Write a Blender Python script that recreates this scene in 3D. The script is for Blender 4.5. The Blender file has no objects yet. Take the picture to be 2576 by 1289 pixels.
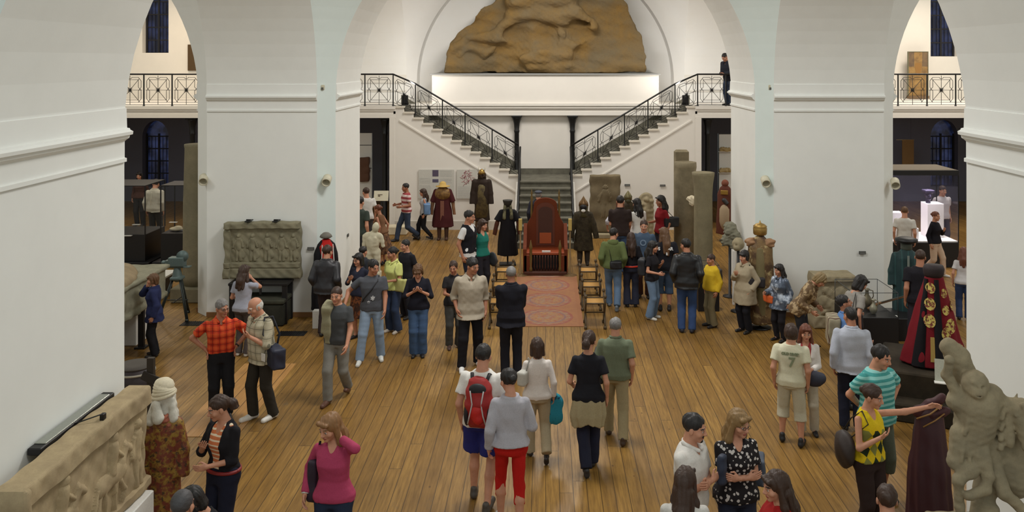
import bpy, math, random
import numpy as np
from mathutils import Vector, Matrix
sc = bpy.context.scene
COL = sc.collection
rnd = random.Random(7)
PI = math.pi
# ---------------------------------------------------------------- camera, world, lamps, exposure
FPX = 2200.0; VX = 1372.0; VY = 152.0; EYE = 5.0       # focal length in px, vanishing point, eye height
cam = bpy.data.cameras.new('camera'); camo = bpy.data.objects.new('camera', cam); COL.objects.link(camo)
camo.location = (0, 0, EYE); camo.rotation_euler = (PI/2, 0, 0)
cam.sensor_width = 36; cam.lens = FPX/2576*36
cam.shift_x = -(VX-1288)/2576; cam.shift_y = -(644.5-VY)/2576
cam.clip_end = 200; sc.camera = camo
w = bpy.data.worlds.new('world'); sc.world = w; w.use_nodes = True
w.node_tree.nodes['Background'].inputs[0].default_value = (.82, .90, .875, 1)
w.node_tree.nodes['Background'].inputs[1].default_value = 0.56
def area(name, loc, size, power, col, rot=(0, 0, 0), spread=180):
    l = bpy.data.lights.new(name, 'AREA'); l.shape = 'DISK'; l.size = size; l.energy = power; l.color = col
    l.spread = math.radians(spread)
    o = bpy.data.objects.new(name, l); o.location = loc; o.rotation_euler = rot; COL.objects.link(o); return o
for (x, y, p, c) in ((0, 12.6, 360, (1, .97, .93)), (0, 23.0, 345, (1, .95, .89)), (-11, 12.6, 150, (1, .95, .88)), (11, 12.6, 190, (1, .97, .92)),
                     (-11, 23.4, 170, (1, .86, .66)), (11, 23.4, 260, (1, .90, .78)), (0, 3.4, 120, (1, .97, .92))):
    area('unseen_hall_lamp', (x, y, 8.2), 2.2, p, c)  # unseen area lamps added above the bays to light the hall
area('gallery_lamp', (-12.5, 28.6, 7.6), 1.0, 85, (1, .78, .55)); area('gallery_lamp', (13.0, 28.6, 7.6), 1.0, 110, (1, .86, .70))
area('relief_lamp', (0, 25.6, 8.4), 1.2, 16, (1, .92, .80), (math.radians(30), 0, 0))
for sx in (-1, 1):
    _f = area('floodlight_beam', (sx*4.0, 25.9, 4.3), .3, 24, (1, .94, .86)); _f.rotation_euler = (Vector((sx*1.5, 29, 7.2))-_f.location).to_track_quat('-Z', 'Y').to_euler()
for sx, p in ((-1, 8), (1, 14)):
    area('under_gallery_lamp', (sx*11.5, 28.2, 3.1), .8, p, (.75, .8, 1.0))
sc.view_settings.view_transform = 'Standard'; sc.view_settings.look = 'None'
sc.view_settings.gamma = 1; sc.view_settings.use_curve_mapping = False
sc.view_settings.exposure = 0.08
def at(px, py=None, z=0.0, D=None):
    if D is None: D = FPX*(EYE-z)/(py-VY)
    return Vector(((px-VX)*D/FPX, D, z if py is None or D is None else z))
def zat(py, D): return EYE-(py-VY)*D/FPX
def xat(px, D): return (px-VX)*D/FPX
# ---------------------------------------------------------------- materials
def lin(c):
    f = lambda v: v/12.92 if v <= .04045 else ((v+.055)/1.055)**2.4
    return tuple(f(v/255) for v in c)
class N:
    def __init__(s, name):
        s.m = bpy.data.materials.new(name); s.m.use_nodes = True; s.t = s.m.node_tree
        s.b = s.t.nodes['Principled BSDF']
    def n(s, typ, **kw):
        o = s.t.nodes.new(typ)
        for k, v in kw.items():
            if k.startswith('i_'):
                o.inputs[int(k[2:])].default_value = v
            else: setattr(o, k, v)
        return o
    def l(s, a, b): s.t.links.new(a, b)
    def math(s, op, a, b=None, c=None):
        o = s.n('ShaderNodeMath', operation=op)
        for i, v in enumerate((a, b, c)):
            if v is None: continue
            if isinstance(v, (int, float)): o.inputs[i].default_value = v
            else: s.l(v, o.inputs[i])
        return o.outputs[0]
    def mix(s, f, a, b):
        o = s.n('ShaderNodeMix', data_type='RGBA')
        for i, v in ((0, f), (6, a), (7, b)):
            if isinstance(v, (int, float)): o.inputs[i].default_value = v
            elif isinstance(v, tuple): o.inputs[i].default_value = (*v[:3], 1)
            else: s.l(v, o.inputs[i])
        return o.outputs[2]
    def obj(s):
        o = s.n('ShaderNodeTexCoord'); x = s.n('ShaderNodeSeparateXYZ'); s.l(o.outputs['Object'], x.inputs[0]); return o.outputs['Object'], x.outputs
    def noise(s, vec, scale, detail=4, rough=.6):
        o = s.n('ShaderNodeTexNoise'); o.inputs['Scale'].default_value = scale; o.inputs['Detail'].default_value = detail
        o.inputs['Roughness'].default_value = rough; s.l(vec, o.inputs['Vector']); return o.outputs['Fac']
    def bump(s, h, strength, dist=.01):
        o = s.n('ShaderNodeBump'); o.inputs['Strength'].default_value = strength; o.inputs['Distance'].default_value = dist
        s.l(h, o.inputs['Height']); s.l(o.outputs[0], s.b.inputs['Normal'])
    def ramp(s, f, lo, hi):
        return s.math('SMOOTHSTEP', f, lo, hi) if False else s.mr(f, lo, hi)
    def mr(s, f, lo, hi):
        o = s.n('ShaderNodeMapRange'); o.inputs[1].default_value = lo; o.inputs[2].default_value = hi; s.l(f, o.inputs[0]); return o.outputs[0]
_mc = {}
BOOST = 1.22
def cm(c, boost=None):
    k = BOOST if boost is None else boost
    return tuple(min(.9, v*k) for v in lin(c))
def mat(c, rough=.85, metal=0, pat=None, bump=.25, bs=60, boost=None, name='cloth', alpha=1):
    key = (tuple(c), rough, metal, str(pat), bump, bs, boost, name, alpha)
    if key in _mc: return _mc[key]
    q = N(name); vec, xyz = q.obj(); base = cm(c, boost)
    q.b.inputs['Roughness'].default_value = rough; q.b.inputs['Metallic'].default_value = metal
    q.b.inputs['Specular IOR Level'].default_value = .25 if rough > .7 else .5
    nz = q.noise(vec, bs, 3)
    col = q.mix(nz, tuple(v*.82 for v in base), tuple(min(.95, v*1.18) for v in base))
    if pat:
        k = pat[0]
        fr = lambda s, f, o=0: q.math('FRACT', q.math('ADD', q.math('MULTIPLY', s, f), 50+o))
        if k == 'noise':
            f = q.mr(q.noise(vec, pat[2], 5, .65), pat[3], pat[4]); col = q.mix(f, col, cm(pat[1], boost))
        elif k == 'noise2':
            f = q.mr(q.noise(vec, pat[2], 5, .65), .45, .6); col = q.mix(f, col, cm(pat[1], boost))
            vm = q.n('ShaderNodeVectorMath', operation='ADD'); vm.inputs[1].default_value = (7, 3, 5); q.l(vec, vm.inputs[0])
            f = q.mr(q.noise(vm.outputs[0], pat[2]*1.3, 5, .65), .54, .62); col = q.mix(f, col, cm(pat[3], boost))
        elif k == 'stripe':
            ax = xyz[pat[4] if len(pat) > 4 else 2]
            f = q.math('LESS_THAN', fr(ax, pat[2]), pat[3]); col = q.mix(f, col, cm(pat[1], boost))
        elif k == 'plaid':
            a = q.math('LESS_THAN', fr(xyz[0], pat[3]), .45); b = q.math('LESS_THAN', fr(xyz[2], pat[3]), .45)
            f = q.math('MULTIPLY', q.math('ADD', a, b), .5); col = q.mix(f, col, cm(pat[1], boost))
            a = q.math('LESS_THAN', fr(xyz[0], pat[3], .3), .08); b = q.math('LESS_THAN', fr(xyz[2], pat[3], .3), .08)
            col = q.mix(q.math('MULTIPLY', q.math('MAXIMUM', a, b), .8), col, cm(pat[2], boost))
        elif k == 'argyle':
            u = q.math('MULTIPLY', xyz[0], pat[3]); v = q.math('MULTIPLY', xyz[2], pat[3]*.62)
            a = q.math('FLOOR', q.math('ADD', q.math('ADD', u, v), 50)); b = q.math('FLOOR', q.math('ADD', q.math('SUBTRACT', u, v), 50))
            ev = q.math('MODULO', q.math('ADD', a, b), 2.0); same = q.math('LESS_THAN', ev, .5)
            al = q.math('MODULO', a, 2.0)
            zz = q.math('LESS_THAN', xyz[2], pat[4]); yy = q.math('LESS_THAN', xyz[1], 0)
            f = q.math('MULTIPLY', q.math('MULTIPLY', same, zz), yy)
            col = q.mix(f, col, q.mix(q.math('LESS_THAN', al, .5), cm(pat[1], boost), cm(pat[2], boost)))
        elif k == 'spots':
            o = q.n('ShaderNodeTexVoronoi'); o.inputs['Scale'].default_value = pat[2]; q.l(vec, o.inputs['Vector'])
            nn = q.math('ADD', o.outputs['Distance'], q.math('MULTIPLY', q.noise(vec, pat[2]*2.2, 2), .35))
            f = q.math('LESS_THAN', nn, pat[3]); col = q.mix(f, col, cm(pat[1], boost))
        elif k == 'rings':
            o = q.n('ShaderNodeTexVoronoi'); o.inputs['Scale'].default_value = pat[2]; o.inputs['Randomness'].default_value = .25; q.l(vec, o.inputs['Vector'])
            f = q.math('LESS_THAN', q.math('FRACT', q.math('MULTIPLY', o.outputs['Distance'], pat[3])), .5); col = q.mix(f, col, cm(pat[1], boost))
    q.l(col, q.b.inputs['Base Color'])
    if bump: q.bump(nz, bump, .004)
    if alpha < 1: q.b.inputs['Alpha'].default_value = alpha
    _mc[key] = q.m; return q.m
def stone(c, c2, scale=3, bump=.6, rough=.9, name='stone', boost=1.5, dist=.008):
    boost *= 1.28 if boost <= 1.25 and 'stair' not in name and 'dark_stone' not in name and 'podium' not in name and 'rock' not in name else 1.0
    key = ('stone', tuple(c), tuple(c2), scale, name)
    if key in _mc: return _mc[key]
    q = N(name); vec, xyz = q.obj(); q.b.inputs['Roughness'].default_value = rough
    q.b.inputs['Specular IOR Level'].default_value = .2
    a = q.noise(vec, scale, 8, .65); b = q.noise(vec, scale*14, 5, .7); d = q.noise(vec, scale*.5, 2)
    col = q.mix(q.mr(a, .35, .65), cm(c, boost), cm(c2, boost))
    col = q.mix(q.math('MULTIPLY', q.mr(b, .5, .75), .35), col, tuple(v*.5 for v in cm(c, boost)))
    col = q.mix(q.math('MULTIPLY', q.mr(d, .4, .7), .3), col, tuple(min(.9, v*1.35) for v in cm(c2, boost)))
    q.l(col, q.b.inputs['Base Color']); q.bump(q.math('ADD', a, q.math('MULTIPLY', b, .35)), bump, dist)
    _mc[key] = q.m; return q.m
def glass(alpha=.12, c=(200, 215, 220)):
    alpha *= .5; c = tuple(int(v*.6) for v in c)
    key = ('glass', alpha, c)
    if key in _mc: return _mc[key]
    q = N('glass'); q.b.inputs['Base Color'].default_value = (*lin(c), 1); q.b.inputs['Roughness'].default_value = .03
    q.b.inputs['Alpha'].default_value = alpha; q.b.inputs['Specular IOR Level'].default_value = .8
    _mc[key] = q.m; return q.m
# ---------------------------------------------------------------- mesh building
def newobj(name, V, F, ms, parent=None, mi=None, smooth=True, loc=None, rz=None):
    V = np.asarray(V, dtype=np.float32).reshape(-1, 3)
    me = bpy.data.meshes.new(name)
    if isinstance(F, np.ndarray) and F.ndim == 2:
        n = len(F); k = F.shape[1]
        me.vertices.add(len(V)); me.vertices.foreach_set('co', V.ravel())
        me.loops.add(n*k); me.loops.foreach_set('vertex_index', F.astype(np.int32).ravel())
        me.polygons.add(n); me.polygons.foreach_set('loop_start', np.arange(0, n*k, k, dtype=np.int32))
        me.update(calc_edges=True)
    else:
        me.from_pydata([tuple(map(float, v)) for v in V], [], F)
    if not isinstance(ms, (list, tuple)): ms = [ms]
    for m in ms: me.materials.append(m)
    if mi is not None: me.polygons.foreach_set('material_index', np.asarray(mi, dtype=np.int32))
    if smooth is True: me.polygons.foreach_set('use_smooth', np.ones(len(me.polygons), dtype=bool))
    elif smooth is not False and smooth is not None: me.polygons.foreach_set('use_smooth', np.asarray(smooth, dtype=bool))
    me.validate(); me.update()
    o = bpy.data.objects.new(name, me); COL.objects.link(o)
    if parent is not None: o.parent = parent
    if loc is not None: o.location = loc
    if rz is not None: o.rotation_euler = (0, 0, rz)
    return o
def tag(o, label=None, cat=None, group=None, kind=None):
    if label: o['label'] = label
    if cat: o['category'] = cat
    if group: o['group'] = group
    if kind: o['kind'] = kind
    return o
def thing(name, label, cat, loc=(0, 0, 0), rz=0, group=None):
    o = bpy.data.objects.new(name, None); o.empty_display_size = .1; COL.objects.link(o); o.location = loc; o.rotation_euler = (0, 0, rz)
    return tag(o, label, cat, group)
def Rz(a): return np.array([[math.cos(a), -math.sin(a), 0], [math.sin(a), math.cos(a), 0], [0, 0, 1]])
def Rx(a): return np.array([[1, 0, 0], [0, math.cos(a), -math.sin(a)], [0, math.sin(a), math.cos(a)]])
def Ry(a): return np.array([[math.cos(a), 0, math.sin(a)], [0, 1, 0], [-math.sin(a), 0, math.cos(a)]])
class MB:
    def __init__(s): s.V = []; s.F = []; s.sm = []
    def add(s, V, F, smooth=False):
        o = len(s.V); s.V += [tuple(v) for v in V]; s.F += [[i+o for i in f] for f in F]; s.sm += [smooth]*len(F); return s
    def box(s, x0, y0, z0, x1, y1, z1, b=0, R=None, c=None):
        if b:
            b = min(b, (x1-x0)/2.01, (y1-y0)/2.01, (z1-z0)/2.01)
            V = []; F = []
            def ring(z, i):
                return [(x0+i+0, y0+i, z)]
            P = lambda z, i: [(x0+i+b*.0, y0+i, z)]
            rings = []
            for z, i in ((z0, b), (z0+b, 0), (z1-b, 0), (z1, b)):
                xa, xb, ya, yb = x0+i, x1-i, y0+i, y1-i; q = b*.6
                rings.append([(xa+q, ya, z), (xb-q, ya, z), (xb, ya+q, z), (xb, yb-q, z), (xb-q, yb, z), (xa+q, yb, z), (xa, yb-q, z), (xa, ya+q, z)])
            for r in rings: V += r
            for k in range(3):
                for j in range(8): F.append([k*8+j, k*8+(j+1) % 8, k*8+8+(j+1) % 8, k*8+8+j])
            F.append(list(range(7, -1, -1))); F.append(list(range(24, 32)))
        else:
            V = [(x, y, z) for z in (z0, z1) for (x, y) in ((x0, y0), (x1, y0), (x1, y1), (x0, y1))]
            F = [[3, 2, 1, 0], [4, 5, 6, 7], [0, 1, 5, 4], [1, 2, 6, 5], [2, 3, 7, 6], [3, 0, 4, 7]]
        if R is not None:
            cc = np.array(c if c is not None else ((x0+x1)/2, (y0+y1)/2, (z0+z1)/2)); V = [(R@(np.array(v)-cc)+cc) for v in V]
        return s.add(V, F)
    def tube(s, path, r, seg=8, smooth=True, cap=True, sq=None):
        P = [np.array(p, float) for p in path]; n = len(P); rr = r if isinstance(r, (list, tuple)) else [r]*n
        V = []; F = []; up = np.array((0, 0, 1.0)); prev = None
        for i in range(n):
            t = P[min(i+1, n-1)]-P[max(i-1, 0)]; t = t/(np.linalg.norm(t)+1e-9)
            if prev is None:
                a = np.cross(t, up) if abs(t[2]) < .95 else np.cross(t, (1.0, 0, 0))
            else: a = prev-t*np.dot(prev, t)
            a = a/(np.linalg.norm(a)+1e-9); prev = a; b = np.cross(t, a)
            for j in range(seg):
                th = 2*PI*(j+.5)/seg; V.append(P[i]+rr[i]*(a*math.cos(th)+b*math.sin(th)*(sq or 1)))
        for i in range(n-1):
            for j in range(seg): F.append([i*seg+j, i*seg+(j+1) % seg, (i+1)*seg+(j+1) % seg, (i+1)*seg+j])
        if cap: F.append(list(range(seg-1, -1, -1))); F.append([(n-1)*seg+j for j in range(seg)])
        return s.add(V, F, smooth)
    def rod(s, a, b, r, seg=5): return s.tube([a, b], r, seg, smooth=True)
    def lathe(s, prof, c=(0, 0, 0), seg=24, sy=1, smooth=True, fold=0, nf=9, ph=0):
        V = []; F = []; n = len(prof)
        for i, p in enumerate(prof):
            r, z = p[:2]; fo = (p[2] if len(p) > 2 else fold)
            for j in range(seg):
                th = 2*PI*j/seg; k = 1+fo*math.sin(nf*th+ph+.6*math.sin(3*th)+z*1.2)
                V.append((c[0]+r*k*math.cos(th), c[1]+r*k*sy*math.sin(th), c[2]+z))
        for i in range(n-1):
            for j in range(seg): F.append([i*seg+j, i*seg+(j+1) % seg, (i+1)*seg+(j+1) % seg, (i+1)*seg+j])
        F.append(list(range(seg-1, -1, -1))); F.append([(n-1)*seg+j for j in range(seg)])
        return s.add(V, F, smooth)
    def loft(s, rings, smooth=True):       # rings: lists of equal numbers of points, bottom to top
        n = len(rings[0]); V = []; F = []
        for r in rings: V += list(r)
        for i in range(len(rings)-1):
            for j in range(n): F.append([i*n+j, i*n+(j+1) % n, (i+1)*n+(j+1) % n, (i+1)*n+j])
        F.append(list(range(n-1, -1, -1))); F.append([(len(rings)-1)*n+j for j in range(n)])
        return s.add(V, F, smooth)
    def prism(s, pts, a, b, axis='y'):     # polygon in two axes extruded along the third
        mk = {'y': lambda p, t: (p[0], t, p[1]), 'x': lambda p, t: (t, p[0], p[1]), 'z': lambda p, t: (p[0], p[1], t)}[axis]
        n = len(pts); V = [mk(p, a) for p in pts]+[mk(p, b) for p in pts]
        F = [list(range(n)), list(range(2*n-1, n-1, -1))]+[[j, j+n, (j+1) % n+n, (j+1) % n] for j in range(n)]
        return s.add(V, F)
    def build(s, name, m, parent=None, loc=None, rz=None):
        o = newobj(name, s.V, s.F, m, parent, smooth=s.sm, loc=loc, rz=rz)
        me = o.data
        import bmesh as _b
        bm = _b.new(); bm.from_mesh(me); _b.ops.recalc_face_normals(bm, faces=bm.faces); bm.to_mesh(me); bm.free()
        return o
# ---------------------------------------------------------------- signed distance shapes -> one smooth surface
def surfnet(F, xs, ys, zs):
    nx, ny, nz = F.shape; S = F < 0
    cx, cy, cz = nx-1, ny-1, nz-1
    ids = []; pos = []; quads = []
    for ax in range(3):
        a = [slice(None)]*3; b = [slice(None)]*3; a[ax] = slice(0, -1); b[ax] = slice(1, None)
        A = S[tuple(a)]; B = S[tuple(b)]
        I = np.argwhere(A != B)
        if not len(I): continue
        o1, o2 = [(1, 2), (2, 0), (0, 1)][ax]
        ok = (I[:, o1] > 0) & (I[:, o2] > 0) & (I[:, o1] < F.shape[o1]-1) & (I[:, o2] < F.shape[o2]-1); I = I[ok]
        J = I.copy(); J[:, ax] += 1
        f0 = F[tuple(I.T)]; f1 = F[tuple(J.T)]; t = f0/(f0-f1)
        P0 = np.stack([xs[I[:, 0]], ys[I[:, 1]], zs[I[:, 2]]], 1); P1 = np.stack([xs[J[:, 0]], ys[J[:, 1]], zs[J[:, 2]]], 1)
        P = P0+(P1-P0)*t[:, None]
        cs = []
        for d1, d2 in ((-1, -1), (0, -1), (0, 0), (-1, 0)):
            K = I.copy(); K[:, o1] += d1; K[:, o2] += d2
            c = (K[:, 0]*cy+K[:, 1])*cz+K[:, 2]; cs.append(c); ids.append(c); pos.append(P)
        q = np.stack(cs, 1); ins = S[tuple(I.T)]
        q[~ins] = q[~ins][:, ::-1]; quads.append(q)
    ids = np.concatenate(ids); pos = np.concatenate(pos); quads = np.concatenate(quads)
    u, inv = np.unique(ids, return_inverse=True)
    cnt = np.bincount(inv).astype(float)
    V = np.stack([np.bincount(inv, weights=pos[:, i])/cnt for i in range(3)], 1)
    return V, np.searchsorted(u, quads)
class S:
    def __init__(s): s.p = []
    def _a(s, fn, lo, hi, k, op): s.p.append((fn, np.array(lo, float), np.array(hi, float), k, op)); return s
    def cap(s, a, b, ra, rb=None, k=.02, op='u', flat=False, sq=None):
        a = np.array(a, float); b = np.array(b, float); rb = ra if rb is None else rb
        ab = b-a; L2 = float(ab@ab)+1e-12; L = math.sqrt(L2)
        def fn(X, Y, Z):
            px, py, pz = X-a[0], Y-a[1], Z-a[2]
            t0 = (px*ab[0]+py*ab[1]+pz*ab[2])/L2; t = np.clip(t0, 0, 1)
            qx, qy, qz = px-t*ab[0], py-t*ab[1], pz-t*ab[2]
            d = np.sqrt(qx*qx+qy*qy+qz*qz)-(ra+(rb-ra)*t)
            if flat:
                tt = np.clip(t0, 0, 9); rr = ra+(rb-ra)*tt
                qx, qy, qz = px-tt*ab[0], py-tt*ab[1], pz-tt*ab[2]
                d = np.maximum(np.sqrt(qx*qx+qy*qy+qz*qz)-rr, (t0-1)*L)
            return d
        m = max(ra, rb)+k+.02
        return s._a(fn, np.minimum(a, b)-m, np.maximum(a, b)+m, k, op)
    def el(s, c, r, k=.02, op='u', R=None):
        c = np.array(c, float); r = np.array(r, float)
        def fn(X, Y, Z):
            x, y, z = X-c[0], Y-c[1], Z-c[2]
            if R is not None: x, y, z = [R[0][i]*x+R[1][i]*y+R[2][i]*z for i in range(3)]
            k0 = np.sqrt((x/r[0])**2+(y/r[1])**2+(z/r[2])**2)+1e-9; k1 = np.sqrt((x/r[0]**2)**2+(y/r[1]**2)**2+(z/r[2]**2)**2)+1e-9
            return k0*(k0-1)/k1
        m = (max(r) if R is not None else r)+k+.02
        return s._a(fn, c-m, c+m, k, op)
    def bx(s, c, h, rd=.01, k=.005, op='u', R=None):
        c = np.array(c, float); h = np.array(h, float)
        def fn(X, Y, Z):
            x, y, z = X-c[0], Y-c[1], Z-c[2]
            if R is not None: x, y, z = [R[0][i]*x+R[1][i]*y+R[2][i]*z for i in range(3)]
            x, y, z = np.abs(x)-h[0]+rd, np.abs(y)-h[1]+rd, np.abs(z)-h[2]+rd
            return np.sqrt(np.maximum(x, 0)**2+np.maximum(y, 0)**2+np.maximum(z, 0)**2)+np.minimum(np.maximum(x, np.maximum(y, z)), 0)-rd
        m = (np.linalg.norm(h) if R is not None else h)+k+.02
        return s._a(fn, c-m, c+m, k, op)
    def rings(s, rg, R=None, o=(0, 0, 0), t=0, k=.02, pw=2.3, lo=None, hi=None, fold=0, nf=8, ph=0, op='u'):
        rg = np.array(rg, float); o = np.array(o, float); R = np.eye(3) if R is None else R
        z0, z1 = (rg[0, 0] if lo is None else lo), (rg[-1, 0] if hi is None else hi)
        W = rg[:, 1]; Dp = rg[:, 2]; CY = rg[:, 3]; ZZ = rg[:, 0]; FO = rg[:, 4] if rg.shape[1] > 4 else np.zeros(len(rg))+fold
        CX = rg[:, 5] if rg.shape[1] > 5 else np.zeros(len(rg))
        def fn(X, Y, Z):
            x, y, z = X-o[0], Y-o[1], Z-o[2]
            x, y, z = [R[0][i]*x+R[1][i]*y+R[2][i]*z for i in range(3)]
            z = z+o[2]; z = z+0*x+0*y
            wz = np.interp(z, ZZ, W)+t; dz = np.interp(z, ZZ, Dp)+t; y = y-np.interp(z, ZZ, CY); x = x-np.interp(z, ZZ, CX)
            if FO.any():
                th = np.arctan2(y/dz, x/wz); fo = np.interp(z, ZZ, FO); kk = 1+fo*np.sin(nf*th+ph+.7*np.sin(2*th+ph)+z*2); wz = wz*kk; dz = dz*kk
            e = (np.abs(x/wz)**pw+np.abs(y/dz)**pw)**(1/pw)
            return np.maximum((e-1)*np.minimum(wz, dz)*.95, np.maximum(z0-z, z-z1))
        mw = W.max()*1.15+t+abs(CX).max(); md = Dp.max()*1.15+t+np.abs(CY).max()
        C = np.array([R@np.array((x, y, z-o[2]))+o for x in (-mw, mw) for y in (-md, md) for z in (z0, z1)])
        return s._a(fn, C.min(0)-.03-k, C.max(0)+.03+k, k, op)
    def noise(s, amp, freq, seed=0, st=(1, 1, 1)):
        r = np.random.RandomState(seed); K = r.normal(size=(6, 3))*freq*np.array(st); P = r.uniform(0, 6.3, 6)
        s.nz = getattr(s, 'nz', [])+[(amp, K, P)]; return s
    def cut(s, fn): s.cuts = getattr(s, 'cuts', [])+[fn]; return s
    def mesh(s, vox):
        us = [p for p in s.p if p[4] == 'u']
        lo = np.min([p[1] for p in us], 0)-2*vox; hi = np.max([p[2] for p in us], 0)+2*vox
        ax = [np.arange(lo[i], hi[i]+vox, vox) for i in range(3)]
        F = np.full([len(a) for a in ax], 1.0, dtype=np.float32)
        for fn, l, h, k, op in s.p:
            i0 = [max(0, int((l[i]-lo[i])/vox)) for i in range(3)]; i1 = [min(len(ax[i]), int((h[i]-lo[i])/vox)+2) for i in range(3)]
            if any(i1[i] <= i0[i] for i in range(3)): continue
            X = ax[0][i0[0]:i1[0], None, None]; Y = ax[1][None, i0[1]:i1[1], None]; Z = ax[2][None, None, i0[2]:i1[2]]
            d = fn(X, Y, Z).astype(np.float32); sl = tuple(slice(i0[i], i1[i]) for i in range(3)); f = F[sl]
            k = max(k, 1e-4)
            if op == 'u': hh = np.maximum(k-np.abs(f-d), 0)/k; F[sl] = np.minimum(f, d)-hh*hh*k*.25
            else: hh = np.maximum(k-np.abs(f+d), 0)/k; F[sl] = np.maximum(f, -d)+hh*hh*k*.25
        X = ax[0][:, None, None]; Y = ax[1][None, :, None]; Z = ax[2][None, None, :]
        for amp, K, P in getattr(s, 'nz', []):
            for i in range(len(K)): F += (amp/2.4)*np.sin(K[i, 0]*X+K[i, 1]*Y+K[i, 2]*Z+P[i]).astype(np.float32)
        for c in getattr(s, 'cuts', []): F = np.maximum(F, c(X, Y, Z).astype(np.float32)+0*F)
        F[0] = F[-1] = 1; F[:, 0] = F[:, -1] = 1; F[:, :, 0] = F[:, :, -1] = 1
        V, Q = surfnet(F, *ax)
        return V, Q
    def obj(s, name, vox, m, parent=None, T=None, mi=None, loc=None, rz=None, sc_=1.0):
        V, Q = s.mesh(vox)
        if T is not None: V = V@T[0].T+T[1]
        return newobj(name, V*sc_, Q, m, parent, mi=mi, loc=loc, rz=rz)
# ================================================================ room
def wallmat(c, name='plaster', bs=2.5):
    q = N(name); vec, xyz = q.obj(); q.b.inputs['Roughness'].default_value = .8; q.b.inputs['Specular IOR Level'].default_value = .2
    a = q.noise(vec, bs, 6); base = lin(c); q.l(q.mix(a, tuple(v*.95 for v in base), tuple(min(.9, v*1.04) for v in base)), q.b.inputs['Base Color'])
    q.bump(q.noise(vec, 9, 4), .12, .01); return q.m
WALL = wallmat((236, 237, 233)); WALLC = wallmat((224, 235, 232), 'plaster_cool_lit'); WALLW = wallmat((232, 227, 219), 'plaster_warm'); WALLA = wallmat((246, 243, 238), 'plaster_apse_lit'); WALLD = wallmat((104, 104, 114), 'plaster_shaded')
IRON = mat((9, 9, 10), .45, name='iron', bump=.05, boost=1)
def struct(o): o['kind'] = 'structure'; return o
# floor -------------------------------------------------------------
def plankmat(name, c1, c2, c3, wd=.16):
    q = N(name); vec, xyz = q.obj(); x, y, z = xyz
    u = q.math('DIVIDE', q.math('ADD', x, 40.0), wd); pid = q.math('FLOOR', u); fu = q.math('FRACT', u)
    wn = q.n('ShaderNodeTexWhiteNoise', noise_dimensions='1D'); q.l(pid, wn.inputs['W'])
    v = q.math('ADD', q.math('DIVIDE', y, 6.5), q.math('MULTIPLY', wn.outputs['Value'], 7.3)); vid = q.math('FLOOR', v); fv = q.math('FRACT', v)
    w2 = q.n('ShaderNodeTexWhiteNoise', noise_dimensions='2D'); cx = q.n('ShaderNodeCombineXYZ'); q.l(pid, cx.inputs[0]); q.l(vid, cx.inputs[1]); q.l(cx.outputs[0], w2.inputs['Vector'])
    mp = q.n('ShaderNodeMapping'); mp.inputs['Scale'].default_value = (14, .8, 1); q.l(vec, mp.inputs[0])
    ad = q.n('ShaderNodeVectorMath', operation='ADD'); q.l(mp.outputs[0], ad.inputs[0]); q.l(w2.outputs['Color'], ad.inputs[1])
    gr = q.noise(ad.outputs[0], 2.2, 6, .65); big = q.noise(vec, .55, 4)
    col = q.mix(w2.outputs['Value'], lin(c1), lin(c2)); col = q.mix(q.mr(gr, .35, .7), col, lin(c3))
    col = q.mix(q.math('MULTIPLY', q.mr(big, .45, .7), .5), col, tuple(t*.62 for t in lin(c3)))
    # worn bluish-dark scuffs and knots
    sc1 = q.n('ShaderNodeMapping'); sc1.inputs['Scale'].default_value = (3.2, 1.1, 1); q.l(vec, sc1.inputs[0])
    sf = q.math('MULTIPLY', q.mr(q.noise(sc1.outputs[0], 1.6, 7, .75), .60, .72), .55); col = q.mix(sf, col, lin((92, 84, 70)))
    vo = q.n('ShaderNodeTexVoronoi'); vm = q.n('ShaderNodeMapping'); vm.inputs['Scale'].default_value = (4, 2.2, 1); q.l(vec, vm.inputs[0]); q.l(vm.outputs[0], vo.inputs['Vector']); vo.inputs['Scale'].default_value = 1.0
    col = q.mix(q.math('MULTIPLY', q.math('LESS_THAN', vo.outputs['Distance'], .05), .65), col, lin((70, 44, 24)))
    gap = q.math('MAXIMUM', q.math('LESS_THAN', fu, .055), q.math('MULTIPLY', q.math('LESS_THAN', fv, .0025), .6))
    col = q.mix(q.math('MULTIPLY', gap, .8), col, lin((52, 36, 22)))
    q.l(col, q.b.inputs['Base Color']); q.l(q.mr(gr, -.6, 2.0), q.b.inputs['Roughness']); q.b.inputs['Specular IOR Level'].default_value = .3
    q.bump(q.math('SUBTRACT', q.math('MULTIPLY', gr, .15), gap), .4, .004); return q.m
FLOORM = plankmat('floor_planks', (166, 127, 64), (139, 103, 48), (111, 80, 36))
struct(MB().box(-18, 1, -.2, 18, 33, 0).build('floor', FLOORM))
struct(MB().box(-4.95, 11.6, .001, -4.1, 14.4, .006).build('floor_patch', plankmat('floor_patch_planks', (196, 150, 92), (186, 138, 80), (166, 120, 66), .2)))
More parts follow.
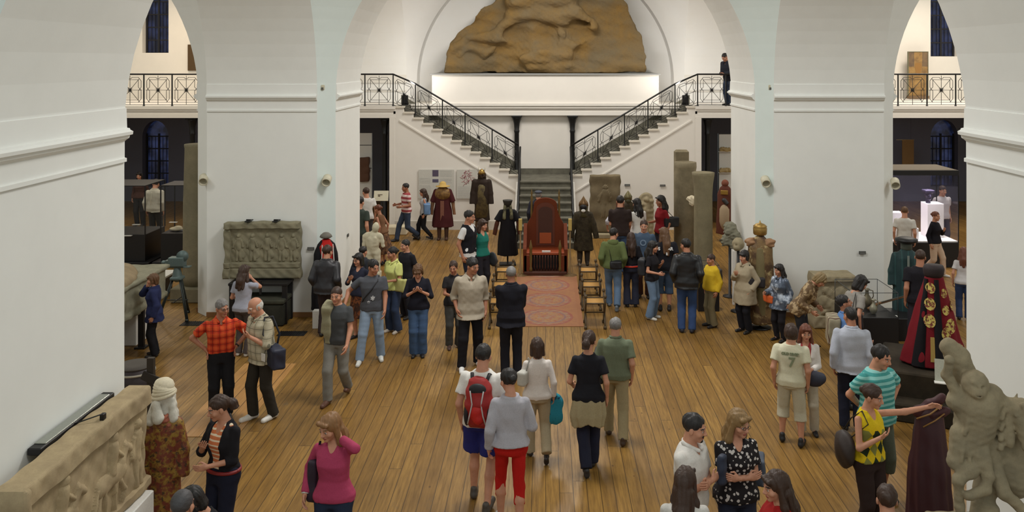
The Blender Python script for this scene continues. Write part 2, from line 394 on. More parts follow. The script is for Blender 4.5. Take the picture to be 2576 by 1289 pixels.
# piers, each rising into the four half arches it carries --------------
PX0, PX1, CH = 4.45, 6.60, .29; ZS = 4.30; RA = 4.08
ROWS = {'near': (6.09, 8.93), 'middle': (17.05, 19.89)}
def pier(side, row, d0, d1, back=True):
    sgn = -1 if side == 'left' else 1
    zs = [0, ZS]+[ZS+RA*math.sin(PI/2*t) for t in (np.arange(1, 25)/25)**1.0]
    rings = []
    for z in zs:
        e = 0 if z <= ZS else min(4.1, (1.36 if row == 'near' else 1.12)*(RA-math.sqrt(max(0, RA*RA-(z-ZS)**2))))
        x0, x1 = PX0-CH-e, PX1+CH+e; xa, xb = PX0, PX1; y0, y1 = d0-e, d1+e; ya, yb = d0+CH, d1-CH
        pts = [(xa, y0), (xb, y0), (x1, ya), (x1, yb), (xb, y1), (xa, y1), (x0, yb), (x0, ya)]
        rings.append([(sgn*p[0], p[1], z) for p in pts])
    n = 8; V = [v for r in rings for v in r]; F = []; mi = []
    for i in range(len(rings)-1):
        for j in range(8): F.append([i*8+j, i*8+(j+1) % 8, i*8+8+(j+1) % 8, i*8+8+j]); mi.append(1 if j in (7, ) else 0)  # inner chamfer: cool tint of the mixed light painted into its plaster
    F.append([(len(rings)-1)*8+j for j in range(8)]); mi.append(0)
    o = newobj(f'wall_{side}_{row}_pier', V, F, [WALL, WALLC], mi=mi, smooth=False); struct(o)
    # mouldings on the four main faces
    m = MB(); prof = [(4.0, .0), (4.0, .025), (4.035, .025), (4.04, .004), (4.20, .004), (4.215, .02), (4.235, .05), (4.26, .055), (4.27, .085), (4.30, .09), (4.315, .06), (4.33, .055), (4.335, .028), (4.53, .022), (4.535, .0)]
    def band(a, b, nx, ny):
        rr = []
        for z, p in prof: rr.append([(a[0]+nx*p, a[1]+ny*p, z), (b[0]+nx*p, b[1]+ny*p, z)])
        V = [v for r in rr for v in r]; k = len(rr); Fs = [[i*2, i*2+1, i*2+3, i*2+2] for i in range(k-1)]+[[i*2 for i in range(k)], [i*2+1 for i in range(k)][::-1]]
        m.add(V, Fs)
    for (a, b, nx, ny) in (((PX0, d0), (PX1, d0), 0, -1), ((PX0, d1), (PX1, d1), 0, 1), ((PX0-CH, d0+CH), (PX0-CH, d1-CH), -1, 0), ((PX1+CH, d0+CH), (PX1+CH, d1-CH), 1, 0)):
        band((sgn*a[0], a[1]), (sgn*b[0], b[1]), sgn*nx, ny)
    t = m.build(f'trim_{ {"near": 1, "middle": 3}.get(row, 5)+(sgn > 0)}', WALL); struct(t)
    m = MB()
    for (x0, x1, y0, y1) in ((PX0, PX1, d0-.03, d1+.03), (PX0-CH-.03, PX1+CH+.03, d0+CH, d1-CH)):
        a, b = sorted((sgn*x0, sgn*x1)); m.box(a, y0, 0, b, y1, .09)
    struct(m.build(f'baseboard_{side}_{row}', mat((140, 100, 60), .7, name='skirting_wood', boost=1)))
for side in ('left', 'right'):
    for row, (a, b) in ROWS.items(): pier(side, row, a, b)
# end wall pilasters standing on the gallery level ---------------------
YG = 25.8; ZG = 3.65; YC = 27.0; YB = 31.0
for side, sgn in (('left', -1), ('right', 1)):
    rings = []
    for z in [ZG-.35, ZS]+[ZS+RA*math.sin(PI/2*t/24) for t in range(1, 24)]:
        e = 0 if z <= ZS else RA-math.sqrt(max(0, RA*RA-(z-ZS)**2))
        pts = [(PX0, 28.01-e), (PX1, 28.01-e), (PX1+CH+e, 28.3), (PX1+CH+e, 29.2), (PX0-CH-e, 29.2), (PX0-CH-e, 28.3)]
        rings.append([(sgn*p[0], p[1], z) for p in pts])
    struct(MB().loft(rings, smooth=False).build(f'wall_{side}_end_pier', WALLA))
    m = MB()
    a, b = sorted((sgn*PX0, sgn*PX1)); m.box(a, 27.96, 4.28, b, 28.0, 4.36); m.box(a, 27.98, 4.0, b, 28.0, 4.04); m.box(a, 27.98, 4.36, b, 28.0, 4.54)
    struct(m.build(f'trim_{7+(sgn > 0)}', WALLW))
struct(MB().box(-4.2, 28.95, ZG, 4.2, 29.3, 9).build('wall_back_apse', WALLA))  # apse and end piers: brighter light put into the colour as whiter plaster
# wall behind the staircase: full width between the two galleries -------
struct(MB().box(-4.49, 27.2, 0, 4.49, 27.6, 3.33).build('wall_back_stair', WALLW))
# gallery floors --------------------------------------------------------
def gal(name, x0, x1, y0, y1, fy=True):
    m = MB(); m.box(x0, y0, 3.36, x1, y1, ZG)
    m.box(x0, y0-.05, 3.56, x1, y0+.01, ZG); m.box(x0, y0-.025, 3.50, x1, y0+.01, 3.56); m.box(x0, y0-.012, 3.3, x1, y0+.25, 3.42)
    return struct(m.build(name, WALLW))
gal('floor_gallery_left', -17, -4.42, YG, YB); gal('floor_gallery_right', 4.42, 17, YG, YB)
gal('floor_gallery_middle', -4.42, 4.42, YC, YB)
m = MB(); m.box(-4.42, YC-.1, 3.60, 4.42, YC, 3.655); m.box(-4.42, YC-.06, 3.52, 4.42, YC, 3.56); struct(m.build('trim_9', WALLW))
# gallery end walls with pointed-round windows ---------------------------
def wall_with_holes(name, x0, x1, z0, z1, y, th, holes, m_):
    # holes: (xc, half width, bottom, spring) with round arch heads; solid strips built around them
    m = MB(); xs = [x0]
    for (xc, hw, b, sp) in sorted(holes):
        m.box(xs[-1], y, z0, xc-hw, y+th, z1); m.box(xc-hw, y, z0, xc+hw, y+th, b)
        n = 12; pts = [(xc+hw*math.cos(a), sp+hw*1.25*math.sin(a)) for a in np.linspace(PI, 0, n+1)]
        for k in range(n):
            (xa, za), (xb, zb) = pts[k], pts[k+1]
            V = [(xa, y, za), (xb, y, zb), (xb, y, z1), (xa, y, z1), (xa, y+th, za), (xb, y+th, zb), (xb, y+th, z1), (xa, y+th, z1)]
            m.add(V, [[0, 1, 2, 3], [7, 6, 5, 4], [0, 4, 5, 1], [3, 2, 6, 7]])
        xs.append(xc+hw)
    m.box(xs[-1], y, z0, x1, y+th, z1); return struct(m.build(name, m_))
WX = {}
NIGHT = N('night_glass'); NIGHT.b.inputs['Base Color'].default_value = (.004, .006, .02, 1); NIGHT.b.inputs['Roughness'].default_value = .2
_v, _x = NIGHT.obj(); _f = NIGHT.mr(NIGHT.noise(_v, 2.2, 3), .40, .7); NIGHT.l(NIGHT.mix(_f, (.003, .004, .010), (.02, .03, .085)), NIGHT.b.inputs['Emission Color']); NIGHT.b.inputs['Emission Strength'].default_value = .8
wi = [0]
for side, xl, xr, m_ in (('left', 358, 424, WALLW), ('right', 2341, 2410, WALLW)):
    xc = xat((xl+xr)/2, YB); hw = (xr-xl)/2*YB/FPX; sg = -1 if side == 'left' else 1
    zb = zat(133 if sg < 0 else 142, YB); zl_sp = zat(345, YB); 
    a, b = sorted((sg*4.49, sg*17))
    wall_with_holes(f'wall_back_{side}_upper', a, b, 3.4, 9, YB, .6, [(xc, hw, zb, 7.1)], m_)
    wall_with_holes(f'wall_back_{side}_lower', a, b, 0, 3.4, YB, .6, [(xc, hw, zat(470, YB), zl_sp)], WALLD)  # shade under the gallery painted in as darker plaster
    for (z0, z1, zw) in ((zb, 7.1, 7.1+hw*1.25), (zat(470, YB), zl_sp, zl_sp+hw*1.25)):
        wi[0] += 1; m = MB(); y = YB+.32
        m.prism([(xc-hw, z0)]+[(xc+hw*math.cos(t), z1+hw*1.25*math.sin(t)) for t in np.linspace(PI, 0, 13)]+[(xc+hw, z0)], y, y+.03)
        g_ = struct(m.build(f'window_{wi[0]}', NIGHT.m)); m = MB()
        for dx in (-hw+.03, .0, hw-.03): m.box(xc+dx-.03, y-.05, z0, xc+dx+.03, y, z1+.1)
        nb_ = 4; 
        for k in range(nb_+1):
            zz = z0+(z1-z0)*k/nb_; m.box(xc-hw, y-.04, zz-.02, xc+hw, y, zz+.02)
        for k in range(-3, 4): m.box(xc+k*hw/3.5-.006, y-.03, z0, xc+k*hw/3.5+.006, y-.01, z1)
        fr = m.build('window_frame', mat((22, 20, 24), .6, name='dark_frame', boost=1), g_)
    m = MB(); m.prism([(YB-.005, zb-.62), (YB+.3, zb), (YB+.32, zb), (YB+.32, zb-.62)], xc-hw*.97, xc+hw*.97, 'x'); struct(m.build('trim_%d' % (12+(sg > 0)), m_))
struct(MB().box(-17.2, 1, 0, -17, 31, 9).build('wall_left', WALL)); struct(MB().box(17, 1, 0, 17.2, 31, 9).build('wall_right', WALL))
# staircase: straight flight up to a landing, then two flights to the galleries ----
ZL = 1.46; NS = 13; RIS = (ZG-ZL)/NS; X_IN = .80; GO = (4.48-X_IN-.02)/NS
GREY = stone((116, 113, 100), (92, 89, 79), 4, .3, name='stair_stone', boost=1.0); STW = mat((222, 214, 200), .8, name='painted_edge', boost=1, bump=.1)
stair = thing('staircase', 'grey stone staircase splitting into two white-sided flights below the gallery', 'staircase', (0, YG, 0))
def yy(y): return y-YG
m = MB()
for i in range(9):
    zz = ZL*(i+1)/9; y0 = 23.2+i*.295
    m.box(-X_IN, yy(y0), ZL*i/9 if i else 0, X_IN, yy(27.2), zz-.03); m.box(-X_IN, yy(y0-.025), zz-.035, X_IN, yy(27.2), zz)
m.build('lower_flight', GREY, stair)
m = MB()
for sg in (-1, 1):
    pts = [(sg*X_IN, 0), (sg*X_IN, ZL)]; 
    m.prism([(yy(23.3), 0), (yy(23.3), .1), (yy(YG), ZL-.05), (yy(YG), 0)], sg*(X_IN+.0), sg*(X_IN+.06), 'x')
m.build('flight_side', WALLW, stair)
for sg in (-1, 1):
    m = MB(); pts = [(sg*X_IN, 0), (sg*X_IN, ZL+RIS-.035)]; tr = MB(); tw = MB()
    for i in range(NS):
        xa = sg*(X_IN+i*GO); xb = sg*(X_IN+(i+1)*GO); zt = ZL+RIS*(i+1)
        pts += [(xa, zt-.045), (xb, zt-.045)]
        a, b = sorted((xa-sg*.03, xb)); tr.box(a, yy(YG+.10), zt-RIS, b, yy(27.2), zt-.005); tw.box(a, yy(YG-.035), zt-.05, b, yy(YG+.12), zt)
        a, b = sorted((xa, xb+sg*.0))
    pts += [(sg*4.48, ZG-.05), (sg*4.48, 0)]
    m.prism(pts, yy(YG), yy(YG+.1)); 
    # raised string line along the side
    z_a, z_b = ZL-.18, ZG-.45; xa, xb = sg*(X_IN+.05), sg*4.3
    m.prism([(xa, z_a-.20), (xb, z_b), (xb, z_b+.05), (xa, z_a-.15)], yy(YG-.03), yy(YG))
    m.box(min(sg*4.44, sg*4.60), yy(YG-.02), 0, max(sg*4.44, sg*4.60), yy(YG+.12), 3.34)
    m.build('side_wall', WALLW, stair); tr.build('upper_flight', GREY, stair); tw.build('step_edge', STW, stair)
    sk = MB(); sk.prism([(sg*X_IN, ZL), (sg*X_IN, ZL+.30), (sg*4.48, ZG+.28), (sg*4.48, ZG)], yy(27.15), yy(27.2)); sk.build('stone_skirting', GREY, stair)
MB().box(-X_IN, yy(27.16), ZL, X_IN, yy(27.2), ZL+.18).build('landing_skirting', GREY, stair)
for sg, n_ in ((-1, 'left'), (1, 'right')):
    a, b = sorted((sg*(X_IN+.1), sg*4.45)); struct(MB().box(a, YG-.02, 0, b, YG-.001, .26).build(f'baseboard_{n_}_stair', mat((205, 200, 190), .7, name='baseboard', boost=1)))
# plinth with the rock -----------------------------------------------------
m = MB(); m.box(-3.5, YC-.02, ZG+.012, 3.5, 28.9, 4.545); pl = m.build('relief_plinth', WALLW)
tag(pl, 'long white plastered block on the gallery carrying the brown rock relief', 'plinth'); MB().box(-3.56, YC-.08, 4.545, 3.56, 28.9, 4.59, .01).build('slab_cap', mat((150, 150, 148), .7, name='slab', boost=1), pl)
# rock relief: outline polygon with thickness, lumpy carved front ------------
def rock():
    out = [(-3.22, 0), (-3.12, .45), (-3.0, .9), (-2.72, 1.3), (-2.35, 1.62), (-2.0, 2.0), (-1.7, 2.25), (-1.4, 2.75), (-.9, 3.2), (-.2, 3.5), (.9, 3.55), (1.7, 3.2), (2.2, 2.75), (2.62, 2.2), (2.80, 1.75), (3.0, 1.3), (3.07, .8), (3.16, .35), (3.18, 0)]
    P = np.array(out)
    g = S()
    def fn(X, Y, Z):
        x = X+0*Z; z = Z+0*X; d = np.full(np.broadcast(x, z).shape, 1e9); ins = np.zeros(d.shape, bool)
        for i in range(len(P)):
            a, b = P[i], P[(i+1) % len(P)]; e = b-a; t = np.clip(((x-a[0])*e[0]+(z-a[1])*e[1])/(e@e), 0, 1)
            d = np.minimum(d, (x-a[0]-t*e[0])**2+(z-a[1]-t*e[1])**2)
            c = ((a[1] > z) != (b[1] > z)) & (x < (b[0]-a[0])*(z-a[1])/(b[1]-a[1]+1e-12)+a[0]); ins ^= c
        d = np.sqrt(d); d = np.where(ins, -d, d)
        dep = .42+.06*np.sin(x*1.7+1)+.05*np.sin(z*2.3+x)
        yq = np.abs(Y-.5)-dep
        return np.maximum(d, yq)+0*Y
    g._a(fn, (-3.4, -.3, -.1), (3.4, 1.2, 3.8), .05, 'u')
    c = lambda pts, r, k=.10, yy_=.06: [g.cap((a[0], yy_, a[1]), (b[0], yy_, b[1]), r[0], r[1], k) for a, b in zip(pts[:-1], pts[1:])]
    # rough generic relief forms: ridges, overhangs and hollows
    c([(-2.9, .75), (-2.4, 1.15), (-1.6, 1.15), (-.9, 1.0)], (.11, .14)); c([(-2.7, .62), (-2.35, .85), (-1.9, .62), (-1.6, .8)], (.06, .06))
    c([(-1.5, 1.2), (-1.1, 1.75), (-.3, 1.95), (.4, 1.75), (1.0, 1.95), (1.5, 1.5)], (.22, .24)); c([(-1.0, 2.3), (-.2, 2.45), (.7, 2.35)], (.38, .32), .2)
    c([(1.6, 1.2), (1.2, .95), (.9, .8), (.6, .35)], (.09, .10)); c([(-.6, .45), (-.1, .55), (.6, .55)], (.24, .24), .15)
    c([(-.5, .2), (.3, .16), (.75, .28)], (.13, .15)); c([(-.2, 1.05), (0, .75), (.35, .7)], (.07, .06)); c([(.3, 1.5), (.5, 1.2), (.45, .85)], (.09, .07))
    for (x, z, rx, rz_) in ((-.85, 1.2, .42, .35), (.0, 1.25, .42, .32), (1.0, 1.35, .42, .34), (1.3, .55, .35, .35), (-1.3, .6, .3, .25), (2.1, 1.0, .5, .6), (-2.0, 1.6, .3, .25)):
        g.el((x, .02, z), (rx, .16, rz_), .12, 's')
    g.noise(.05, 2.6, 3); g.noise(.022, 8, 5); g.noise(.010, 22, 6)
    g.cut(lambda X, Y, Z: -Z+0*X+0*Y)
    m_ = stone((140, 110, 62), (116, 102, 78), 1.1, 1.0, name='ochre_rock', boost=.92, dist=.04)
    o = g.obj('rock_relief', .035, m_, loc=(0, 27.55, 4.595)); tag(o, 'huge ochre brown carved rock relief on the white block under the arch', 'rock relief')
rock()
# iron columns -----------------------------------------------------------------
def icol(x, y, z0, z1, label, dark=1):
    m = MB(); H = z1-z0; m.lathe([(.10, 0), (.10, .06), (.075, .1), (.07, H-.55), (.085, H-.5), (.085, H-.46), (.075, H-.44), (.09, H-.25), (.13, H-.1), (.14, H-.06)], (0, 0, 0), 16)
    o = thing('iron_column', label, 'column', (x, y, z0)); m.build('shaft', IRON, o); MB().box(-.16, -.16, H-.06, .16, .16, H, .01).build('capital_plate', IRON, o); return o
icol(xat(1300, 27.02), 27.02, ZL, 3.30, 'black cast-iron column on the stair landing where the left flight starts'); icol(xat(1440, 27.02), 27.02, ZL, 3.30, 'black cast-iron column on the stair landing where the right flight starts')
icol(xat(968, 26.1), 26.1, 0, 3.30, 'black iron column in the dark opening left of the staircase wall'); icol(xat(1780, 26.1), 26.1, 0, 3.30, 'black iron column in the grey opening right of the staircase wall')
icol(xat(484, 26.1), 26.1, 0, 3.30, 'black iron column behind the tall stone pillar in the left aisle')
# railings -----------------------------------------------------------------------
def panel(m, A, B, h=.90, zb=.04):
    A = np.array(A, float); B = np.array(B, float)          # bottom points; verticals stay vertical
    def pt(u, v): p = A+(B-A)*u; return (p[0], p[1], p[2]+zb+v*(h-zb))
    r = .008
    def ln(*q): 
        for a, b in zip(q[:-1], q[1:]): m.rod(pt(*a), pt(*b), r, 4)
    ln((0, .08), (1, .08)); ln((0, 0), (1, 0)); ln((0, .90), (1, .90)) if False else None
    a, b = .14, .86
    ln((.5, 0), (.5, 1)); ln((.06, .5), (.94, .5)); ln((.16, .10), (.84, .90)); ln((.16, .90), (.84, .10))
    ln((.20, .94), (.42, .94), (.46, .90), (.54, .90), (.58, .94), (.80, .94), (.90, .82), (.90, .60), (.86, .54), (.90, .48), (.90, .2), (.80, .08))
    ln((.20, .94), (.10, .82), (.10, .60), (.14, .54), (.10, .48), (.10, .2), (.20, .08)); ln((.20, .86), (.80, .86)); ln((.2, .16), (.8, .16))
    ln((.20, .84), (.20, .60), (.14, .54), (.20, .48), (.20, .16)); ln((.80, .84), (.80, .60), (.86, .54), (.80, .48), (.80, .16))
    c = np.array(pt(.5, .5)); t = B-A; t = t/np.linalg.norm(t)
    for k in range(12):
        an = 2*PI*k/12; d = t*math.cos(an)+np.array((0, 0, 1.0))*math.sin(an); m.tube([c, c+d*.095], [.017, .003], 4)
    m.lathe([(.001, -.03), (.03, -.015), (.05, 0), (.03, .015), (.001, .03)], tuple(c), 8)
def railing(label, segs, foot=True):
    A0 = np.array(segs[0][0]); o = thing('iron_railing', label, 'railing', tuple(A0)); pts = [np.array(s_) for s_ in segs[0]]
    P = [p-A0 for p in pts]; H = .92
    MB().tube([tuple(p+np.array((0, 0, H+.02))) for p in P], .032, 8, sq=.8).build('handrail', IRON, o)
    for i, p in enumerate(P):
        m = MB(); m.box(p[0]-.016, p[1]-.016, p[2], p[0]+.016, p[1]+.016, p[2]+H); m.lathe([(.035, 0), (.035, .015), (.02, .04)], tuple(p), 8); m.build('post', IRON, o)
    for a, b in zip(P[:-1], P[1:]):
        m = MB(); panel(m, a, b); m.build('railing_panel', IRON, o)
    return o
yr = YG+.05
XL = lambda px: xat(px, yr)
lx = [XL(p) for p in (292, 362, 433, 504, 575)]; railing('black iron railing of the gallery in the left aisle under the night window', [[(x, yr, ZG) for x in lx]])
rx = [XL(p) for p in (2188, 2259, 2332, 2404, 2476)]; railing('black iron railing of the gallery in the right aisle in front of the icon', [[(x, yr, ZG) for x in rx]])
def stair_pts(pxs, sg):
    out = []
    for p in pxs:
        x = XL(p); f = (abs(x)-X_IN)/(4.48-X_IN); i = min(NS, math.floor(f*NS)+1); out.append((x, yr, ZL+RIS*(f*NS)+.10))
    return out
l_top = [(XL(846), yr, ZG), (XL(918), yr, ZG), (XL(989), yr, ZG)]; railing('black iron railing running down the left upper flight of the staircase', [l_top+stair_pts((1045, 1113, 1170, 1238, 1304), -1)])
r_top = [(XL(1898), yr, ZG), (XL(1826), yr, ZG), (XL(1755), yr, ZG)]; railing('black iron railing running down the right upper flight of the staircase', [r_top+stair_pts((1698, 1630, 1571, 1504, 1438), 1)])
for sg, nm in ((-1, 'left'), (1, 'right')):
    o = thing('stair_handrail', f'dark iron handrail on the {nm} side of the lowest stair flight behind the throne', 'handrail', (sg*.74, 25.7, ZL))
    m = MB(); m.tube([(0, .1, .98), (0, 0, .93), (0, -2.4, -.5), (sg*.03, -2.55, -.62), (sg*.12, -2.58, -.70), (sg*.2, -2.5, -.68)], .03, 8); m.build('handrail', IRON, o)
    m = MB()
    for k in range(2): m.tube([(0, 0, .70-.22*k), (0, -2.4, -.74-.22*k)], .012, 5)
    m.build('lower_bar', IRON, o)
    for k, (y, z) in enumerate(((0.05, .93), (-.6, .56), (-1.2, .2), (-1.8, -.16), (-2.38, -.50))):
        zt = (ZL*(8-round(-y/.295))/9-ZL) if y < 0 else 0
        MB().box(-.016, y-.016, max(zt, -ZL)+.0, .016, y+.016, z).build('post', IRON, o)
# ================================================================ people
SKIN = [mat(c, .55, bump=.05, name='skin', bs=20, boost=1.0) for c in ((196, 140, 112), (178, 122, 94), (160, 105, 78), (205, 155, 130))]
LIP = mat((150, 80, 70), .5, bump=0, name='lips'); EYE_M = mat((38, 28, 24), .3, bump=0, name='iris'); EYEW = mat((190, 180, 172), .3, bump=0, name='eye_white')
BLACK = (24, 23, 26); HBLK = (22, 18, 17); HBRN = (50, 32, 22); HLBR = (84, 58, 36); HBLO = (146, 108, 60); HGRY = (105, 102, 100); HWHT = (170, 168, 162); HRED = (88, 46, 28)
def hairm(c): return mat(c, .55, bump=.5, bs=90, boost=1.35, name='hair')
_hc = {}
def head_arr(sex, fine):
    key = (sex, fine)
    if key in _hc: return _hc[key]
    f = sex != 'm'; g = S()
    g.el((0, .014, .034), (.073, .092, .084), .02); g.el((0, -.022, -.025), (.058 if f else .062, .068, .082), .03)
    g.el((0, -.062, -.094), (.02 if f else .027, .02, .018), .03)
    g.cap((0, .02, -.06), (0, .035, -.19), .05 if f else .057, .056 if f else .066, .02)
    for x in (-1, 1):
        g.cap((x*.018, -.086, .02), (x*.045, -.078, .018), .009, .008, .012)
        g.el((x*.031, -.092, .0), (.017, .013, .012), .012, 's'); g.el((x*.031, -.074, .0), (.0135, .0135, .0125), .002)
        g.el((x*.045, -.055, -.03), (.02, .02, .02), .02)
        g.el((x*.076, .012, -.012), (.009, .019, .03), .008)
    g.cap((0, -.086, .008), (0, -.104, -.028), .008, .0125, .012); g.el((0, -.094, -.034), (.017, .011, .008), .008)
    g.el((0, -.083, -.058), (.024, .010, .006), .005); g.el((0, -.082, -.066), (.02, .010, .0065), .004)
    V, Q = g.mesh(.0045 if fine else .006)
    C = V[Q].mean(1); mi = np.zeros(len(Q), int)
    for x in (-1, 1):
        d = np.hypot(C[:, 0]-x*.031, C[:, 2]); eye = (C[:, 1] < -.072) & (d < .0125) & (np.abs(C[:, 2]) < .0085)
        mi[eye] = 3; mi[eye & (d < .0075)] = 1
        br = (C[:, 1] < -.06) & (np.abs(np.abs(C[:, 0])-.032) < .018) & (np.abs(C[:, 2]-.027+np.maximum(0, np.abs(C[:, 0])-.036)*.4) < .0034); mi[br] = 4
    mi[(C[:, 1] < -.078) & (np.abs(C[:, 0]) < .022) & (np.abs(C[:, 2]+.062) < .0095)] = 2
    _hc[key] = (V, Q, mi); return _hc[key]
def hand_arr(curl):
    key = ('hand', curl)
    if key in _hc: return _hc[key]
    g = S(); g.el((.0, 0, -.048), (.015, .041, .052), .01); g.cap((0, 0, .03), (0, 0, -.02), .026, .024, .02)
    for i, (y, L) in enumerate(((-.029, .072), (-.0095, .08), (.010, .075), (.028, .058))):
        p = np.array((0, y, -.085)); a = curl*.4; r = .0088
        for j, fr in enumerate((.46, .32, .26)):
            a2 = a+curl*(.55+.5*j)+i*.05; q = p+L*fr*np.array((math.sin(a2), y*.6*(1-curl*.5), -math.cos(a2)))
            g.cap(p, q, r, r*.92, .003); p = q; r *= .92
    t = np.array((.004, -.03, -.02)); t1 = np.array((.012+curl*.01, -.057, -.058)); t2 = np.array((.02+curl*.02, -.056+curl*.015, -.088))
    g.cap(t, t1, .0125, .0105, .008); g.cap(t1, t2, .0105, .0085, .004)
    _hc[key] = g.mesh(.0045); return _hc[key]
def hair_shape(style, seed=0):
    g = S()
    if style == 'buzz':
        g.el((0, .016, .037), (.077, .095, .086), .01); g.el((0, -.12, -.02), (.08, .075, .088), .01, 's'); g.cut(lambda X, Y, Z: -.045-Z+np.maximum(0, -Y)*.8+0*X); g.noise(.001, 150, 1)
    elif style == 'bald':
        g.el((0, .018, .005), (.079, .097, .085), .01); g.el((0, -.085, .0), (.09, .085, .11), .02, 's'); g.el((0, -.02, .12), (.07, .10, .075), .02, 's'); g.cut(lambda X, Y, Z: -.075-Z+0*X+0*Y); g.noise(.002, 110, 1)
    elif style == 'none': return None
    else:
        big = .975 if style in ('short', 'pony', 'bun') else 1.03
        g.el((0, .018, .04), (.083*big, .101*big, .092*big), .01)
        if style == 'shaggy': g.el((0, .03, .0), (.094, .095, .10), .02)
        if style in ('long', 'verylong'):
            L = -.30 if style == 'long' else -.40
            for x in (-1, 1):
                g.cap((x*.066, .012, .02), (x*.088, .02, -.15), .026, .03, .02); g.cap((x*.085, .02, -.14), (x*.085, .055, L*.85), .03, .022, .02)
            g.cap((0, .065, .0), (0, .115, L*.55), .066, .062, .03); g.cap((0, .115, L*.5), (0, .12, L), .068, .03, .02)
            g.cap((.05, .075, -.05), (.065, .11, L*.9), .04, .025, .02); g.cap((-.05, .075, -.05), (-.065, .11, L*.93), .04, .025, .02)
        if style == 'bob':
            for x in (-1, 1): g.cap((x*.068, .01, .02), (x*.076, .015, -.10), .028, .028, .02)
            g.cap((0, .06, .0), (0, .06, -.09), .07, .066, .02)
        if style == 'bowl':
            for x in (-1, 1): g.cap((x*.068, .0, .02), (x*.07, .005, -.05), .024, .024, .02)
            g.cap((0, .05, .0), (0, .05, -.06), .068, .06, .02)
        if style == 'pony':
            g.cap((0, .10, .03), (0, .14, -.01), .034, .04, .02); g.cap((0, .14, -.01), (.02, .155, -.15), .042, .038, .02); g.cap((.02, .155, -.15), (.03, .15, -.27), .038, .015, .02)
        if style == 'bun':
            g.el((0, .115, .03), (.035, .032, .035), .01)
        lowz = {'short': -.075, 'pony': -.07, 'bun': -.07, 'shaggy': -.12, 'bowl': -.10, 'bob': -.15}.get(style, -1)
        g.el((0, -.11, -.035), (.064 if style in ('long', 'verylong', 'bob') else .077, .084, .098), .012, 's')
        if style in ('short', 'pony', 'bun'):
            g.cut(lambda X, Y, Z: lowz-Z-np.maximum(0, .0-Y)*0+0*X+np.maximum(0, .02-Y)*.9)
        if style in ('long', 'verylong', 'bob', 'bowl', 'shaggy') and style != 'bowl':
            g.cap((-.05, -.078, .075), (.05, -.075, .072), .02, .02, .02)
        if style == 'bowl' or style == 'fringe': g.cap((-.04, -.078, .055), (.04, -.078, .055), .022, .022, .02)
        g.noise(.0035, 75, seed, (1, 1, .25)); g.noise(.002, 200, seed+1, (1, 1, .2))
    return g
def nrm(v): v = np.array(v, float); return v/(np.linalg.norm(v)+1e-9)
def ik(a, b, l1, l2, pole):
    d = b-a; L = np.linalg.norm(d); M_ = (l1+l2)*.995
    if L > M_: b = a+d/L*M_; d = b-a; L = M_
    x = (l1*l1-l2*l2+L*L)/(2*L); h = math.sqrt(max(0, l1*l1-x*x)); n = d/L
    p = np.array(pole, float); p = nrm(p-n*(p@n)); return a+n*x+p*h, b
ARM = {
 'down': ((.235, .0, .875), (.35, 1, 0)), 'swf': ((.22, -.2, .90), (.3, 1, -.2)), 'swb': ((.235, .22, .90), (.3, 1, 0)),
 'hip': ((.215, .0, 1.03), (1, .45, 0)), 'fold': ((-.05, -.19, 1.15), (.7, .1, -1)), 'chest': ((.07, -.21, 1.24), (.7, .2, -1)),
 'front': ((.07, -.27, 1.10), (.5, .5, -1)), 'pocket': ((.215, -.04, .93), (.35, 1, 0)), 'face': ((.075, -.15, 1.47), (.7, -.2, -1)),
 'hair': ((.15, .0, 1.58), (1, -.5, -.4)), 'strap': ((.14, -.15, 1.33), (.9, .3, -1)), 'back': ((.05, .19, .98), (1, .5, 0)),
 'point': ((.2, -.54, 1.38), (.3, .2, -1)), 'side': ((.74, -.04, 1.40), (0, .4, -1)), 'low': ((.2, -.2, .98), (.4, 1, -.3)), 'out': ((.34, -.1, .95), (.6, 1, 0)),
 'lap': ((.06, -.22, .93), (.6, .8, -.4)), 'bend': ((.22, -.24, 1.08), (.3, 1, -.6))}
LEG = {'stand': ((-.095, 0, 0), (.095, 0, 0)), 'wide': ((-.15, .02, 0), (.15, .02, 0)), 'walkr': ((-.08, -.2, 0), (.085, .22, .06)), 'walkl': ((-.085, .22, .06), (.08, -.2, 0)),
       'step': ((-.1, -.1, 0), (.11, .08, 0)), 'contra': ((-.09, .05, 0), (.13, -.07, 0)), 'close': ((-.07, 0, 0), (.07, 0, 0)), 'stride': ((-.06, -.3, 0), (.08, .3, .10))}
RM = [(.80, .120, .09, 0), (.87, .158, .105, .004), (.95, .163, .112, .006), (1.05, .146, .104, 0), (1.15, .150, .108, -.006), (1.27, .170, .116, -.006), (1.37, .172, .104, .004), (1.415, .132, .086, .012), (1.455, .088, .068, .016), (1.50, .058, .058, .02)]
RF = [(.80, .130, .095, 0), (.87, .165, .112, .006), (.94, .166, .116, .008), (1.02, .138, .100, .002), (1.09, .122, .090, 0), (1.17, .130, .100, -.008), (1.25, .140, .118, -.018), (1.34, .145, .100, -.002), (1.40, .122, .080, .012), (1.445, .078, .06, .016), (1.50, .05, .05, .02)]
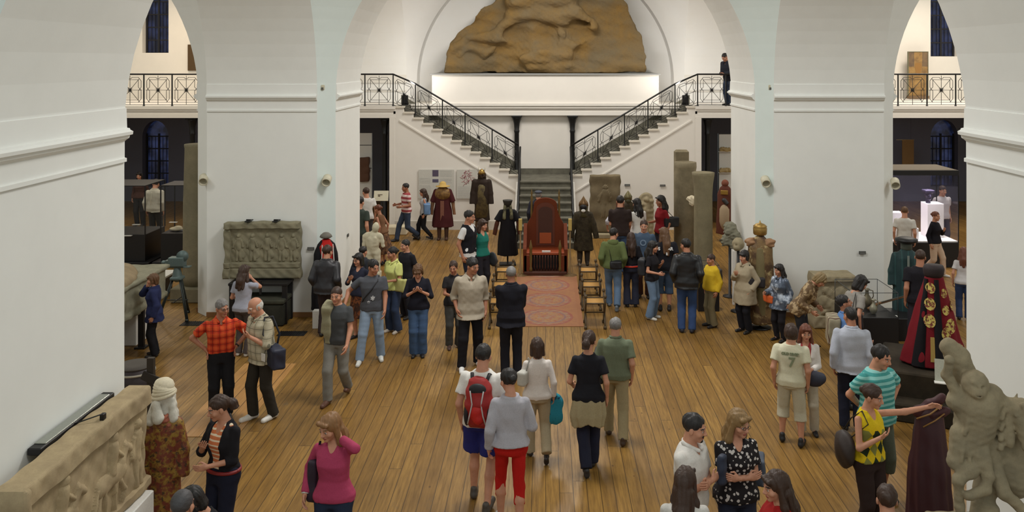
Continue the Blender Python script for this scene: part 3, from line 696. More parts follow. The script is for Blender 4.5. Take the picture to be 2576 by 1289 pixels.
# top garments: sleeve length (1 = elbow, 2 = wrist), hem height, thickness, neck opening, part name
TOPS = {'tee': (.62, .87, .014, 'round', 't_shirt'), 'fitted': (.55, .88, .008, 'round', 't_shirt'), 'shirt': (1.93, .86, .017, 'v', 'shirt'), 'rolled': (1.35, .86, .017, 'v', 'shirt'),
        'polo': (.72, .88, .017, 'v', 'polo_shirt'), 'short_shirt': (.72, .87, .02, 'v', 'shirt'), 'tucked': (.72, .98, .017, 'v', 'shirt'), 'tank': (0, .90, .007, 'deep', 'tank_top'), 'sweater': (1.93, .89, .018, 'round', 'sweater'),
        'vneck': (1.3, .88, .012, 'deep', 'top'), 'jacket': (1.96, .83, .034, 'v', 'jacket'), 'coat': (1.96, .62, .034, 'v', 'coat'), 'hoodie': (1.93, .88, .03, 'round', 'hoodie'), 'cardigan': (1.3, .87, .02, 'open', 'cardigan'), 'vest': (0, .96, .022, 'deep', 'vest'), 'blazer': (1.93, .80, .03, 'v', 'blazer')}
PEOPLE = {}
def textobj(cu, name, m):
    t = bpy.data.objects.new('tmp', cu); COL.objects.link(t); dg = bpy.context.evaluated_depsgraph_get(); me = bpy.data.meshes.new_from_object(t.evaluated_get(dg)); bpy.data.objects.remove(t)
    me.materials.clear(); me.materials.append(m); o = bpy.data.objects.new(name, me); COL.objects.link(o); return o
def person(key, label, hx, hy, fx, fy=None, h=1.72, face=0, sex='m', hair=('short', HBLK), skin=0, tops=(('tee', (80, 80, 80)),), bot=('trousers', (30, 30, 36)), shoe=(30, 28, 28),
           R='down', L='down', legs='stand', lean=0, sl=0, turn=0, nod=5, tilt=0, fat=1.0, z0=0.0, curl=.5, extra=None, D=None, group='museum visitors'):
    if D is None:
        if fy is not None: D = FPX*(EYE-z0)/(fy-10-VY); h = min(1.93, max(1.38, EYE-z0-(hy-VY)*D/FPX))/math.cos(math.radians(lean*.6))
        else: D = FPX*(EYE-z0-h)/(hy-VY)
    elif h is None: h = EYE-z0-(hy-VY)*D/FPX
    X0 = xat(fx, D); s = h/1.765; near = D < 15; vox = .0125 if near else .016
    seed = hash(label) % 9973 if False else sum(map(ord, label)) % 9973
    fem = sex == 'f'; rg = np.array(RF if fem else RM); rg[:, 1] *= np.interp(rg[:, 0], [.8, .95, 1.2, 1.45, 1.5], [1.09, 1.09, 1.06, 1.03, 1]); rg[:, 2] *= 1.04; rg[:, 1] *= 1+(fat-1)*np.interp(rg[:, 0], [.8, 1.05, 1.3, 1.5], [.7, 1, .6, 0]); rg[:, 2] *= 1+(fat-1)*np.interp(rg[:, 0], [.8, 1.05, 1.3, 1.5], [.7, 1.5, .6, 0])
    shx = .163 if fem else .192
    LR = Ry(math.radians(sl))@Rx(math.radians(lean)); o = np.array((0, 0, .95))
    TF = lambda p: LR@(np.array(p, float)-o)+o
    lg = LEG[legs] if isinstance(legs, str) else legs
    hipz = .92-(.03 if 'walk' in str(legs) else .05 if legs == 'stride' else .012)
    J = {}
    for i, sx in ((0, -1), (1, 1)):
        fxx, fyy, fl = lg[i]; hip = np.array((sx*.088, 0, hipz)); ank = np.array((fxx, fyy+.02, .085+fl))
        kn, ank = ik(hip, ank, .435, .405, (sx*.1, -1, 0)); J['hip', sx], J['kn', sx], J['an', sx] = hip, kn, ank
        sh = TF((sx*shx, .008, 1.378)); pr = R if sx < 0 else L
        tgt, pole = ARM[pr] if isinstance(pr, str) else pr
        tg = TF((sx*tgt[0], tgt[1], tgt[2])); pl = LR@np.array((sx*pole[0], pole[1], pole[2]))
        el, wr = ik(sh, tg, .285, .25, pl); J['sh', sx], J['el', sx], J['wr', sx] = sh, el, wr
    HR = Rz(math.radians(turn))@Ry(math.radians(tilt))@Rx(math.radians(nod+lean*.5)); nb = TF((0, .015, 1.455)); hc = nb+LR@np.array((0, -.004, .026))+HR@np.array((0, -.028, .130))
    k = BOOST
    def mk(c, **kw): return c if isinstance(c, bpy.types.Material) else mat(c, **kw)
    bk0 = bot[0]; hs0 = 1.06
    # ---- body: one continuous skin, with head and hands
    cov = 0 if bk0 in ('shorts', 'cargo', 'capri', 'skirt') else .014
    g = S(); g.rings(rg, LR, o, t=-.010, k=.02, lo=.86)
    g.cap(nb-LR@np.array((0, 0, .03)), hc+HR@np.array((0, .025, -.08)), .056 if fem else .064, .05 if fem else .056, .02)
    for sx in (-1, 1):
        g.cap(J['sh', sx], J['el', sx], .038 if fem else .046, .034 if fem else .040, .02); g.cap(J['el', sx], J['wr', sx], .037 if fem else .043, .022 if fem else .026, .015)
        g.cap(J['hip', sx], J['kn', sx], .066, .053-max(cov, .006), .02); c = J['kn', sx]+(J['an', sx]-J['kn', sx])*.35+np.array((0, .012, 0))
        g.cap(J['kn', sx], c, .052-cov, .054-cov, .02); g.cap(c, J['an', sx], .054-cov, .034-cov*.4, .02); g.cap(J['an', sx], J['an', sx]+np.array((0, -.08, -.045)), .032, .025, .02)
    V, Q = g.mesh(vox if near else .018); mi = np.zeros(len(Q), int); Vs = [V]; Qs = [Q]; ms = [mi]; n = len(V)
    hV, hQ, hm = head_arr(sex, near); Vs.append(hV@HR.T*hs0+hc); Qs.append(hQ+n); ms.append(hm); n += len(hV)
    for sx in (-1, 1):
        f = nrm(J['wr', sx]-J['el', sx]); pr = R if sx < 0 else L
        th = np.array((0, -1.0, 0))*(abs(f[2])+.1)+np.array((0, 0, 1.0))*(1-abs(f[2])); 
        if f[2] > .5: th = np.array((-sx*.6, .8, 0))
        if pr == 'hip': f = nrm(f+np.array((0, -.6, -.3))); th = np.array((0, .9, -.2))
        if pr == 'fold': th = np.array((0, 0, 1.0)); f = nrm(f+np.array((-sx*.4, 0, .2)))
        ez = -f; ey = -nrm(th-f*(th@f)); ex = np.cross(ey, ez); B = np.stack([ex, ey, ez], 1)
        cv, cq = hand_arr(curl); cv = cv*(.9 if fem else 1.0)*np.array((1 if sx < 0 else -1, 1, 1)); cq = cq if sx < 0 else cq[:, ::-1]
        Vs.append(cv@B.T+J['wr', sx]); Qs.append(cq+n); ms.append(np.zeros(len(cq), int)); n += len(cv)
    hcol = hair[1]
    body = newobj('person', np.concatenate(Vs)*s, np.concatenate(Qs), [SKIN[skin], EYE_M, LIP, EYEW, hairm(hcol)], None, mi=np.concatenate(ms), loc=(X0, D, z0), rz=math.radians(face))
    tag(body, label, 'person', group)
    # ---- hair
    hg = hair_shape(hair[0], seed)
    if hg is not None: hg.obj('hair', .006 if near else .008, hairm(hcol), body, T=(HR*hs0, hc), sc_=s)
    # ---- lower garment
    bk, bc = bot[0], bot[1]; bt = bot[2] if len(bot) > 2 else .012; bm_ = mk(bc, bs=80)
    g = S(); waist = 1.0
    if bk == 'skirt':
        zh = bt if bt > .05 else .5
        g.rings([(zh, .21, .19, 0, .06), (.7, .19, .15, 0, .04), (.87, .18, .128, .004, .01), (.95, .172, .122, .006, 0), (1.02, .150, .11, 0, 0)], LR, o, k=.01, nf=9, ph=seed); g.noise(.004, 18, seed, (1, 1, .3))
        nm = 'skirt'
    else:
        g.rings(rg, LR*0+np.eye(3) if lean < 20 else LR, o, t=bt*.6+.001, k=.02, lo=.83, hi=waist); g.el((0, .005, .865), (.13, .09, .06), .05)
        for sx in (-1, 1):
            H, K, A = J['hip', sx], J['kn', sx], J['an', sx]; A2 = A+nrm(A-K)*.03
            if bk == 'shorts':
                e = H+(K-H)*.80; g.cap(H, e, .088+bt, .080+bt*1.2, .02, flat=True)
            elif bk == 'cargo':
                g.cap(H, K, .09+bt, .074+bt, .015); e = K+(A-K)*.35; g.cap(K, e, .074+bt, .080+bt, .01, flat=True)
            elif bk == 'capri':
                g.cap(H, K, .082+bt, .056+bt, .03); e = K+(A-K)*.45; g.cap(K, e, .056+bt, .056+bt, .02, flat=True)
            else:
                fl = {'trousers': .055, 'slim': .042, 'flare': .078, 'wide': .075, 'jeans': .055}[bk]
                g.cap(H, K, .092+bt, .064+bt*1.2, .03); g.cap(K, A2, .064+bt*1.2, fl+.006+bt, .02, flat=True)
        g.noise(.003, 24, seed, (1, 1, .7)); g.noise(.0012, 60, seed+3, (.8, .8, .8))
        nm = {'shorts': 'shorts', 'cargo': 'shorts', 'capri': 'shorts', 'jeans': 'jeans', 'flare': 'jeans'}.get(bk, 'trousers')
    g.obj(nm, vox, bm_, body, sc_=s)
    # ---- tops
    for ti, tp in enumerate(tops):
        kind, c = tp[0], tp[1]; ov = tp[2] if len(tp) > 2 else {}
        sl_, hem, t, neck, nm = TOPS[kind]; sl_ = ov.get('sleeve', sl_); hem = ov.get('hem', hem); t = ov.get('t', t); neck = ov.get('neck', neck); nm = ov.get('name', nm)
        r2 = rg.copy()
        lowrows = []
        hs = (.172, .13) if hem > .8 else (.185, .15)
        if hem < .87: lowrows = [(hem, hs[0]*fat, hs[1]*fat, .004)]+([(.8, .172*fat, .13*fat, .004)] if hem < .75 else [])
        r2 = np.array(lowrows+[tuple(q) for q in r2 if q[0] >= .86 and q[0] < 1.46])
        r2[r2[:, 0] < 1.2, 1] = np.maximum(r2[r2[:, 0] < 1.2, 1], ov.get('loose', .132 if fem else .152)); r2[-1, 1] *= .9
        if hem < .95: r2[:, 1] += .014*np.interp(r2[:, 0], [.95, 1.1], [1, 0]); r2[:, 2] += .014*np.interp(r2[:, 0], [.95, 1.1], [1, 0])
        g = S(); g.rings(r2, LR, o, t=t, k=.02, lo=hem, hi=1.452+t*.6, pw=2.4)
        for sx in (-1, 1):
            sh, el, wr = J['sh', sx], J['el', sx], J['wr', sx]; a, b = (.036, .036) if fem else (.044, .041)
            if sl_ > 0:
                if sl_ < 1: g.cap(sh, sh+(el-sh)*sl_, a+t, b+t+.012, .025, flat=True)
                else:
                    g.cap(sh, el, a+t*.9, b+t*.9, .025); e2 = el+(wr-el)*(sl_-1); g.cap(el, e2, b+t-.001, (.034 if fem else .038)+t*.8, .012, flat=True)
            else:
                g.cap(TF((sx*(shx-.05), .005, 1.2)), TF((sx*(shx-.055), .01, 1.43)), .04, .02, .03)
        F_ = lambda p: TF(p)
        if neck == 'round': g.cap(F_((0, -.03, 1.50)), F_((0, -.09, 1.52)), .058, .06, .008, 's'); g.cap(F_((0, .02, 1.485)), F_((0, .02, 1.60)), .060, .07, .008, 's')
        elif neck == 'v': g.cap(F_((0, -.15, 1.36)), F_((0, -.07, 1.50)), .03, .075, .008, 's'); g.cap(F_((0, .02, 1.50)), F_((0, .02, 1.60)), .062, .075, .008, 's')
        elif neck == 'deep': g.cap(F_((0, -.16, 1.34)), F_((0, -.06, 1.49)), .034, .082, .008, 's'); g.cap(F_((0, .02, 1.475)), F_((0, .02, 1.60)), .07, .09, .008, 's')
        elif neck == 'open': g.cap(F_((0, -.17, .80)), F_((0, -.17, 1.25)), .075, .085, .008, 's'); g.cap(F_((0, -.15, 1.25)), F_((0, -.05, 1.50)), .075, .085, .008, 's')
        g.noise(.0032 if t > .012 else .002, 22, seed+ti, (1, 1, .8)); g.noise(.0013, 60, seed+5+ti, (.8, .8, .6))
        so = g.obj(nm, vox, mk(c, bs=80), body, sc_=s)
        if kind in ('polo', 'shirt', 'rolled', 'short_shirt', 'tucked', 'jacket', 'coat', 'blazer'):
            g = S()
            for sx in (-1, 1):
                pts = [(0, .075, 1.475), (sx*.06, .05, 1.475), (sx*.075, -.02, 1.462), (sx*.03, -.095, 1.425)]
                for a, b in zip(pts[:-1], pts[1:]): g.cap(F_(a), F_(b), .013+t*.3, .013+t*.3, .008)
            g.obj('collar', .0085, mk(c, bs=80), so, sc_=s)
        if kind == 'hoodie':
            g = S(); g.el(F_((0, .09, 1.44)), (.11, .055, .07), .02); g.cap(F_((-.09, .02, 1.46)), F_((.09, .02, 1.46)), .03, .03, .02); g.obj('hood', .012, mk(c, bs=80), so, sc_=s)
    # ---- shoes
    key_s = 'shoe'
    if key_s not in _hc:
        g = S(); g.cap((0, .055, .045), (0, -.06, .045), .038, .036, .02); g.cap((0, -.05, .036), (0, -.165, .028), .042, .036, .02); g.cap((0, .04, .06), (0, .035, .11), .04, .038, .02)
        g.cut(lambda X, Y, Z: -Z+.002+0*X+0*Y); _hc[key_s] = g.mesh(.010)
    for sx in (-1, 1):
        vv, qq = _hc[key_s]; A = J['an', sx]; fl = lg[0 if sx < 0 else 1][2]; pit = Rx(-min(.9, fl*7)) ; out = Rz(math.radians(-sx*-8))
        pv = vv*np.array((1, 1, 1))*(.9 if fem else 1.0); pv = (pv-np.array((0, -.12, 0)))@pit.T+np.array((0, -.12, 0)) if fl > .01 else pv
        pv = pv@out.T+np.array((A[0], A[1]-.01, 0 if fl > .01 else A[2]-.085))
        pv[:, 2] -= pv[:, 2].min() if fl <= .01 else (pv[:, 2].min()-.003)
        newobj('shoe', pv*s, qq, mat(shoe, .5, bump=.1, name='leather'), body)
    P = dict(o=body, J=J, s=s, hc=hc, HR=HR, TF=TF, LR=LR, face=math.radians(face), loc=np.array((X0, D, z0)), D=D)
    P['w'] = lambda p, P=P: P['loc']+Rz(P['face'])@(np.array(p, float)*P['s'])
    PEOPLE[key] = P
    for e in (extra or ()):
        if e[0] == 'belt':
            m = MB(); rr = 1.0; pts = []
            for j in range(33):
                a = 2*PI*j/32; pts.append((math.cos(a)*(.19 if not fem else .192), math.sin(a)*(.133 if not fem else .136)+.004, e[2] if len(e) > 2 else .985))
            m.tube([tuple(np.array(p)*s) for p in pts], .02*s, 6, cap=False).build('belt', mat(e[1], .5, name='leather'), body)
        if e[0] == 'glasses':
            m = MB()
            for x in (-1, 1):
                c = np.array((x*.031, -.101, .0)); pts = [c+np.array((math.cos(a)*.022, 0, math.sin(a)*.014)) for a in np.linspace(0, 2*PI, 13)]
                m.tube([tuple((HR@p+hc)*s) for p in pts], .0022*s, 5); m.rod(tuple((HR@np.array((x*.053, -.1, .004))+hc)*s), tuple((HR@np.array((x*.08, 0, .004))+hc)*s), .002*s)
            m.rod(tuple((HR@np.array((-.01, -.105, .002))+hc)*s), tuple((HR@np.array((.01, -.105, .002))+hc)*s), .0022*s); m.build('glasses', mat((40, 34, 34), .4, name='frame'), body)
        if e[0] == 'beard':
            g = S(); g.el((0, -.068, -.098), (.03, .026, .022), .01); g.cap((-.024, -.088, -.049), (.024, -.088, -.049), .006, .006, .004); g.obj('beard', .005, hairm(e[1]), body, T=(HR, hc), sc_=s)
        if e[0] == 'mustache':
            g = S(); g.cap((-.026, -.090, -.05), (.026, -.090, -.05), .009, .009, .004); g.obj('mustache', .005, hairm(e[1]), body, T=(HR, hc), sc_=s)
        if e[0] == 'watch':
            wv = J['wr', e[1]]; m = MB(); f = nrm(J['wr', e[1]]-J['el', e[1]]); m.tube([tuple((wv-f*.02)*s), tuple((wv-f*.0)*s)], .034*s, 10).build('watch', mat((28, 28, 30), .4, name='watch'), body)
        if e[0] == 'text':
            for (tx, size, x, z, y) in e[1]:
                cu = bpy.data.curves.new('lettering', 'FONT'); cu.body = tx; cu.size = size; cu.align_x = 'CENTER'; cu.extrude = .004; cu.offset = .004
                oo = textobj(cu, 'lettering', mat(e[2], .7, bump=0, name='print')); oo.parent = body
                oo.rotation_euler = (PI/2, 0, PI) if y > 0 else (PI/2, 0, 0); oo.location = (x*s, y*s, z*s)
        if e[0] == 'bracelet':
            wv = J['wr', e[1]]; m = MB(); f = nrm(J['wr', e[1]]-J['el', e[1]]); m.tube([tuple((wv-f*.05)*s), tuple((wv-f*.01)*s)], .036*s, 10).build('bracelet', mat((205, 205, 200), .4, name='bracelet'), body)
    return P
def bag(pk, name, label, cat, p, size, c, rot=0, strap=None, sw=.012, vox=.011, shape='box', flap=True, m=None):
    P = PEOPLE[pk]; m = m or mat(c, .6, bs=50, name='bag')
    g = S()
    if shape == 'box': g.bx((0, 0, 0), size, .03, R=None)
    else: g.el((0, 0, 0), size, .02)
    g.noise(.006, 22, len(label)); 
    b = g.obj('body', vox, m, None); b.name = name
    b.location = P['w'](p); b.rotation_euler = (0, 0, P['face']+math.radians(rot)); tag(b, label, cat)
    if strap:
        inv = lambda q: Rz(-(P['face']+math.radians(rot)))@(P['w'](q)-P['w'](p)); mb = MB()
        mb.tube([tuple(inv(q)) for q in strap], sw, 6, sq=.5).build('strap', mat(tuple(v*.8 for v in c), .6, name='bag'), b)
    return b
# ================================================================ exhibits
ST1 = stone((150, 138, 112), (124, 114, 92), 3, .6, name='carved_limestone', boost=1.0); ST2 = stone((128, 118, 96), (100, 92, 74), 3, .6, name='dark_limestone', boost=1.0)
ST3 = stone((160, 150, 128), (176, 166, 144), 4, .4, name='pale_marble', boost=1.2); WHITE = mat((214, 212, 206), .6, name='white_paint', boost=1.1, bump=.02); BLK = mat((20, 18, 20), .5, name='black_paint', boost=1, bump=.03); DKWOOD = mat((34, 26, 22), .6, name='dark_wood', boost=1.2, bump=.3)
def relief(name, label, cat, W, H, T, fn, loc, rz, m_, res=.02, tilt=0):
    # slab standing on its bottom edge, front facing local -Y, carved heights from fn(x, z), ragged outline
    nx, nz = int(W/res), int(H/res); xs = np.linspace(-W/2, W/2, nx+1); zs = np.linspace(0, H, nz+1)
    X, Z = np.meshgrid(xs, zs, indexing='ij'); h = fn(X, Z); rs = np.random.RandomState(4)
    ex = np.minimum(W/2-np.abs(X), np.minimum(Z, H-Z)); h = h-.03*np.exp(-ex/.012)
    jag = .012*np.sin(Z*9+1)+.008*np.sin(Z*23); jz = .010*np.sin(X*3+1)+.005*np.sin(X*19+2)
    Xo = X*(1+0*Z)+jag*(X/(W/2))**5; Zo = Z+jz*(Z/H)**6
    V = np.stack([Xo, -h, Zo], 2).reshape(-1, 3); n = nz+1; idx = lambda i, j: i*n+j
    I, J = np.meshgrid(np.arange(nx), np.arange(nz), indexing='ij'); I = I.ravel(); J = J.ravel()
    F = np.stack([idx(I, J), idx(I+1, J), idx(I+1, J+1), idx(I, J+1)], 1).tolist()
    B = [idx(i, 0) for i in range(nx+1)]+[idx(nx, j) for j in range(1, nz+1)]+[idx(i, nz) for i in range(nx-1, -1, -1)]+[idx(0, j) for j in range(nz-1, 0, -1)]
    o0 = len(V); Vb = V[B].copy(); Vb[:, 1] = T; k = len(B)
    V = np.concatenate([V, Vb]); F += [[B[(i+1) % k], B[i], o0+i, o0+(i+1) % k] for i in range(k)]+[[o0+i for i in range(k)][::-1]]
    o = newobj(name, V, F, m_, None, smooth=False, loc=loc); o.rotation_euler = (math.radians(tilt), 0, rz)
    return tag(o, label, cat)
def caps2(X, Z, items):
    h = np.zeros_like(X)
    for (x0, z0, x1, z1, r, a) in items:
        dx, dz = x1-x0, z1-z0; t = np.clip(((X-x0)*dx+(Z-z0)*dz)/(dx*dx+dz*dz+1e-9), 0, 1); d = np.hypot(X-x0-t*dx, Z-z0-t*dz)/r
        h = np.maximum(h, a*np.sqrt(np.maximum(0, 1-d*d)))
    return h
def horse2(cx, z, k, d=1):
    q = lambda a, b, c, e, r, am=.035: (cx+d*a*k, z+b*k, cx+d*c*k, z+e*k, r*k, am)
    return [q(-.28, .5, .22, .52, .13, .045), q(.2, .55, .38, .78, .08), q(.36, .8, .52, .70, .055), q(-.3, .42, -.42, .2, .05), q(-.42, .2, -.36, 0, .03), q(-.2, .42, -.16, 0, .035), q(.18, .42, .34, .22, .045), q(.34, .22, .26, .05, .03), q(.1, .42, .08, 0, .035), q(-.38, .52, -.52, .3, .03),
            q(-.02, .6, .02, .95, .09, .05), q(.03, 1.05, .03, 1.07, .08, .05), q(.0, .55, .08, .3, .045), q(.05, .88, .25, .72, .035)]
def man2(cx, z, k): 
    q = lambda a, b, c, e, r, am=.03: (cx+a*k, z+b*k, cx+c*k, z+e*k, r*k, am)
    return [q(0, .45, 0, .78, .11, .04), q(0, .92, 0, .93, .075, .045), q(-.05, .45, -.07, .03, .06), q(.05, .45, .07, .03, .06), q(-.1, .75, -.2, .5, .04), q(.1, .75, .16, .52, .04), q(-.12, .6, .12, .2, .13, .02)]
# ---- big slab on the near left pier
def f_big(X, Z):
    h = caps2(X, Z, horse2(-.45, .10, .62)+horse2(.35, .06, .66)+man2(.85, .1, .62)+man2(-.9, .08, .6)); H = .98
    fr = (Z > H-.17)*.05+(np.abs(Z-(H-.19)) < .012)*-.01+(Z < .09)*.045+(X < -1.0)*.05; return np.maximum(h, fr)+.006*np.sin(X*31)*np.sin(Z*27)+.008*np.sin(X*9+Z*7)
relief('relief_slab', 'large weathered stone slab carved with horses leaning against the near left pier', 'relief slab', 2.12, .98, .17, f_big, (-3.86, 7.42, .88), math.radians(90), stone((168, 150, 118), (138, 122, 96), 3, .7, name='relief_limestone', boost=1.0), .011, 0)
o = thing('slab_support', 'white block carrying the big carved slab by the near left pier', 'support', (-3.86, 7.42, 0)); MB().box(-.24, -.98, 0, .1, .98, .875, .01).build('block', WHITE, o)
o = thing('display_lamp', 'long black and metal lamp bar fixed behind the big carved slab', 'lamp', (-4.09, 7.6, 1.86)); m = MB(); m.box(-.06, -.60, -.03, .05, .60, .03, .008); m.build('lamp_body', BLK, o)
MB().box(-.05, -.52, .028, .045, .52, .04, .004).build('reflector', mat((165, 168, 160), .25, metal=.8, name='metal', boost=1), o); m = MB(); m.rod((.05, -.1, .02), (.24, .02, .06), .006); m.box(.215, .0, -.03, .25, .05, .06, .004); m.build('arm', IRON, o)
# ---- sarcophagus-front slab on an iron table at the middle left pier
def f_mid(X, Z):
    h = caps2(X, Z, sum([man2(x, .34, .52) for x in (-.45, -.18, .1, .38, .6)], [])); H = 1.13
    fr = (Z > H-.17)*.06+(X < -.6)*.05+(Z < .30)*.05-(np.abs(Z-.2) < .012)*.02-(np.abs(Z-(H-.19)) < .015)*.015; return np.maximum(h, fr)+.008*np.sin(X*29+Z*11)*np.sin(Z*25)
X0 = xat(655, 16.75)
relief('relief_slab', 'grey stone slab with worn carved figures hanging on the middle left pier above a black table', 'relief slab', 1.46, 1.08, .12, f_mid, (X0, 16.86, zat(706, 16.7)), 0, stone((132, 126, 104), (108, 104, 86), 3, .7, name='grey_limestone', boost=1.0), .011)
o = thing('iron_table', 'black iron frame table under the carved slab on the middle left pier', 'table', (X0+.02, 16.75, 0)); zt = zat(708, 16.7); MB().box(-.56, -.22, zt-.05, .56, .22, zt, .006).build('top', BLK, o)
for x in (-.5, .5):
    for y in (-.18, .18): MB().box(x-.045, y-.03, 0, x+.045, y+.03, zt-.05, .004).build('leg', BLK, o)
MB().box(.04, -.25, zt-.2, .08, -.225, zt+.06).build('clamp', BLK, o)
for dx in (-.26, .27):
    k = thing('iron_clip', 'iron clip on the %s end of the grey slab top edge' % ('left' if dx < 0 else 'right'), 'clip', (X0+dx, 16.84, zat(556, 16.8))); m = MB(); m.box(-.05, -.08, -.02, .05, .14, .0, .004); m.rod((-.04, .0, .01), (.04, .0, .01), .015); m.build('bar', IRON, k)
o = thing('stone_chest', 'low dark stone chest on the floor under the black iron table', 'chest', (X0+.12, 16.7, 0)); MB().box(-.42, -.3, 0, .42, .26, .42, .03).build('body', stone((62, 62, 52), (44, 44, 38), 4, .5, name='dark_stone', boost=1), o); MB().box(-.44, -.32, .42, .44, .28, .50, .02).build('lid', stone((72, 72, 60), (54, 54, 46), 4, .5, name='dark_stone2', boost=1), o)
# ---- sarcophagus
o = thing('sarcophagus', 'long grey stone sarcophagus with a rounded lid left of the woman in navy', 'sarcophagus', (-8.06, 14.4, 0))
def f_s(g): return g
g = S(); g.bx((0, 0, .94), (1.08, 1.7, .28), .03); g.bx((0, 0, 1.2), (1.13, 1.76, .035), .02); g.bx((0, 0, .70), (1.12, 1.74, .05), .02); 
for y in (-1.2, -.6, 0, .6, 1.2): g.el((1.09, y, .95), (.04, .16, .13), .03); g.cap((1.08, y-.2, 1.05), (1.09, y+.1, .84), .02, .02, .02)
g.noise(.008, 14, 2); g.obj('body', .035, stone((140, 136, 116), (112, 110, 94), 4, .6, name='sarcophagus_stone', boost=1.0), o)
g = S(); g.el((0, 0, 1.22), (1.1, 1.72, .30), .03); g.cut(lambda X, Y, Z: 1.2-Z+0*X+0*Y); g.noise(.01, 12, 3); g.obj('lid', .035, stone((150, 132, 104), (124, 110, 88), 3, .6, name='lid_stone', boost=1.0), o)
for y in (-1.1, 1.2): MB().box(-.95, y-.3, 0, .9, y+.3, .66, .01).build('support_block', WHITE, o)
o = thing('white_board', 'white board lying on a stand behind the stone sarcophagus', 'board', (xat(392, 19), 18.6, 0)); MB().box(-.5, -.35, .42, .5, .35, .46, .005).build('top', WHITE, o); MB().box(-.4, -.3, 0, .4, .3, .42).build('base', BLK, o)
# ---- stone pillar, film camera
o = thing('stone_pillar', 'tall grey stone pillar standing left of the middle left pier', 'pillar', (-7.30, 18.4, 0)); m = MB(); m.lathe([(.30, .30), (.31, .5), (.30, 2.0), (.27, 3.15), (.28, 3.2), (.28, 3.24)], (0, 0, 0), 32); m.build('shaft', stone((124, 116, 94), (104, 98, 80), 2.5, .3, name='pillar_stone', boost=1), o); MB().box(-.42, -.42, 0, .42, .42, .30, .02).build('base', stone((124, 116, 94), (104, 98, 80), 2.5, .3, name='pillar_stone', boost=1), o)
o = thing('film_camera', 'old grey-green film camera on a metal tripod in front of the stone pillar', 'camera', (xat(446, 16.95), 16.95, 0)); GM = mat((96, 112, 110), .5, metal=.3, name='grey_metal', boost=1)
g = S(); g.bx((0, 0, 1.10), (.15, .09, .09), .015); g.bx((.03, 0, 1.0), (.23, .07, .012), .005); g.bx((-.17, 0, 1.08), (.05, .06, .05), .01); g.cap((-.2, 0, 1.08), (-.27, 0, 1.08), .035, .04); g.obj('body', .01, GM, o)
m = MB(); m.tube([(.10, -.03, 1.2), (.10, .03, 1.2)], .11, 20); m.build('film_reel', GM, o); g = S(); g.cap((0, 0, .98), (0, 0, .80), .06, .10); g.bx((0, 0, .78), (.11, .11, .03), .02); g.obj('head', .012, GM, o)
for a in (200, 320, 80):
    r = math.radians(a); d = (math.cos(r), math.sin(r)); m = MB(); m.rod((d[0]*.08, d[1]*.08, .8), (d[0]*.36, d[1]*.36, .01), .018); m.rod((d[0]*.08+.03, d[1]*.08, .8), (d[0]*.36+.03, d[1]*.36, .01), .012); m.lathe([(.03, 0), (.03, .05)], (d[0]*.36, d[1]*.36, 0), 8); m.build('leg', mat((60, 66, 64), .5, metal=.4, name='tripod_metal', boost=1), o)
m = MB(); m.rod((-.2, .0, .35), (.2, .02, .35), .01); m.rod((0, -.2, .35), (0, .2, .36), .01); m.build('brace', IRON, o)
# ---- dark glass display cases, left aisle
def dcase(x, y, w_, d_, hb, hg, label, item=None):
    o = thing('display_case', label, 'display case', (x, y, 0)); MB().box(-w_/2-.15, -d_/2-.15, 0, w_/2+.15, d_/2+.15, .14, .01).build('plinth', BLK, o); MB().box(-w_/2, -d_/2, .14, w_/2, d_/2, hb, .005).build('base', BLK, o)
    m = MB(); m.box(-w_/2, -d_/2, hb, w_/2, d_/2, hg); m.build('glass', glass(.12), o)
    for (a, b) in ((-1, -1), (1, -1), (1, 1), (-1, 1)): MB().box(a*w_/2-.012, b*d_/2-.012, hb, a*w_/2+.012, b*d_/2+.012, hg).build('frame_post', BLK, o)
    MB().box(-w_/2, -d_/2, hg, w_/2, d_/2, hg+.02).build('top', BLK, o); return o
dcase(xat(330, 21.6), 21.7, 1.1, 1.1, .78, 1.95, 'dark glass display case in the left aisle nearest the left pier'); dcase(xat(452, 21.4), 21.6, .75, .8, .80, 1.95, 'dark glass display case between the suspenders man and the stone pillar')
for (px, py, D) in ((343, 566, 21.4), (322, 594, 21.1), (436, 560, 21.2)):
    o = MB().box(-.09, -.04, 0, .09, .04, .012).build('caption_card', WHITE, None, loc=(xat(px, D), D, zat(py, D))); tag(o, {343: 'white caption card inside the left dark glass case', 322: 'small white caption card low in the left dark glass case', 436: 'white caption card inside the right dark glass case of the left aisle'}[px], 'card')
g = S(); g.el((0, 0, .05), (.16, .1, .05), .02); g.el((.05, 0, .08), (.1, .08, .05), .02); o = g.obj('stone_fragment', .012, ST3, loc=(xat(443, 21.5), 21.5, .805)); tag(o, 'pale stone fragment inside the dark glass case beside the pillar', 'stone')
# ---- floor grates
for (px, py, w_, d_, l) in ((492, 815, .52, .28, 'black iron floor grate left of the man in red plaid'), (735, 840, .5, .28, 'black iron floor grate in front of the iron table')):
    p = at(px, py); o = thing('floor_grate', l, 'floor grate', (p.x, p.y, 0)); m = MB(); m.box(-w_/2, -d_/2, .001, w_/2, d_/2, .004); m.build('plate', BLK, o); m = MB()
    for k in range(14): x = -w_/2+w_*(k+.5)/14; m.box(x-.005, -d_/2, .004, x+.005, d_/2, .010)
    m.build('bars', IRON, o)
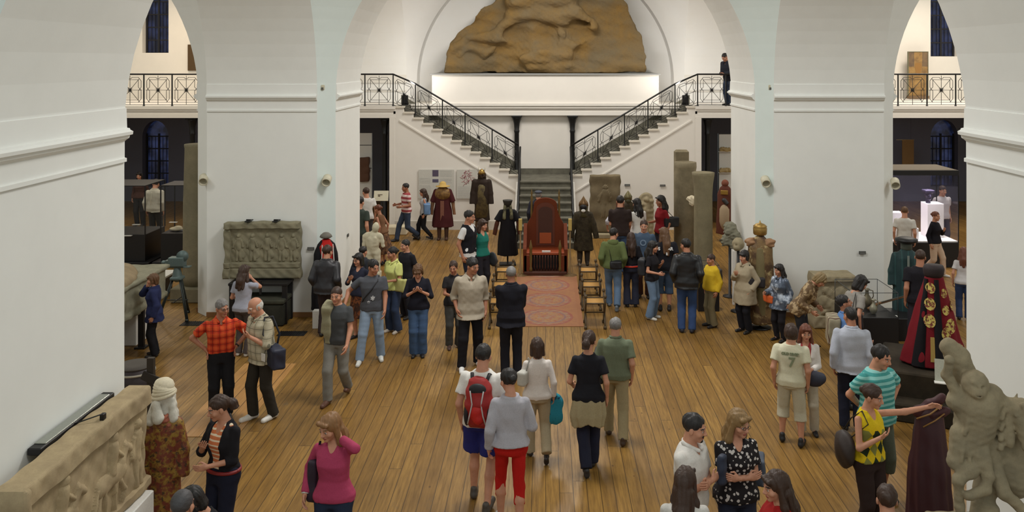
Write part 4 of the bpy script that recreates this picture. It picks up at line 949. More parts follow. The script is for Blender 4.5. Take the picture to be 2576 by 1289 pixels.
# ---- drum and wooden cross support at the near left pier
o = thing('wooden_drum', 'dark wooden barrel drum standing behind the near left pier', 'drum', (xat(322, 11.3), 11.5, 0)); MB().lathe([(.24, 0), (.25, .3), (.25, .75), (.235, .98)], (0, 0, 0), 28).build('body', mat((36, 26, 28), .6, name='dark_wood'), o); m = MB(); m.lathe([(.238, .98), (.235, 1.0), (.10, 1.0), (.001, .995)], (0, 0, 0), 28); m.build('skin', mat((54, 48, 42), .7, name='drum_skin'), o)
m = MB(); m.lathe([(.236, .90), (.25, .905), (.25, .925), (.236, .93)], (0, 0, 0), 28); m.build('rope_ring', mat((150, 144, 130), .7, name='rope'), o)
o = thing('wooden_post', 'dark wooden post with a crosspiece behind the turbaned costume', 'post', (xat(380, 10.5), 10.5, 0)); MB().box(-.04, -.03, 0, .04, .03, zat(900, 10.5), .004).build('upright', mat((40, 32, 22), .7, name='old_wood'), o); MB().box(-.10, -.05, zat(950, 10.5)-.06, .15, -.03, zat(950, 10.5)+.05, .004, R=Ry(math.radians(24))).build('crosspiece', mat((34, 28, 22), .7, name='old_wood'), o)
o = thing('barrier_post', 'black upright board at the corner of the sarcophagus', 'post', (xat(356, 15.2), 15.2, 0)); MB().box(-.05, -.03, 0, .05, .03, zat(780, 15.2), .004).build('board', BLK, o); MB().box(-.09, -.09, 0, .09, .09, .03, .004).build('foot', BLK, o)
# ---- costumes -------------------------------------------------------------------
def costume(label, px, D, ztop, rz=0, z0=0):
    return thing('costume', label, 'costume', (xat(px, D), D, z0), math.radians(rz), group='historical costumes on stands')
def robe(o, prof, m_, name='robe', nf=9, fold=.05, sy=.7, ph=0, c=(0, 0, 0)):
    m = MB(); m.lathe([(r, z, fold*f) for r, z, f in prof], c, 72, sy, fold=fold, nf=nf, ph=ph); return m.build(name, m_, o)
def sleeve(o, pts, rr, m_, name='sleeve'):
    g = S()
    for a, b, r0, r1 in zip(pts[:-1], pts[1:], rr[:-1], rr[1:]): g.cap(a, b, r0, r1, .03, flat=b is pts[-1])
    g.noise(.005, 22, 3); return g.obj(name, .013, m_, o)
def bodyrobe(o, rg, m_, name='robe', nf=8, ph=0, vox=.016, pw=2.2, sl=None, k=.03):
    g = S(); g.rings(rg, k=.02, nf=nf, ph=ph, pw=pw)
    if sl:
        for sx in (-1, 1):
            for a, b, r0, r1 in zip(sl[0][:-1], sl[0][1:], sl[1][:-1], sl[1][1:]): g.cap((sx*a[0], a[1], a[2]), (sx*b[0], b[1], b[2]), r0, r1, k, flat=b is sl[0][-1])
    g.noise(.004, 18, ph+1, (1, 1, .5)); return g.obj(name, vox, m_, o)
def stand(o, h, r=.16): m = MB(); m.lathe([(r, 0), (r, .02), (.02, .03), (.02, h)], (0, 0, 0), 16); return m.build('stand', IRON, o)
# turban costume by the big slab
gold = mat((104, 44, 26), .6, pat=('noise2', (138, 108, 40), 17, (56, 40, 20)), name='brocade', bump=.4); 
o = costume('costume with white turban and veil over a red and gold brocade robe', 412, 8.75, 0, 10); bodyrobe(o, [(.0, .18, .16, 0, .03), (.5, .165, .155, 0, .02), (1.0, .15, .14, 0, .02), (1.3, .145, .12, 0, .01), (1.42, .12, .10, 0, 0), (1.46, .07, .07, 0, 0)], gold, sl=([(.13, 0, 1.36), (.19, -.02, 1.1), (.18, -.05, .85)], (.06, .06, .075)))
g = S(); g.el((0, .01, 1.655), (.088, .10, .11), .02); g.cap((0, .05, 1.60), (0, .06, 1.40), .10, .13, .03); g.cap((-.08, -.02, 1.60), (-.11, -.06, 1.42), .03, .05, .02); g.cap((.08, -.02, 1.60), (.10, -.05, 1.43), .03, .045, .02); g.cap((-.05, -.10, 1.60), (-.02, -.13, 1.46), .035, .055, .02); g.noise(.004, 34, 2); g.obj('veil', .009, mat((200, 196, 184), .85, name='linen', boost=1.1), o)
m = MB()
for k in range(6): m.tube([((.10-.006*k)*math.cos(a), (.112-.006*k)*math.sin(a)+.01, 1.655+.021*k+.02*math.cos(a+.8*k)) for a in np.linspace(0, 2*PI, 22)], .021, 8)
m.lathe([(.09, 1.70), (.10, 1.74), (.085, 1.78), (.05, 1.81), (.001, 1.82)], (0, .01, 0), 20); m.build('turban', mat((206, 196, 172), .85, name='turban_cloth', boost=1.1), o)
MB().box(-.35-.02, .20, 0, -.33, .22, 1.2).build('stand', IRON, o) if False else stand(o, 1.3)
g = S(); g.cap((.02, -.08, 1.44), (.12, .02, 1.30), .045, .05, .02); g.noise(.01, 60, 1); g.obj('fur_collar', .01, mat((150, 90, 72), .9, name='pink_trim'), o)
# black cape with red coat
o = costume('black cape over a bright red coat with a dark cap by the middle left pier', 820, 16.75, 0, 25); blkc = mat((20, 18, 22), .8, name='black_cloth', boost=1); bodyrobe(o, [(.25, .27, .22, 0, .07), (.8, .25, .19, 0, .05), (1.3, .22, .15, 0, .02), (1.48, .17, .11, 0, 0), (1.56, .09, .09, 0, 0)], blkc, 'cape')
g = S(); g.rings([(.3, .14, .10, -.12, .04), (1.0, .13, .1, -.09, .02), (1.45, .14, .09, -.06, 0), (1.58, .07, .06, -.01, 0)]); g.obj('red_coat', .014, mat((160, 24, 20), .8, name='red_cloth'), o); m = MB()
for s_ in (-1, 1): m.tube([(s_*.10, -.16, 1.50), (s_*.125, -.2, 1.0), (s_*.13, -.23, .4)], .010, 5)
m.build('white_trim', mat((170, 168, 160), .6, name='trim_cloth'), o); m = MB(); m.lathe([(.09, 1.60), (.12, 1.62), (.10, 1.66), (.05, 1.70), (.001, 1.71)], (0, -.0, 0), 20); m.build('cap', mat((96, 92, 84), .7, name='grey_felt'), o); stand(o, 1.62, .2)
o = MB().box(-.07, -.07, 0, .07, .07, .33, .005).build('white_block', WHITE, None, loc=(xat(796, 16.3), 16.35, 0)); tag(o, 'small white block on the floor below the black cape', 'block')
# bordeaux and armour costumes by the stair wall
bord = mat((66, 26, 28), .8, name='bordeaux_cloth'); br = mat((74, 54, 38), .8, pat=('noise', (46, 34, 26), 10, .4, .6), name='brown_cloth')
o = costume('bordeaux coat with gold shoulder cape and straw-coloured hat by the stair wall', 1114, 24.4, 0); bodyrobe(o, [(.36, .30, .19, 0, .05), (.8, .25, .16, 0, .03), (1.1, .20, .13, 0, .01), (1.35, .20, .12, 0, 0), (1.45, .10, .08, 0, 0)], bord, sl=([(.18, 0, 1.34), (.27, 0, 1.05)], (.08, .09)))
for s_ in (-1, 1): sleeve(o, [(s_*.27, 0, 1.1), (s_*.32, -.02, .70)], [.05, .045], mat((120, 86, 62), .8, name='tan_cloth')); g = S(); g.cap((s_*.1, 0, .45), (s_*.1, 0, .06), .07, .05, .01); g.cap((s_*.1, 0, .04), (s_*.11, -.14, .03), .045, .04); g.obj('boot', .014, mat((70, 46, 34), .7, name='boot'), o)
g = S(); g.el((0, -.02, 1.28), (.23, .16, .2), .02); g.cut(lambda X, Y, Z: 1.10+np.abs(X)*.3-Z+0*Y); g.obj('gold_cape', .014, mat((128, 96, 48), .6, pat=('noise', (90, 62, 34), 14, .4, .6), name='gold_cloth'), o); MB().box(-.05, -.175, .45, .05, -.15, 1.1).build('front_band', mat((120, 80, 66), .8, name='band'), o)
m = MB(); m.lathe([(.20, 1.48), (.20, 1.495), (.10, 1.51), (.09, 1.58), (.04, 1.62), (.001, 1.62)], (0, 0, 0), 24); m.build('hat', mat((176, 146, 84), .8, name='straw'), o)
o = costume('dark brown warrior costume with horned gold helmet and leather apron by the stairs', 1212, 24.3, 0); bodyrobe(o, [(.55, .22, .15, 0, .05), (.9, .20, .14, 0, .03), (1.3, .19, .13, 0, .01), (1.62, .20, .12, 0, 0), (1.72, .10, .09, 0, 0)], mat((44, 34, 28), .8, name='hide', bump=.6), sl=([(.19, 0, 1.62), (.24, -.02, 1.3), (.25, -.05, 1.02)], (.085, .08, .085)))
MB().lathe([(.20, 1.0-.35), (.15, 1.5), (.12, 1.62)], (0, -.04, 0), 20, .6).build('leather_apron', mat((104, 92, 60), .7, pat=('noise', (70, 60, 44), 9, .4, .6), name='leather'), o); g = S(); g.el((0, 0, 1.80), (.11, .12, .13), .02); g.cap((0, .06, 1.8), (0, .1, 1.5), .11, .12, .03); g.noise(.01, 50, 1); g.obj('hair_hood', .013, mat((50, 38, 28), .8, name='fur'), o)
MB().lathe([(.10, 1.84), (.09, 1.9), (.05, 1.96), (.001, 1.99)], (0, -.02, 0), 16).build('helmet', mat((150, 120, 62), .35, metal=.7, name='gilt', boost=1), o)
for s_ in (-1, 1): MB().tube([(s_*.05, -.02, 1.9), (s_*.09, -.02, 1.98), (s_*.085, -.02, 2.08)], [.018, .012, .003], 6).build('horn', mat((180, 176, 160), .6, name='horn'), o); sleeve(o, [(s_*.1, 0, .6), (s_*.14, 0, .05)], [.085, .05], mat((84, 64, 46), .8, name='legging'), 'legging')
# costumes beside the throne
o = costume('black gown costume with tall cylindrical hat left of the throne', 1277, 21.4, 0, 5); bodyrobe(o, [(.24, .25, .19, 0, .05), (.8, .21, .15, 0, .03), (1.1, .16, .12, 0, .01), (1.30, .17, .10, 0, 0), (1.38, .08, .07, 0, 0)], blkc, sl=([(.15, 0, 1.28), (.24, -.02, 1.08)], (.07, .10))); sleeve(o, [(-.25, -.02, 1.06), (-.33, -.05, .74)], [.05, .055], mat((72, 40, 28), .8, name='rust_cloth')); sleeve(o, [(.25, -.02, 1.06), (.30, -.05, .74)], [.05, .055], mat((72, 40, 28), .8, name='rust_cloth'))
m = MB(); m.lathe([(.075, 1.42), (.10, 1.5), (.12, 1.565), (.12, 1.58), (.001, 1.58)], (0, 0, 0), 20); m.build('hat', mat((40, 36, 30), .7, name='hat_cloth'), o); g = S(); g.cap((0, .02, 1.5), (0, .05, 1.2), .09, .13, .02); g.cap((-.07, -.09, 1.44), (-.09, -.12, 1.16), .03, .045, .02); g.cap((.07, -.09, 1.44), (.09, -.12, 1.16), .03, .045, .02); g.cut(lambda X, Y, Z: Z-1.5+0*X+0*Y); g.obj('veil', .013, mat((112, 108, 78), .6, pat=('noise', (60, 56, 38), 10, .45, .55), name='veil_cloth'), o); MB().box(-.2, -.15, 0, .2, .15, .04, .01).build('foot_board', BLK, o); stand(o, .4, .1)
o = costume('dark green warrior costume with pointed helmet and mail collar right of the throne', 1468, 21.4, 0, -5); khk = mat((62, 54, 38), .8, pat=('noise', (44, 38, 28), 9, .4, .6), name='khaki_cloth'); bodyrobe(o, [(.36, .24, .17, 0, .03), (.8, .20, .14, 0, .02), (1.2, .18, .12, 0, 0), (1.27, .15, .10, 0, 0), (1.33, .08, .07, 0, 0)], khk, sl=([(.16, 0, 1.22), (.24, -.02, 1.0), (.32, -.05, .66)], (.075, .07, .065)))
for s_ in (-1, 1): g = S(); g.cap((s_*.09, 0, .45), (s_*.09, 0, .1), .08, .06); g.cap((s_*.09, 0, .05), (s_*.1, -.14, .035), .05, .04); g.obj('boot', .014, mat((46, 38, 30), .7, name='boot'), o)
MB().lathe([(.16, 1.18), (.10, 1.30), (.11, 1.40), (.115, 1.46), (.10, 1.50)], (0, 0, 0), 24, .85).build('mail_collar', mat((92, 86, 58), .5, metal=.4, name='mail', boost=1), o); MB().lathe([(.12, 1.44), (.11, 1.52), (.05, 1.60), (.008, 1.67), (.001, 1.69)], (0, 0, 0), 20).build('helmet', mat((110, 84, 54), .4, metal=.6, name='bronze', boost=1), o); g = S(); g.el((0, -.09, 1.42), (.085, .05, .075), .01); g.obj('face_veil', .01, BLK, o); g = S(); g.el((0, -.135, 1.34), (.055, .03, .04), .01); g.obj('white_disc', .01, WHITE, o)
# helmeted figure, brown costume in the opening, statue niche
o = costume('figure with a pointed metal helmet between the woman in white and the dark brown shirt', 1580, 23.0, 0); bodyrobe(o, [(.3, .22, .16, 0, .03), (.9, .18, .13, 0, .02), (1.2, .18, .11, 0, 0), (1.3, .07, .07, 0, 0)], khk); MB().lathe([(.10, 1.32), (.11, 1.42), (.06, 1.50), (.008, 1.57), (.001, 1.58)], (0, 0, 0), 18).build('helmet', mat((112, 104, 74), .4, metal=.6, name='bronze2', boost=1), o); g = S(); g.el((0, -.02, 1.32), (.085, .09, .09), .02); g.obj('mail_hood', .012, mat((84, 84, 66), .5, metal=.4, name='mail2', boost=1), o)
o = costume('reddish brown cloak costume over a dark tunic in the opening beside the middle right pier', 1824, 24.2, 0, -20); bodyrobe(o, [(.2, .24, .17, 0, .04), (.9, .22, .16, 0, .03), (1.3, .21, .13, 0, .01), (1.47, .15, .1, 0, 0), (1.54, .07, .07, 0, 0)], mat((84, 46, 34), .8, name='russet_cloth'), 'cloak'); MB().lathe([(.05, 1.1), (.14, .9), (.15, .55), (.08, .25)], (0, -.1, 0), 20, .7).build('tunic', mat((150, 132, 108), .8, name='tan_tunic'), o); g = S(); g.el((0, 0, 1.60), (.10, .11, .10), .02); g.obj('hood', .012, mat((110, 66, 50), .8, name='russet_hood'), o); g = S(); g.bx((0, -.14, 1.36), (.1, .02, .06), .01); g.obj('gold_clasp', .01, mat((176, 140, 70), .35, metal=.7, name='gilt2', boost=1), o); sleeve(o, [(0, -.16, 1.15), (.1, -.18, 1.05)], [.06, .05], mat((40, 40, 42), .6, name='grey_leather'), 'belt_roll'); stand(o, .3)
# crowned gold cape
o = costume('life-size crowned costume with a long gold brocade cape by the middle right pier', 1912, 16.35, 0, -15); gb = mat((112, 88, 54), .6, pat=('noise2', (74, 52, 32), 5, (158, 138, 96)), name='gold_brocade', bump=.4)
bodyrobe(o, [(.12, .30, .24, 0, .07), (.7, .26, .2, 0, .06), (1.2, .24, .17, 0, .03), (1.52, .22, .14, 0, .01), (1.66, .13, .10, 0, 0), (1.72, .07, .07, 0, 0)], gb, 'cape', nf=7); bodyrobe(o, [(.1, .13, .1, -.14, .03), (1.0, .11, .09, -.12, .02), (1.5, .10, .07, -.08, 0), (1.6, .05, .05, -.03, 0)], mat((104, 92, 60), .6, name='olive_silk'), 'gown')
g = S(); g.el((-.17, -.03, 1.60), (.10, .09, .08), .03); g.el((.17, -.03, 1.60), (.11, .09, .08), .03); g.noise(.012, 30, 2); g.obj('shoulder_folds', .012, mat((140, 106, 76), .7, name='peach_silk'), o); m = MB(); m.lathe([(.11, 1.74), (.125, 1.76), (.13, 1.86), (.12, 1.88), (.13, 1.90), (.08, 1.94), (.02, 1.96), (.008, 2.0), (.001, 2.01)], (0, 0, 0), 24); m.build('crown', mat((168, 136, 76), .35, metal=.7, name='gilt3', boost=1, bump=.8, bs=90), o); stand(o, .3, .2)
# green robe with flat cap
o = costume('dark green robe with silver embroidery and a flat black hat by the middle right pier', 2280, 16.15, 0, -10); gr = mat((22, 48, 50), .7, pat=('stripe', (34, 66, 66), 9, .2, 0), name='green_velvet'); bodyrobe(o, [(.25, .24, .18, 0, .06), (.9, .23, .16, 0, .03), (1.35, .22, .13, 0, 0), (1.46, .15, .10, 0, 0), (1.52, .08, .08, 0, 0)], gr, sl=([(.18, 0, 1.38), (.25, 0, 1.1), (.25, -.03, .85)], (.08, .07, .08)))
MB().box(-.018, -.175, .4, .018, -.15, 1.42).build('silver_band', mat((110, 118, 112), .5, name='silver_thread'), o); MB().lathe([(.08, 1.50), (.10, 1.52), (.10, 1.60), (.09, 1.62)], (0, 0, 0), 20).build('collar', mat((70, 74, 66), .6, name='silver_collar', bump=.6), o); MB().lathe([(.10, 1.62), (.20, 1.66), (.20, 1.70), (.12, 1.73), (.001, 1.73)], (0, 0, 0), 24).build('hat', BLK, o); stand(o, .3)
# great medallion robe on a dark stepped podium
o = thing('podium', 'dark wooden podium carrying the red medallion robe', 'podium', (5.72, 12.75, 0), math.radians(-24)); MB().box(-.78, -.62, 0, .85, .75, .58, .02).build('box', stone((58, 50, 38), (42, 36, 28), 4, .4, name='podium_wood', boost=1), o); MB().box(-.55, -.95, 0, .95, -.62, .25, .02).build('step', stone((58, 50, 38), (42, 36, 28), 4, .4, name='podium_wood', boost=1), o)
med = mat((104, 16, 26), .8, name='crimson_velvet'); o = thing('costume', 'tall crimson robe with gold medallions and black bands on the dark podium', 'costume', (5.66, 12.75, .585), math.radians(-5), group='historical costumes on stands')
rg = [(.02, .46, .34, 0, .05), (.5, .33, .25, 0, .04), (1.0, .2, .15, 0, .02), (1.26, .13, .10, 0, 0), (1.32, .07, .07, 0, 0)]
bodyrobe(o, rg, med, nf=6, ph=1, pw=2.0)
def onrobe(x, z, out=.0):       # point on the robe's front surface
    r_ = np.interp(z, [q[0] for q in rg], [q[1] for q in rg]); d_ = np.interp(z, [q[0] for q in rg], [q[2] for q in rg]); r_, d_ = r_*1.03, d_*1.03; x = max(-r_*.97, min(r_*.97, x)); return np.array((x, -d_*math.sqrt(max(0, 1-(x/r_)**2))-out, z))
def patch(name, pts, m_, th=.012):
    m = MB(); V = [onrobe(x, z, th) for x, z in pts]+[onrobe(x, z, -.05) for x, z in pts]; n = len(pts); c = onrobe(sum(p[0] for p in pts)/n, sum(p[1] for p in pts)/n, th-.002)
    m.add(V+[c], [[j, (j+1) % n, 2*n] for j in range(n)]+[[(j+1) % n, j, j+n, (j+1) % n+n] for j in range(n)], False); return m.build(name, m_, o)
for (xa, xb, wa, wb) in ((.0, -.03, .03, .07), (-.12, -.30, .012, .07)):
    zz_ = np.linspace(.03, 1.24, 14); L_ = [(xa+(xb-xa)*(1.24-z)/1.2-(wa+(wb-wa)*(1.24-z)/1.2), z) for z in zz_]; R_ = [(xa+(xb-xa)*(1.24-z)/1.2+(wa+(wb-wa)*(1.24-z)/1.2), z) for z in zz_]
    m = MB(); V = [onrobe(x, z, .010) for x, z in L_]+[onrobe(x, z, .010) for x, z in R_]; V2 = [onrobe(x, z, -.04) for x, z in L_]+[onrobe(x, z, -.04) for x, z in R_]; n = 14
    m.add(V+V2, [[i, n+i, n+i+1, i+1] for i in range(n-1)]+[[i+1, i+1+2*n, i+2*n, i] for i in range(n-1)]+[[n+i, n+i+2*n, n+i+1+2*n, n+i+1] for i in range(n-1)], True); m.build('black_band', blkc, o)
GOLD = mat((186, 168, 88), .6, pat=('noise', (104, 40, 26), 22, .48, .54), name='gold_embroidery')
for (x, z, r_) in ((-.085, 1.12, .06), (-.105, .90, .07), (-.125, .67, .075), (.10, 1.05, .05), (.11, .82, .055), (.17, .60, .08), (.09, .50, .07), (.15, .22, .10), (.29, .22, .10), (.24, .86, .05)):
    patch('medallion', [(x+r_*math.cos(a), z+r_*1.25*math.sin(a)) for a in np.linspace(0, 2*PI, 17)[:-1]], GOLD)
patch('gold_panel', [(-.15, .12), (-.09, .12), (-.08, .45), (-.13, .45)], mat((150, 124, 62), .6, name='gold_panel'))
MB().lathe([(.12, 1.26), (.14, 1.30), (.15, 1.38), (.13, 1.43), (.05, 1.44)], (0, 0, 0), 24, .85).build('dark_collar', mat((36, 26, 28), .7, name='fur_dark', bump=.6), o)
o = thing('caption_sign', 'white folded caption sign leaning on the podium beside the medallion robe', 'sign', (5.42, 12.0, .585), math.radians(-20)); MB().box(-.07, -.01, .0, .07, .0, .30, R=Rx(math.radians(-15)), c=(0, 0, 0)).build('card', mat((170, 172, 158), .6, name='card', boost=1.1), o); MB().box(-.08, -.09, .0, .08, .0, .012).build('foot', WHITE, o)
# maroon robe at the right
o = costume('dark maroon velvet robe with gold braid on the collar in front of the rider statue', 2338, 9.35, 0, -10); mar = mat((50, 18, 26), .55, name='maroon_velvet', bump=.15); bodyrobe(o, [(.1, .23, .2, 0, .06), (.7, .20, .17, 0, .05), (1.05, .16, .13, 0, .02), (1.25, .13, .10, 0, 0), (1.33, .06, .06, 0, 0)], mar, nf=11)
g = S(); g.cap((-.14, -.02, 1.24), (.12, -.05, 1.42), .055, .05, .03); g.cap((-.06, -.04, 1.2), (.15, -.1, 1.30), .05, .04, .03); g.noise(.008, 30, 3); g.obj('collar_cape', .011, mat((58, 22, 26), .6, name='maroon_cape'), o); m = MB(); m.tube([(-.15, -.09, 1.19), (-.02, -.12, 1.26), (.1, -.11, 1.36)], .009, 5); m.tube([(-.09, -.12, 1.12), (.02, -.14, 1.2), (.12, -.13, 1.28)], .008, 5); m.build('gold_braid', mat((130, 96, 48), .5, name='braid'), o); stand(o, .3, .2)
# ---- rider statue ------------------------------------------------------------------
o = thing('rider_statue', 'grey stone statue of a rider raising an arm on a horse by the right pier', 'statue', (3.43, 7.0, 5-5*.907)); o.scale = (.907,)*3; SS = stone((136, 124, 100), (112, 103, 84), 4, .6, name='statue_stone', boost=1.05)
MB().box(-.36, -.34, -.51, .44, .34, .78, .015).build('plinth', WHITE, o)
g = S(); c = lambda a, b, r0, r1=None, k=.05: g.cap(a, b, r0, r1, k)
g.bx((.02, 0, .83), (.36, .28, .06), .04, .03)
# rider: torso, head with face, raised arm, billowing cloak
c = lambda a, b, r0, r1=None, k=.028: g.cap(a, b, r0, r1, k)
c((.0, -.02, 1.76), (.01, -.04, 1.98), .165, .19); c((-.17, -.02, 2.0), (.15, .0, 2.03), .085, .11, .05); g.el((-.03, -.08, 2.17), (.115, .12, .125), .02); g.el((-.05, -.14, 2.13), (.07, .09, .075), .03)
c((-.05, -.19, 2.19), (-.052, -.215, 2.155), .012, .018, .012); g.el((-.08, -.20, 2.185), (.018, .016, .013), .008, 's'); g.el((-.02, -.20, 2.185), (.018, .016, .013), .008, 's'); g.el((-.05, -.215, 2.115), (.03, .012, .007), .006, 's'); c((-.09, -.17, 2.215), (-.01, -.17, 2.215), .016, .016, .015)
c((-.15, -.02, 2.06), (-.24, .0, 2.22), .055, .045); c((-.24, .0, 2.22), (-.235, -.04, 2.34), .042, .04); g.el((-.24, -.05, 2.37), (.045, .045, .042), .012)
c((.0, .12, 2.1), (-.08, .14, 2.33), .12, .10, .04); c((-.08, .14, 2.33), (-.15, .15, 2.42), .10, .08, .04); c((.16, .06, 2.02), (.22, .08, 1.75), .085, .09, .04)
for x, z in ((-.10, 1.98), (.0, 1.94), (.08, 1.98)): c((x, -.15, z), (x-.05, -.14, z-.22), .014, .02, .02)
# tunic, legs, cloth folds
c((-.02, .0, 1.80), (-.12, -.05, 1.62), .13, .11); c((-.17, -.06, 1.74), (-.2, -.09, 1.50), .07, .06); c((-.06, -.1, 1.75), (-.02, -.14, 1.5), .055, .06); c((-.2, -.08, 1.5), (-.1, -.14, 1.44), .075, .07)
c((-.10, -.14, 1.46), (-.22, -.18, 1.38), .062, .05); c((-.225, -.18, 1.38), (-.2, -.15, 1.14), .043, .038); c((-.2, -.15, 1.14), (-.17, -.17, .93), .04, .035); c((-.17, -.17, .93), (-.2, -.24, .89), .035, .03)
c((.02, -.12, 1.62), (.035, -.18, 1.42), .055, .048); c((.035, -.18, 1.42), (-.0, -.2, 1.31), .048, .045); c((.0, -.2, 1.31), (-.13, -.22, 1.265), .042, .04); g.el((-.15, -.22, 1.265), (.05, .045, .04), .015)
for k_ in range(4): c((-.14+.06*k_, -.13, 1.72), (-.19+.07*k_, -.16, 1.53), .012, .018, .015)
# horse: body, neck, head with ears, bent forelegs
c((.12, .1, 1.6), (.34, .1, 1.38), .18, .2, .04); c((.12, .0, 1.62), (.12, -.04, 1.3), .11, .12, .04); c((.20, .04, 1.68), (.24, .0, 1.96), .11, .085, .04); c((.26, -.05, 1.96), (.37, -.08, 1.97), .08, .08); c((.34, -.10, 1.94), (.37, -.19, 1.72), .085, .062, .02); g.el((.375, -.21, 1.68), (.068, .055, .055), .015); c((.27, -.08, 1.9), (.25, -.12, 1.68), .05, .045, .02)
c((.23, -.02, 2.04), (.22, -.04, 2.09), .02, .01, .01); c((.34, -.04, 2.02), (.36, -.05, 2.08), .02, .01, .01); g.el((.30, -.14, 1.92), (.016, .016, .014), .006, 's'); g.el((.35, -.255, 1.68), (.01, .01, .01), .005, 's'); c((.36, -.26, 1.655), (.40, -.23, 1.66), .006, .006, .004)
for z in (1.95, 1.86, 1.77, 1.69): c((.2, -.09, z), (.17, -.13, z-.06), .035, .025, .015)
c((.14, -.12, 1.40), (.16, -.2, 1.28), .07, .055); c((.16, -.2, 1.28), (.31, -.24, 1.15), .052, .045); c((.31, -.24, 1.15), (.33, -.2, .93), .042, .036); c((.34, .04, 1.6), (.38, .02, 1.3), .14, .16, .04)
c((.06, -.06, 1.25), (.02, -.1, .98), .09, .11, .04); c((.1, -.14, 1.1), (-.02, -.18, .9), .05, .06, .03); g.el((-.04, -.12, .90), (.22, .16, .09), .04); g.el((.29, -.165, 1.93), (.02, .02, .016), .012); g.el((.405, -.165, 1.93), (.02, .02, .016), .012); c((.35, -.165, 2.02), (.36, -.20, 1.88), .03, .014, .01); g.noise(.0025, 30, 3); g.noise(.002, 70, 4)
g.obj('rider_and_horse', .0105, SS, o)
# ---- throne, rug, stanchions, stools ---------------------------------------------------
rug = N('rug'); vec, xyz = rug.obj(); u = rug.math('DIVIDE', rug.math('SUBTRACT', xyz[0], .03), .52); v0 = rug.math('ADD', rug.math('DIVIDE', xyz[1], 1.2), .6); v = rug.math('MULTIPLY', rug.math('SUBTRACT', rug.math('FRACT', rug.math('ADD', v0, 10.0)), .5), 2.1)
d = rug.math('SQRT', rug.math('ADD', rug.math('MULTIPLY', u, u), rug.math('MULTIPLY', v, v))); nz = rug.noise(vec, 9, 6, .8); base = rug.mix(rug.mr(nz, .35, .65), lin((158, 110, 72)), lin((146, 98, 72)))
inn = rug.math('LESS_THAN', d, .96); col = rug.mix(rug.math('MULTIPLY', inn, .75), base, rug.mix(rug.mr(nz, .42, .56), lin((146, 124, 104)), lin((150, 94, 74))))
ring = rug.math('LESS_THAN', rug.math('ABSOLUTE', rug.math('SUBTRACT', d, .93)), .05); col = rug.mix(rug.math('MULTIPLY', ring, .5), col, lin((140, 62, 62)))
r2 = rug.math('LESS_THAN', rug.math('ABSOLUTE', rug.math('SUBTRACT', d, .68)), .035); col = rug.mix(rug.math('MULTIPLY', r2, .5), col, lin((110, 92, 104)))
fl = rug.math('MULTIPLY', rug.math('LESS_THAN', rug.math('ABSOLUTE', rug.math('SUBTRACT', d, .42)), .16), rug.math('GREATER_THAN', rug.noise(vec, 14, 2), .52)); col = rug.mix(rug.math('MULTIPLY', fl, .7), col, lin((160, 120, 72)))
ed = rug.math('GREATER_THAN', rug.math('ABSOLUTE', rug.math('SUBTRACT', xyz[0], .03)), .60); col = rug.mix(rug.math('MULTIPLY', ed, .5), col, lin((146, 96, 64)))
rug.l(col, rug.b.inputs['Base Color']); rug.b.inputs['Roughness'].default_value = .95
o = MB().box(-.66, -1.92, .001, .72, 1.92, .012).build('rug', rug.m, None, loc=(0, 18.32, 0)); tag(o, 'worn pinkish red rug with three round medallions in front of the throne', 'rug')
TW = mat((104, 48, 24), .8, name='throne_wood', bump=.3, bs=30, boost=1.0); TD = mat((62, 30, 18), .6, name='dark_carving', bump=.8, bs=70, boost=1.2); TG = mat((120, 96, 52), .5, metal=.4, name='old_gilding', boost=1)
o = thing('throne', 'tall carved reddish wooden throne with arched back and gilt posts on the rug', 'throne', (0, 20.75, 0))
arch = lambda w_, z0, z1, dz: [(-w_, z0), (w_, z0)]+[(w_*math.cos(a), z1+dz*math.sin(a)) for a in np.linspace(0, PI, 13)]
m = MB(); pts = [(-.50, 0), (.50, 0), (.49, .85), (.47, .98), (.42, 1.10), (.35, 1.22), (.30, 1.35), (.28, 1.5)]+[(.28*math.cos(a), 1.52+.17*math.sin(a)) for a in np.linspace(0, PI, 13)]+[(-.28, 1.5), (-.30, 1.35), (-.35, 1.22), (-.42, 1.10), (-.47, .98), (-.49, .85)]
m.prism(pts, .28, .36, 'y'); m.build('backrest', TW, o); MB().prism(arch(.17, .62, 1.36, .12), .255, .285, 'y').build('carved_panel', TD, o)
m = MB(); m.prism(arch(.22, .55, 1.42, .16), .268, .283, 'y'); m.build('panel_frame', mat((88, 40, 22), .5, name='throne_frame', boost=1.2), o); MB().prism([(-.14, .60), (.14, .60), (.14, .86), (-.14, .86)], .245, .262, 'y').build('lower_panel', mat((140, 66, 30), .45, name='red_wood', boost=1.3), o)
m = MB(); m.box(-.46, -.30, .44, .46, .30, .50, .01); m.build('seat', mat((136, 60, 28), .45, name='seat_wood', boost=1.3), o)
for s_ in (-1, 1):
    m = MB(); m.prism([(-.42, .06), (.30, .06), (.30, 1.08), (.18, .98), (.02, .84), (-.12, .74), (-.25, .66), (-.36, .64), (-.42, .60)], s_*.44, s_*.52, 'x'); m.build('side_panel', TW, o)
    m = MB(); m.lathe([(.035, .08), (.04, .15), (.028, .2), (.035, .4), (.03, .6), (.045, .64), (.03, .7), (.012, .78), (.001, .82)], (s_*.34, -.40, 0), 12); m.build('front_post', TG, o)
    m = MB(); m.lathe([(.025, .9), (.03, 1.3), (.022, 1.6), (.03, 1.7), (.014, 1.75), (.026, 1.79), (.012, 1.84), (.001, 1.90)], (s_*.33, .34, 0), 12); m.build('back_finial', TG, o)
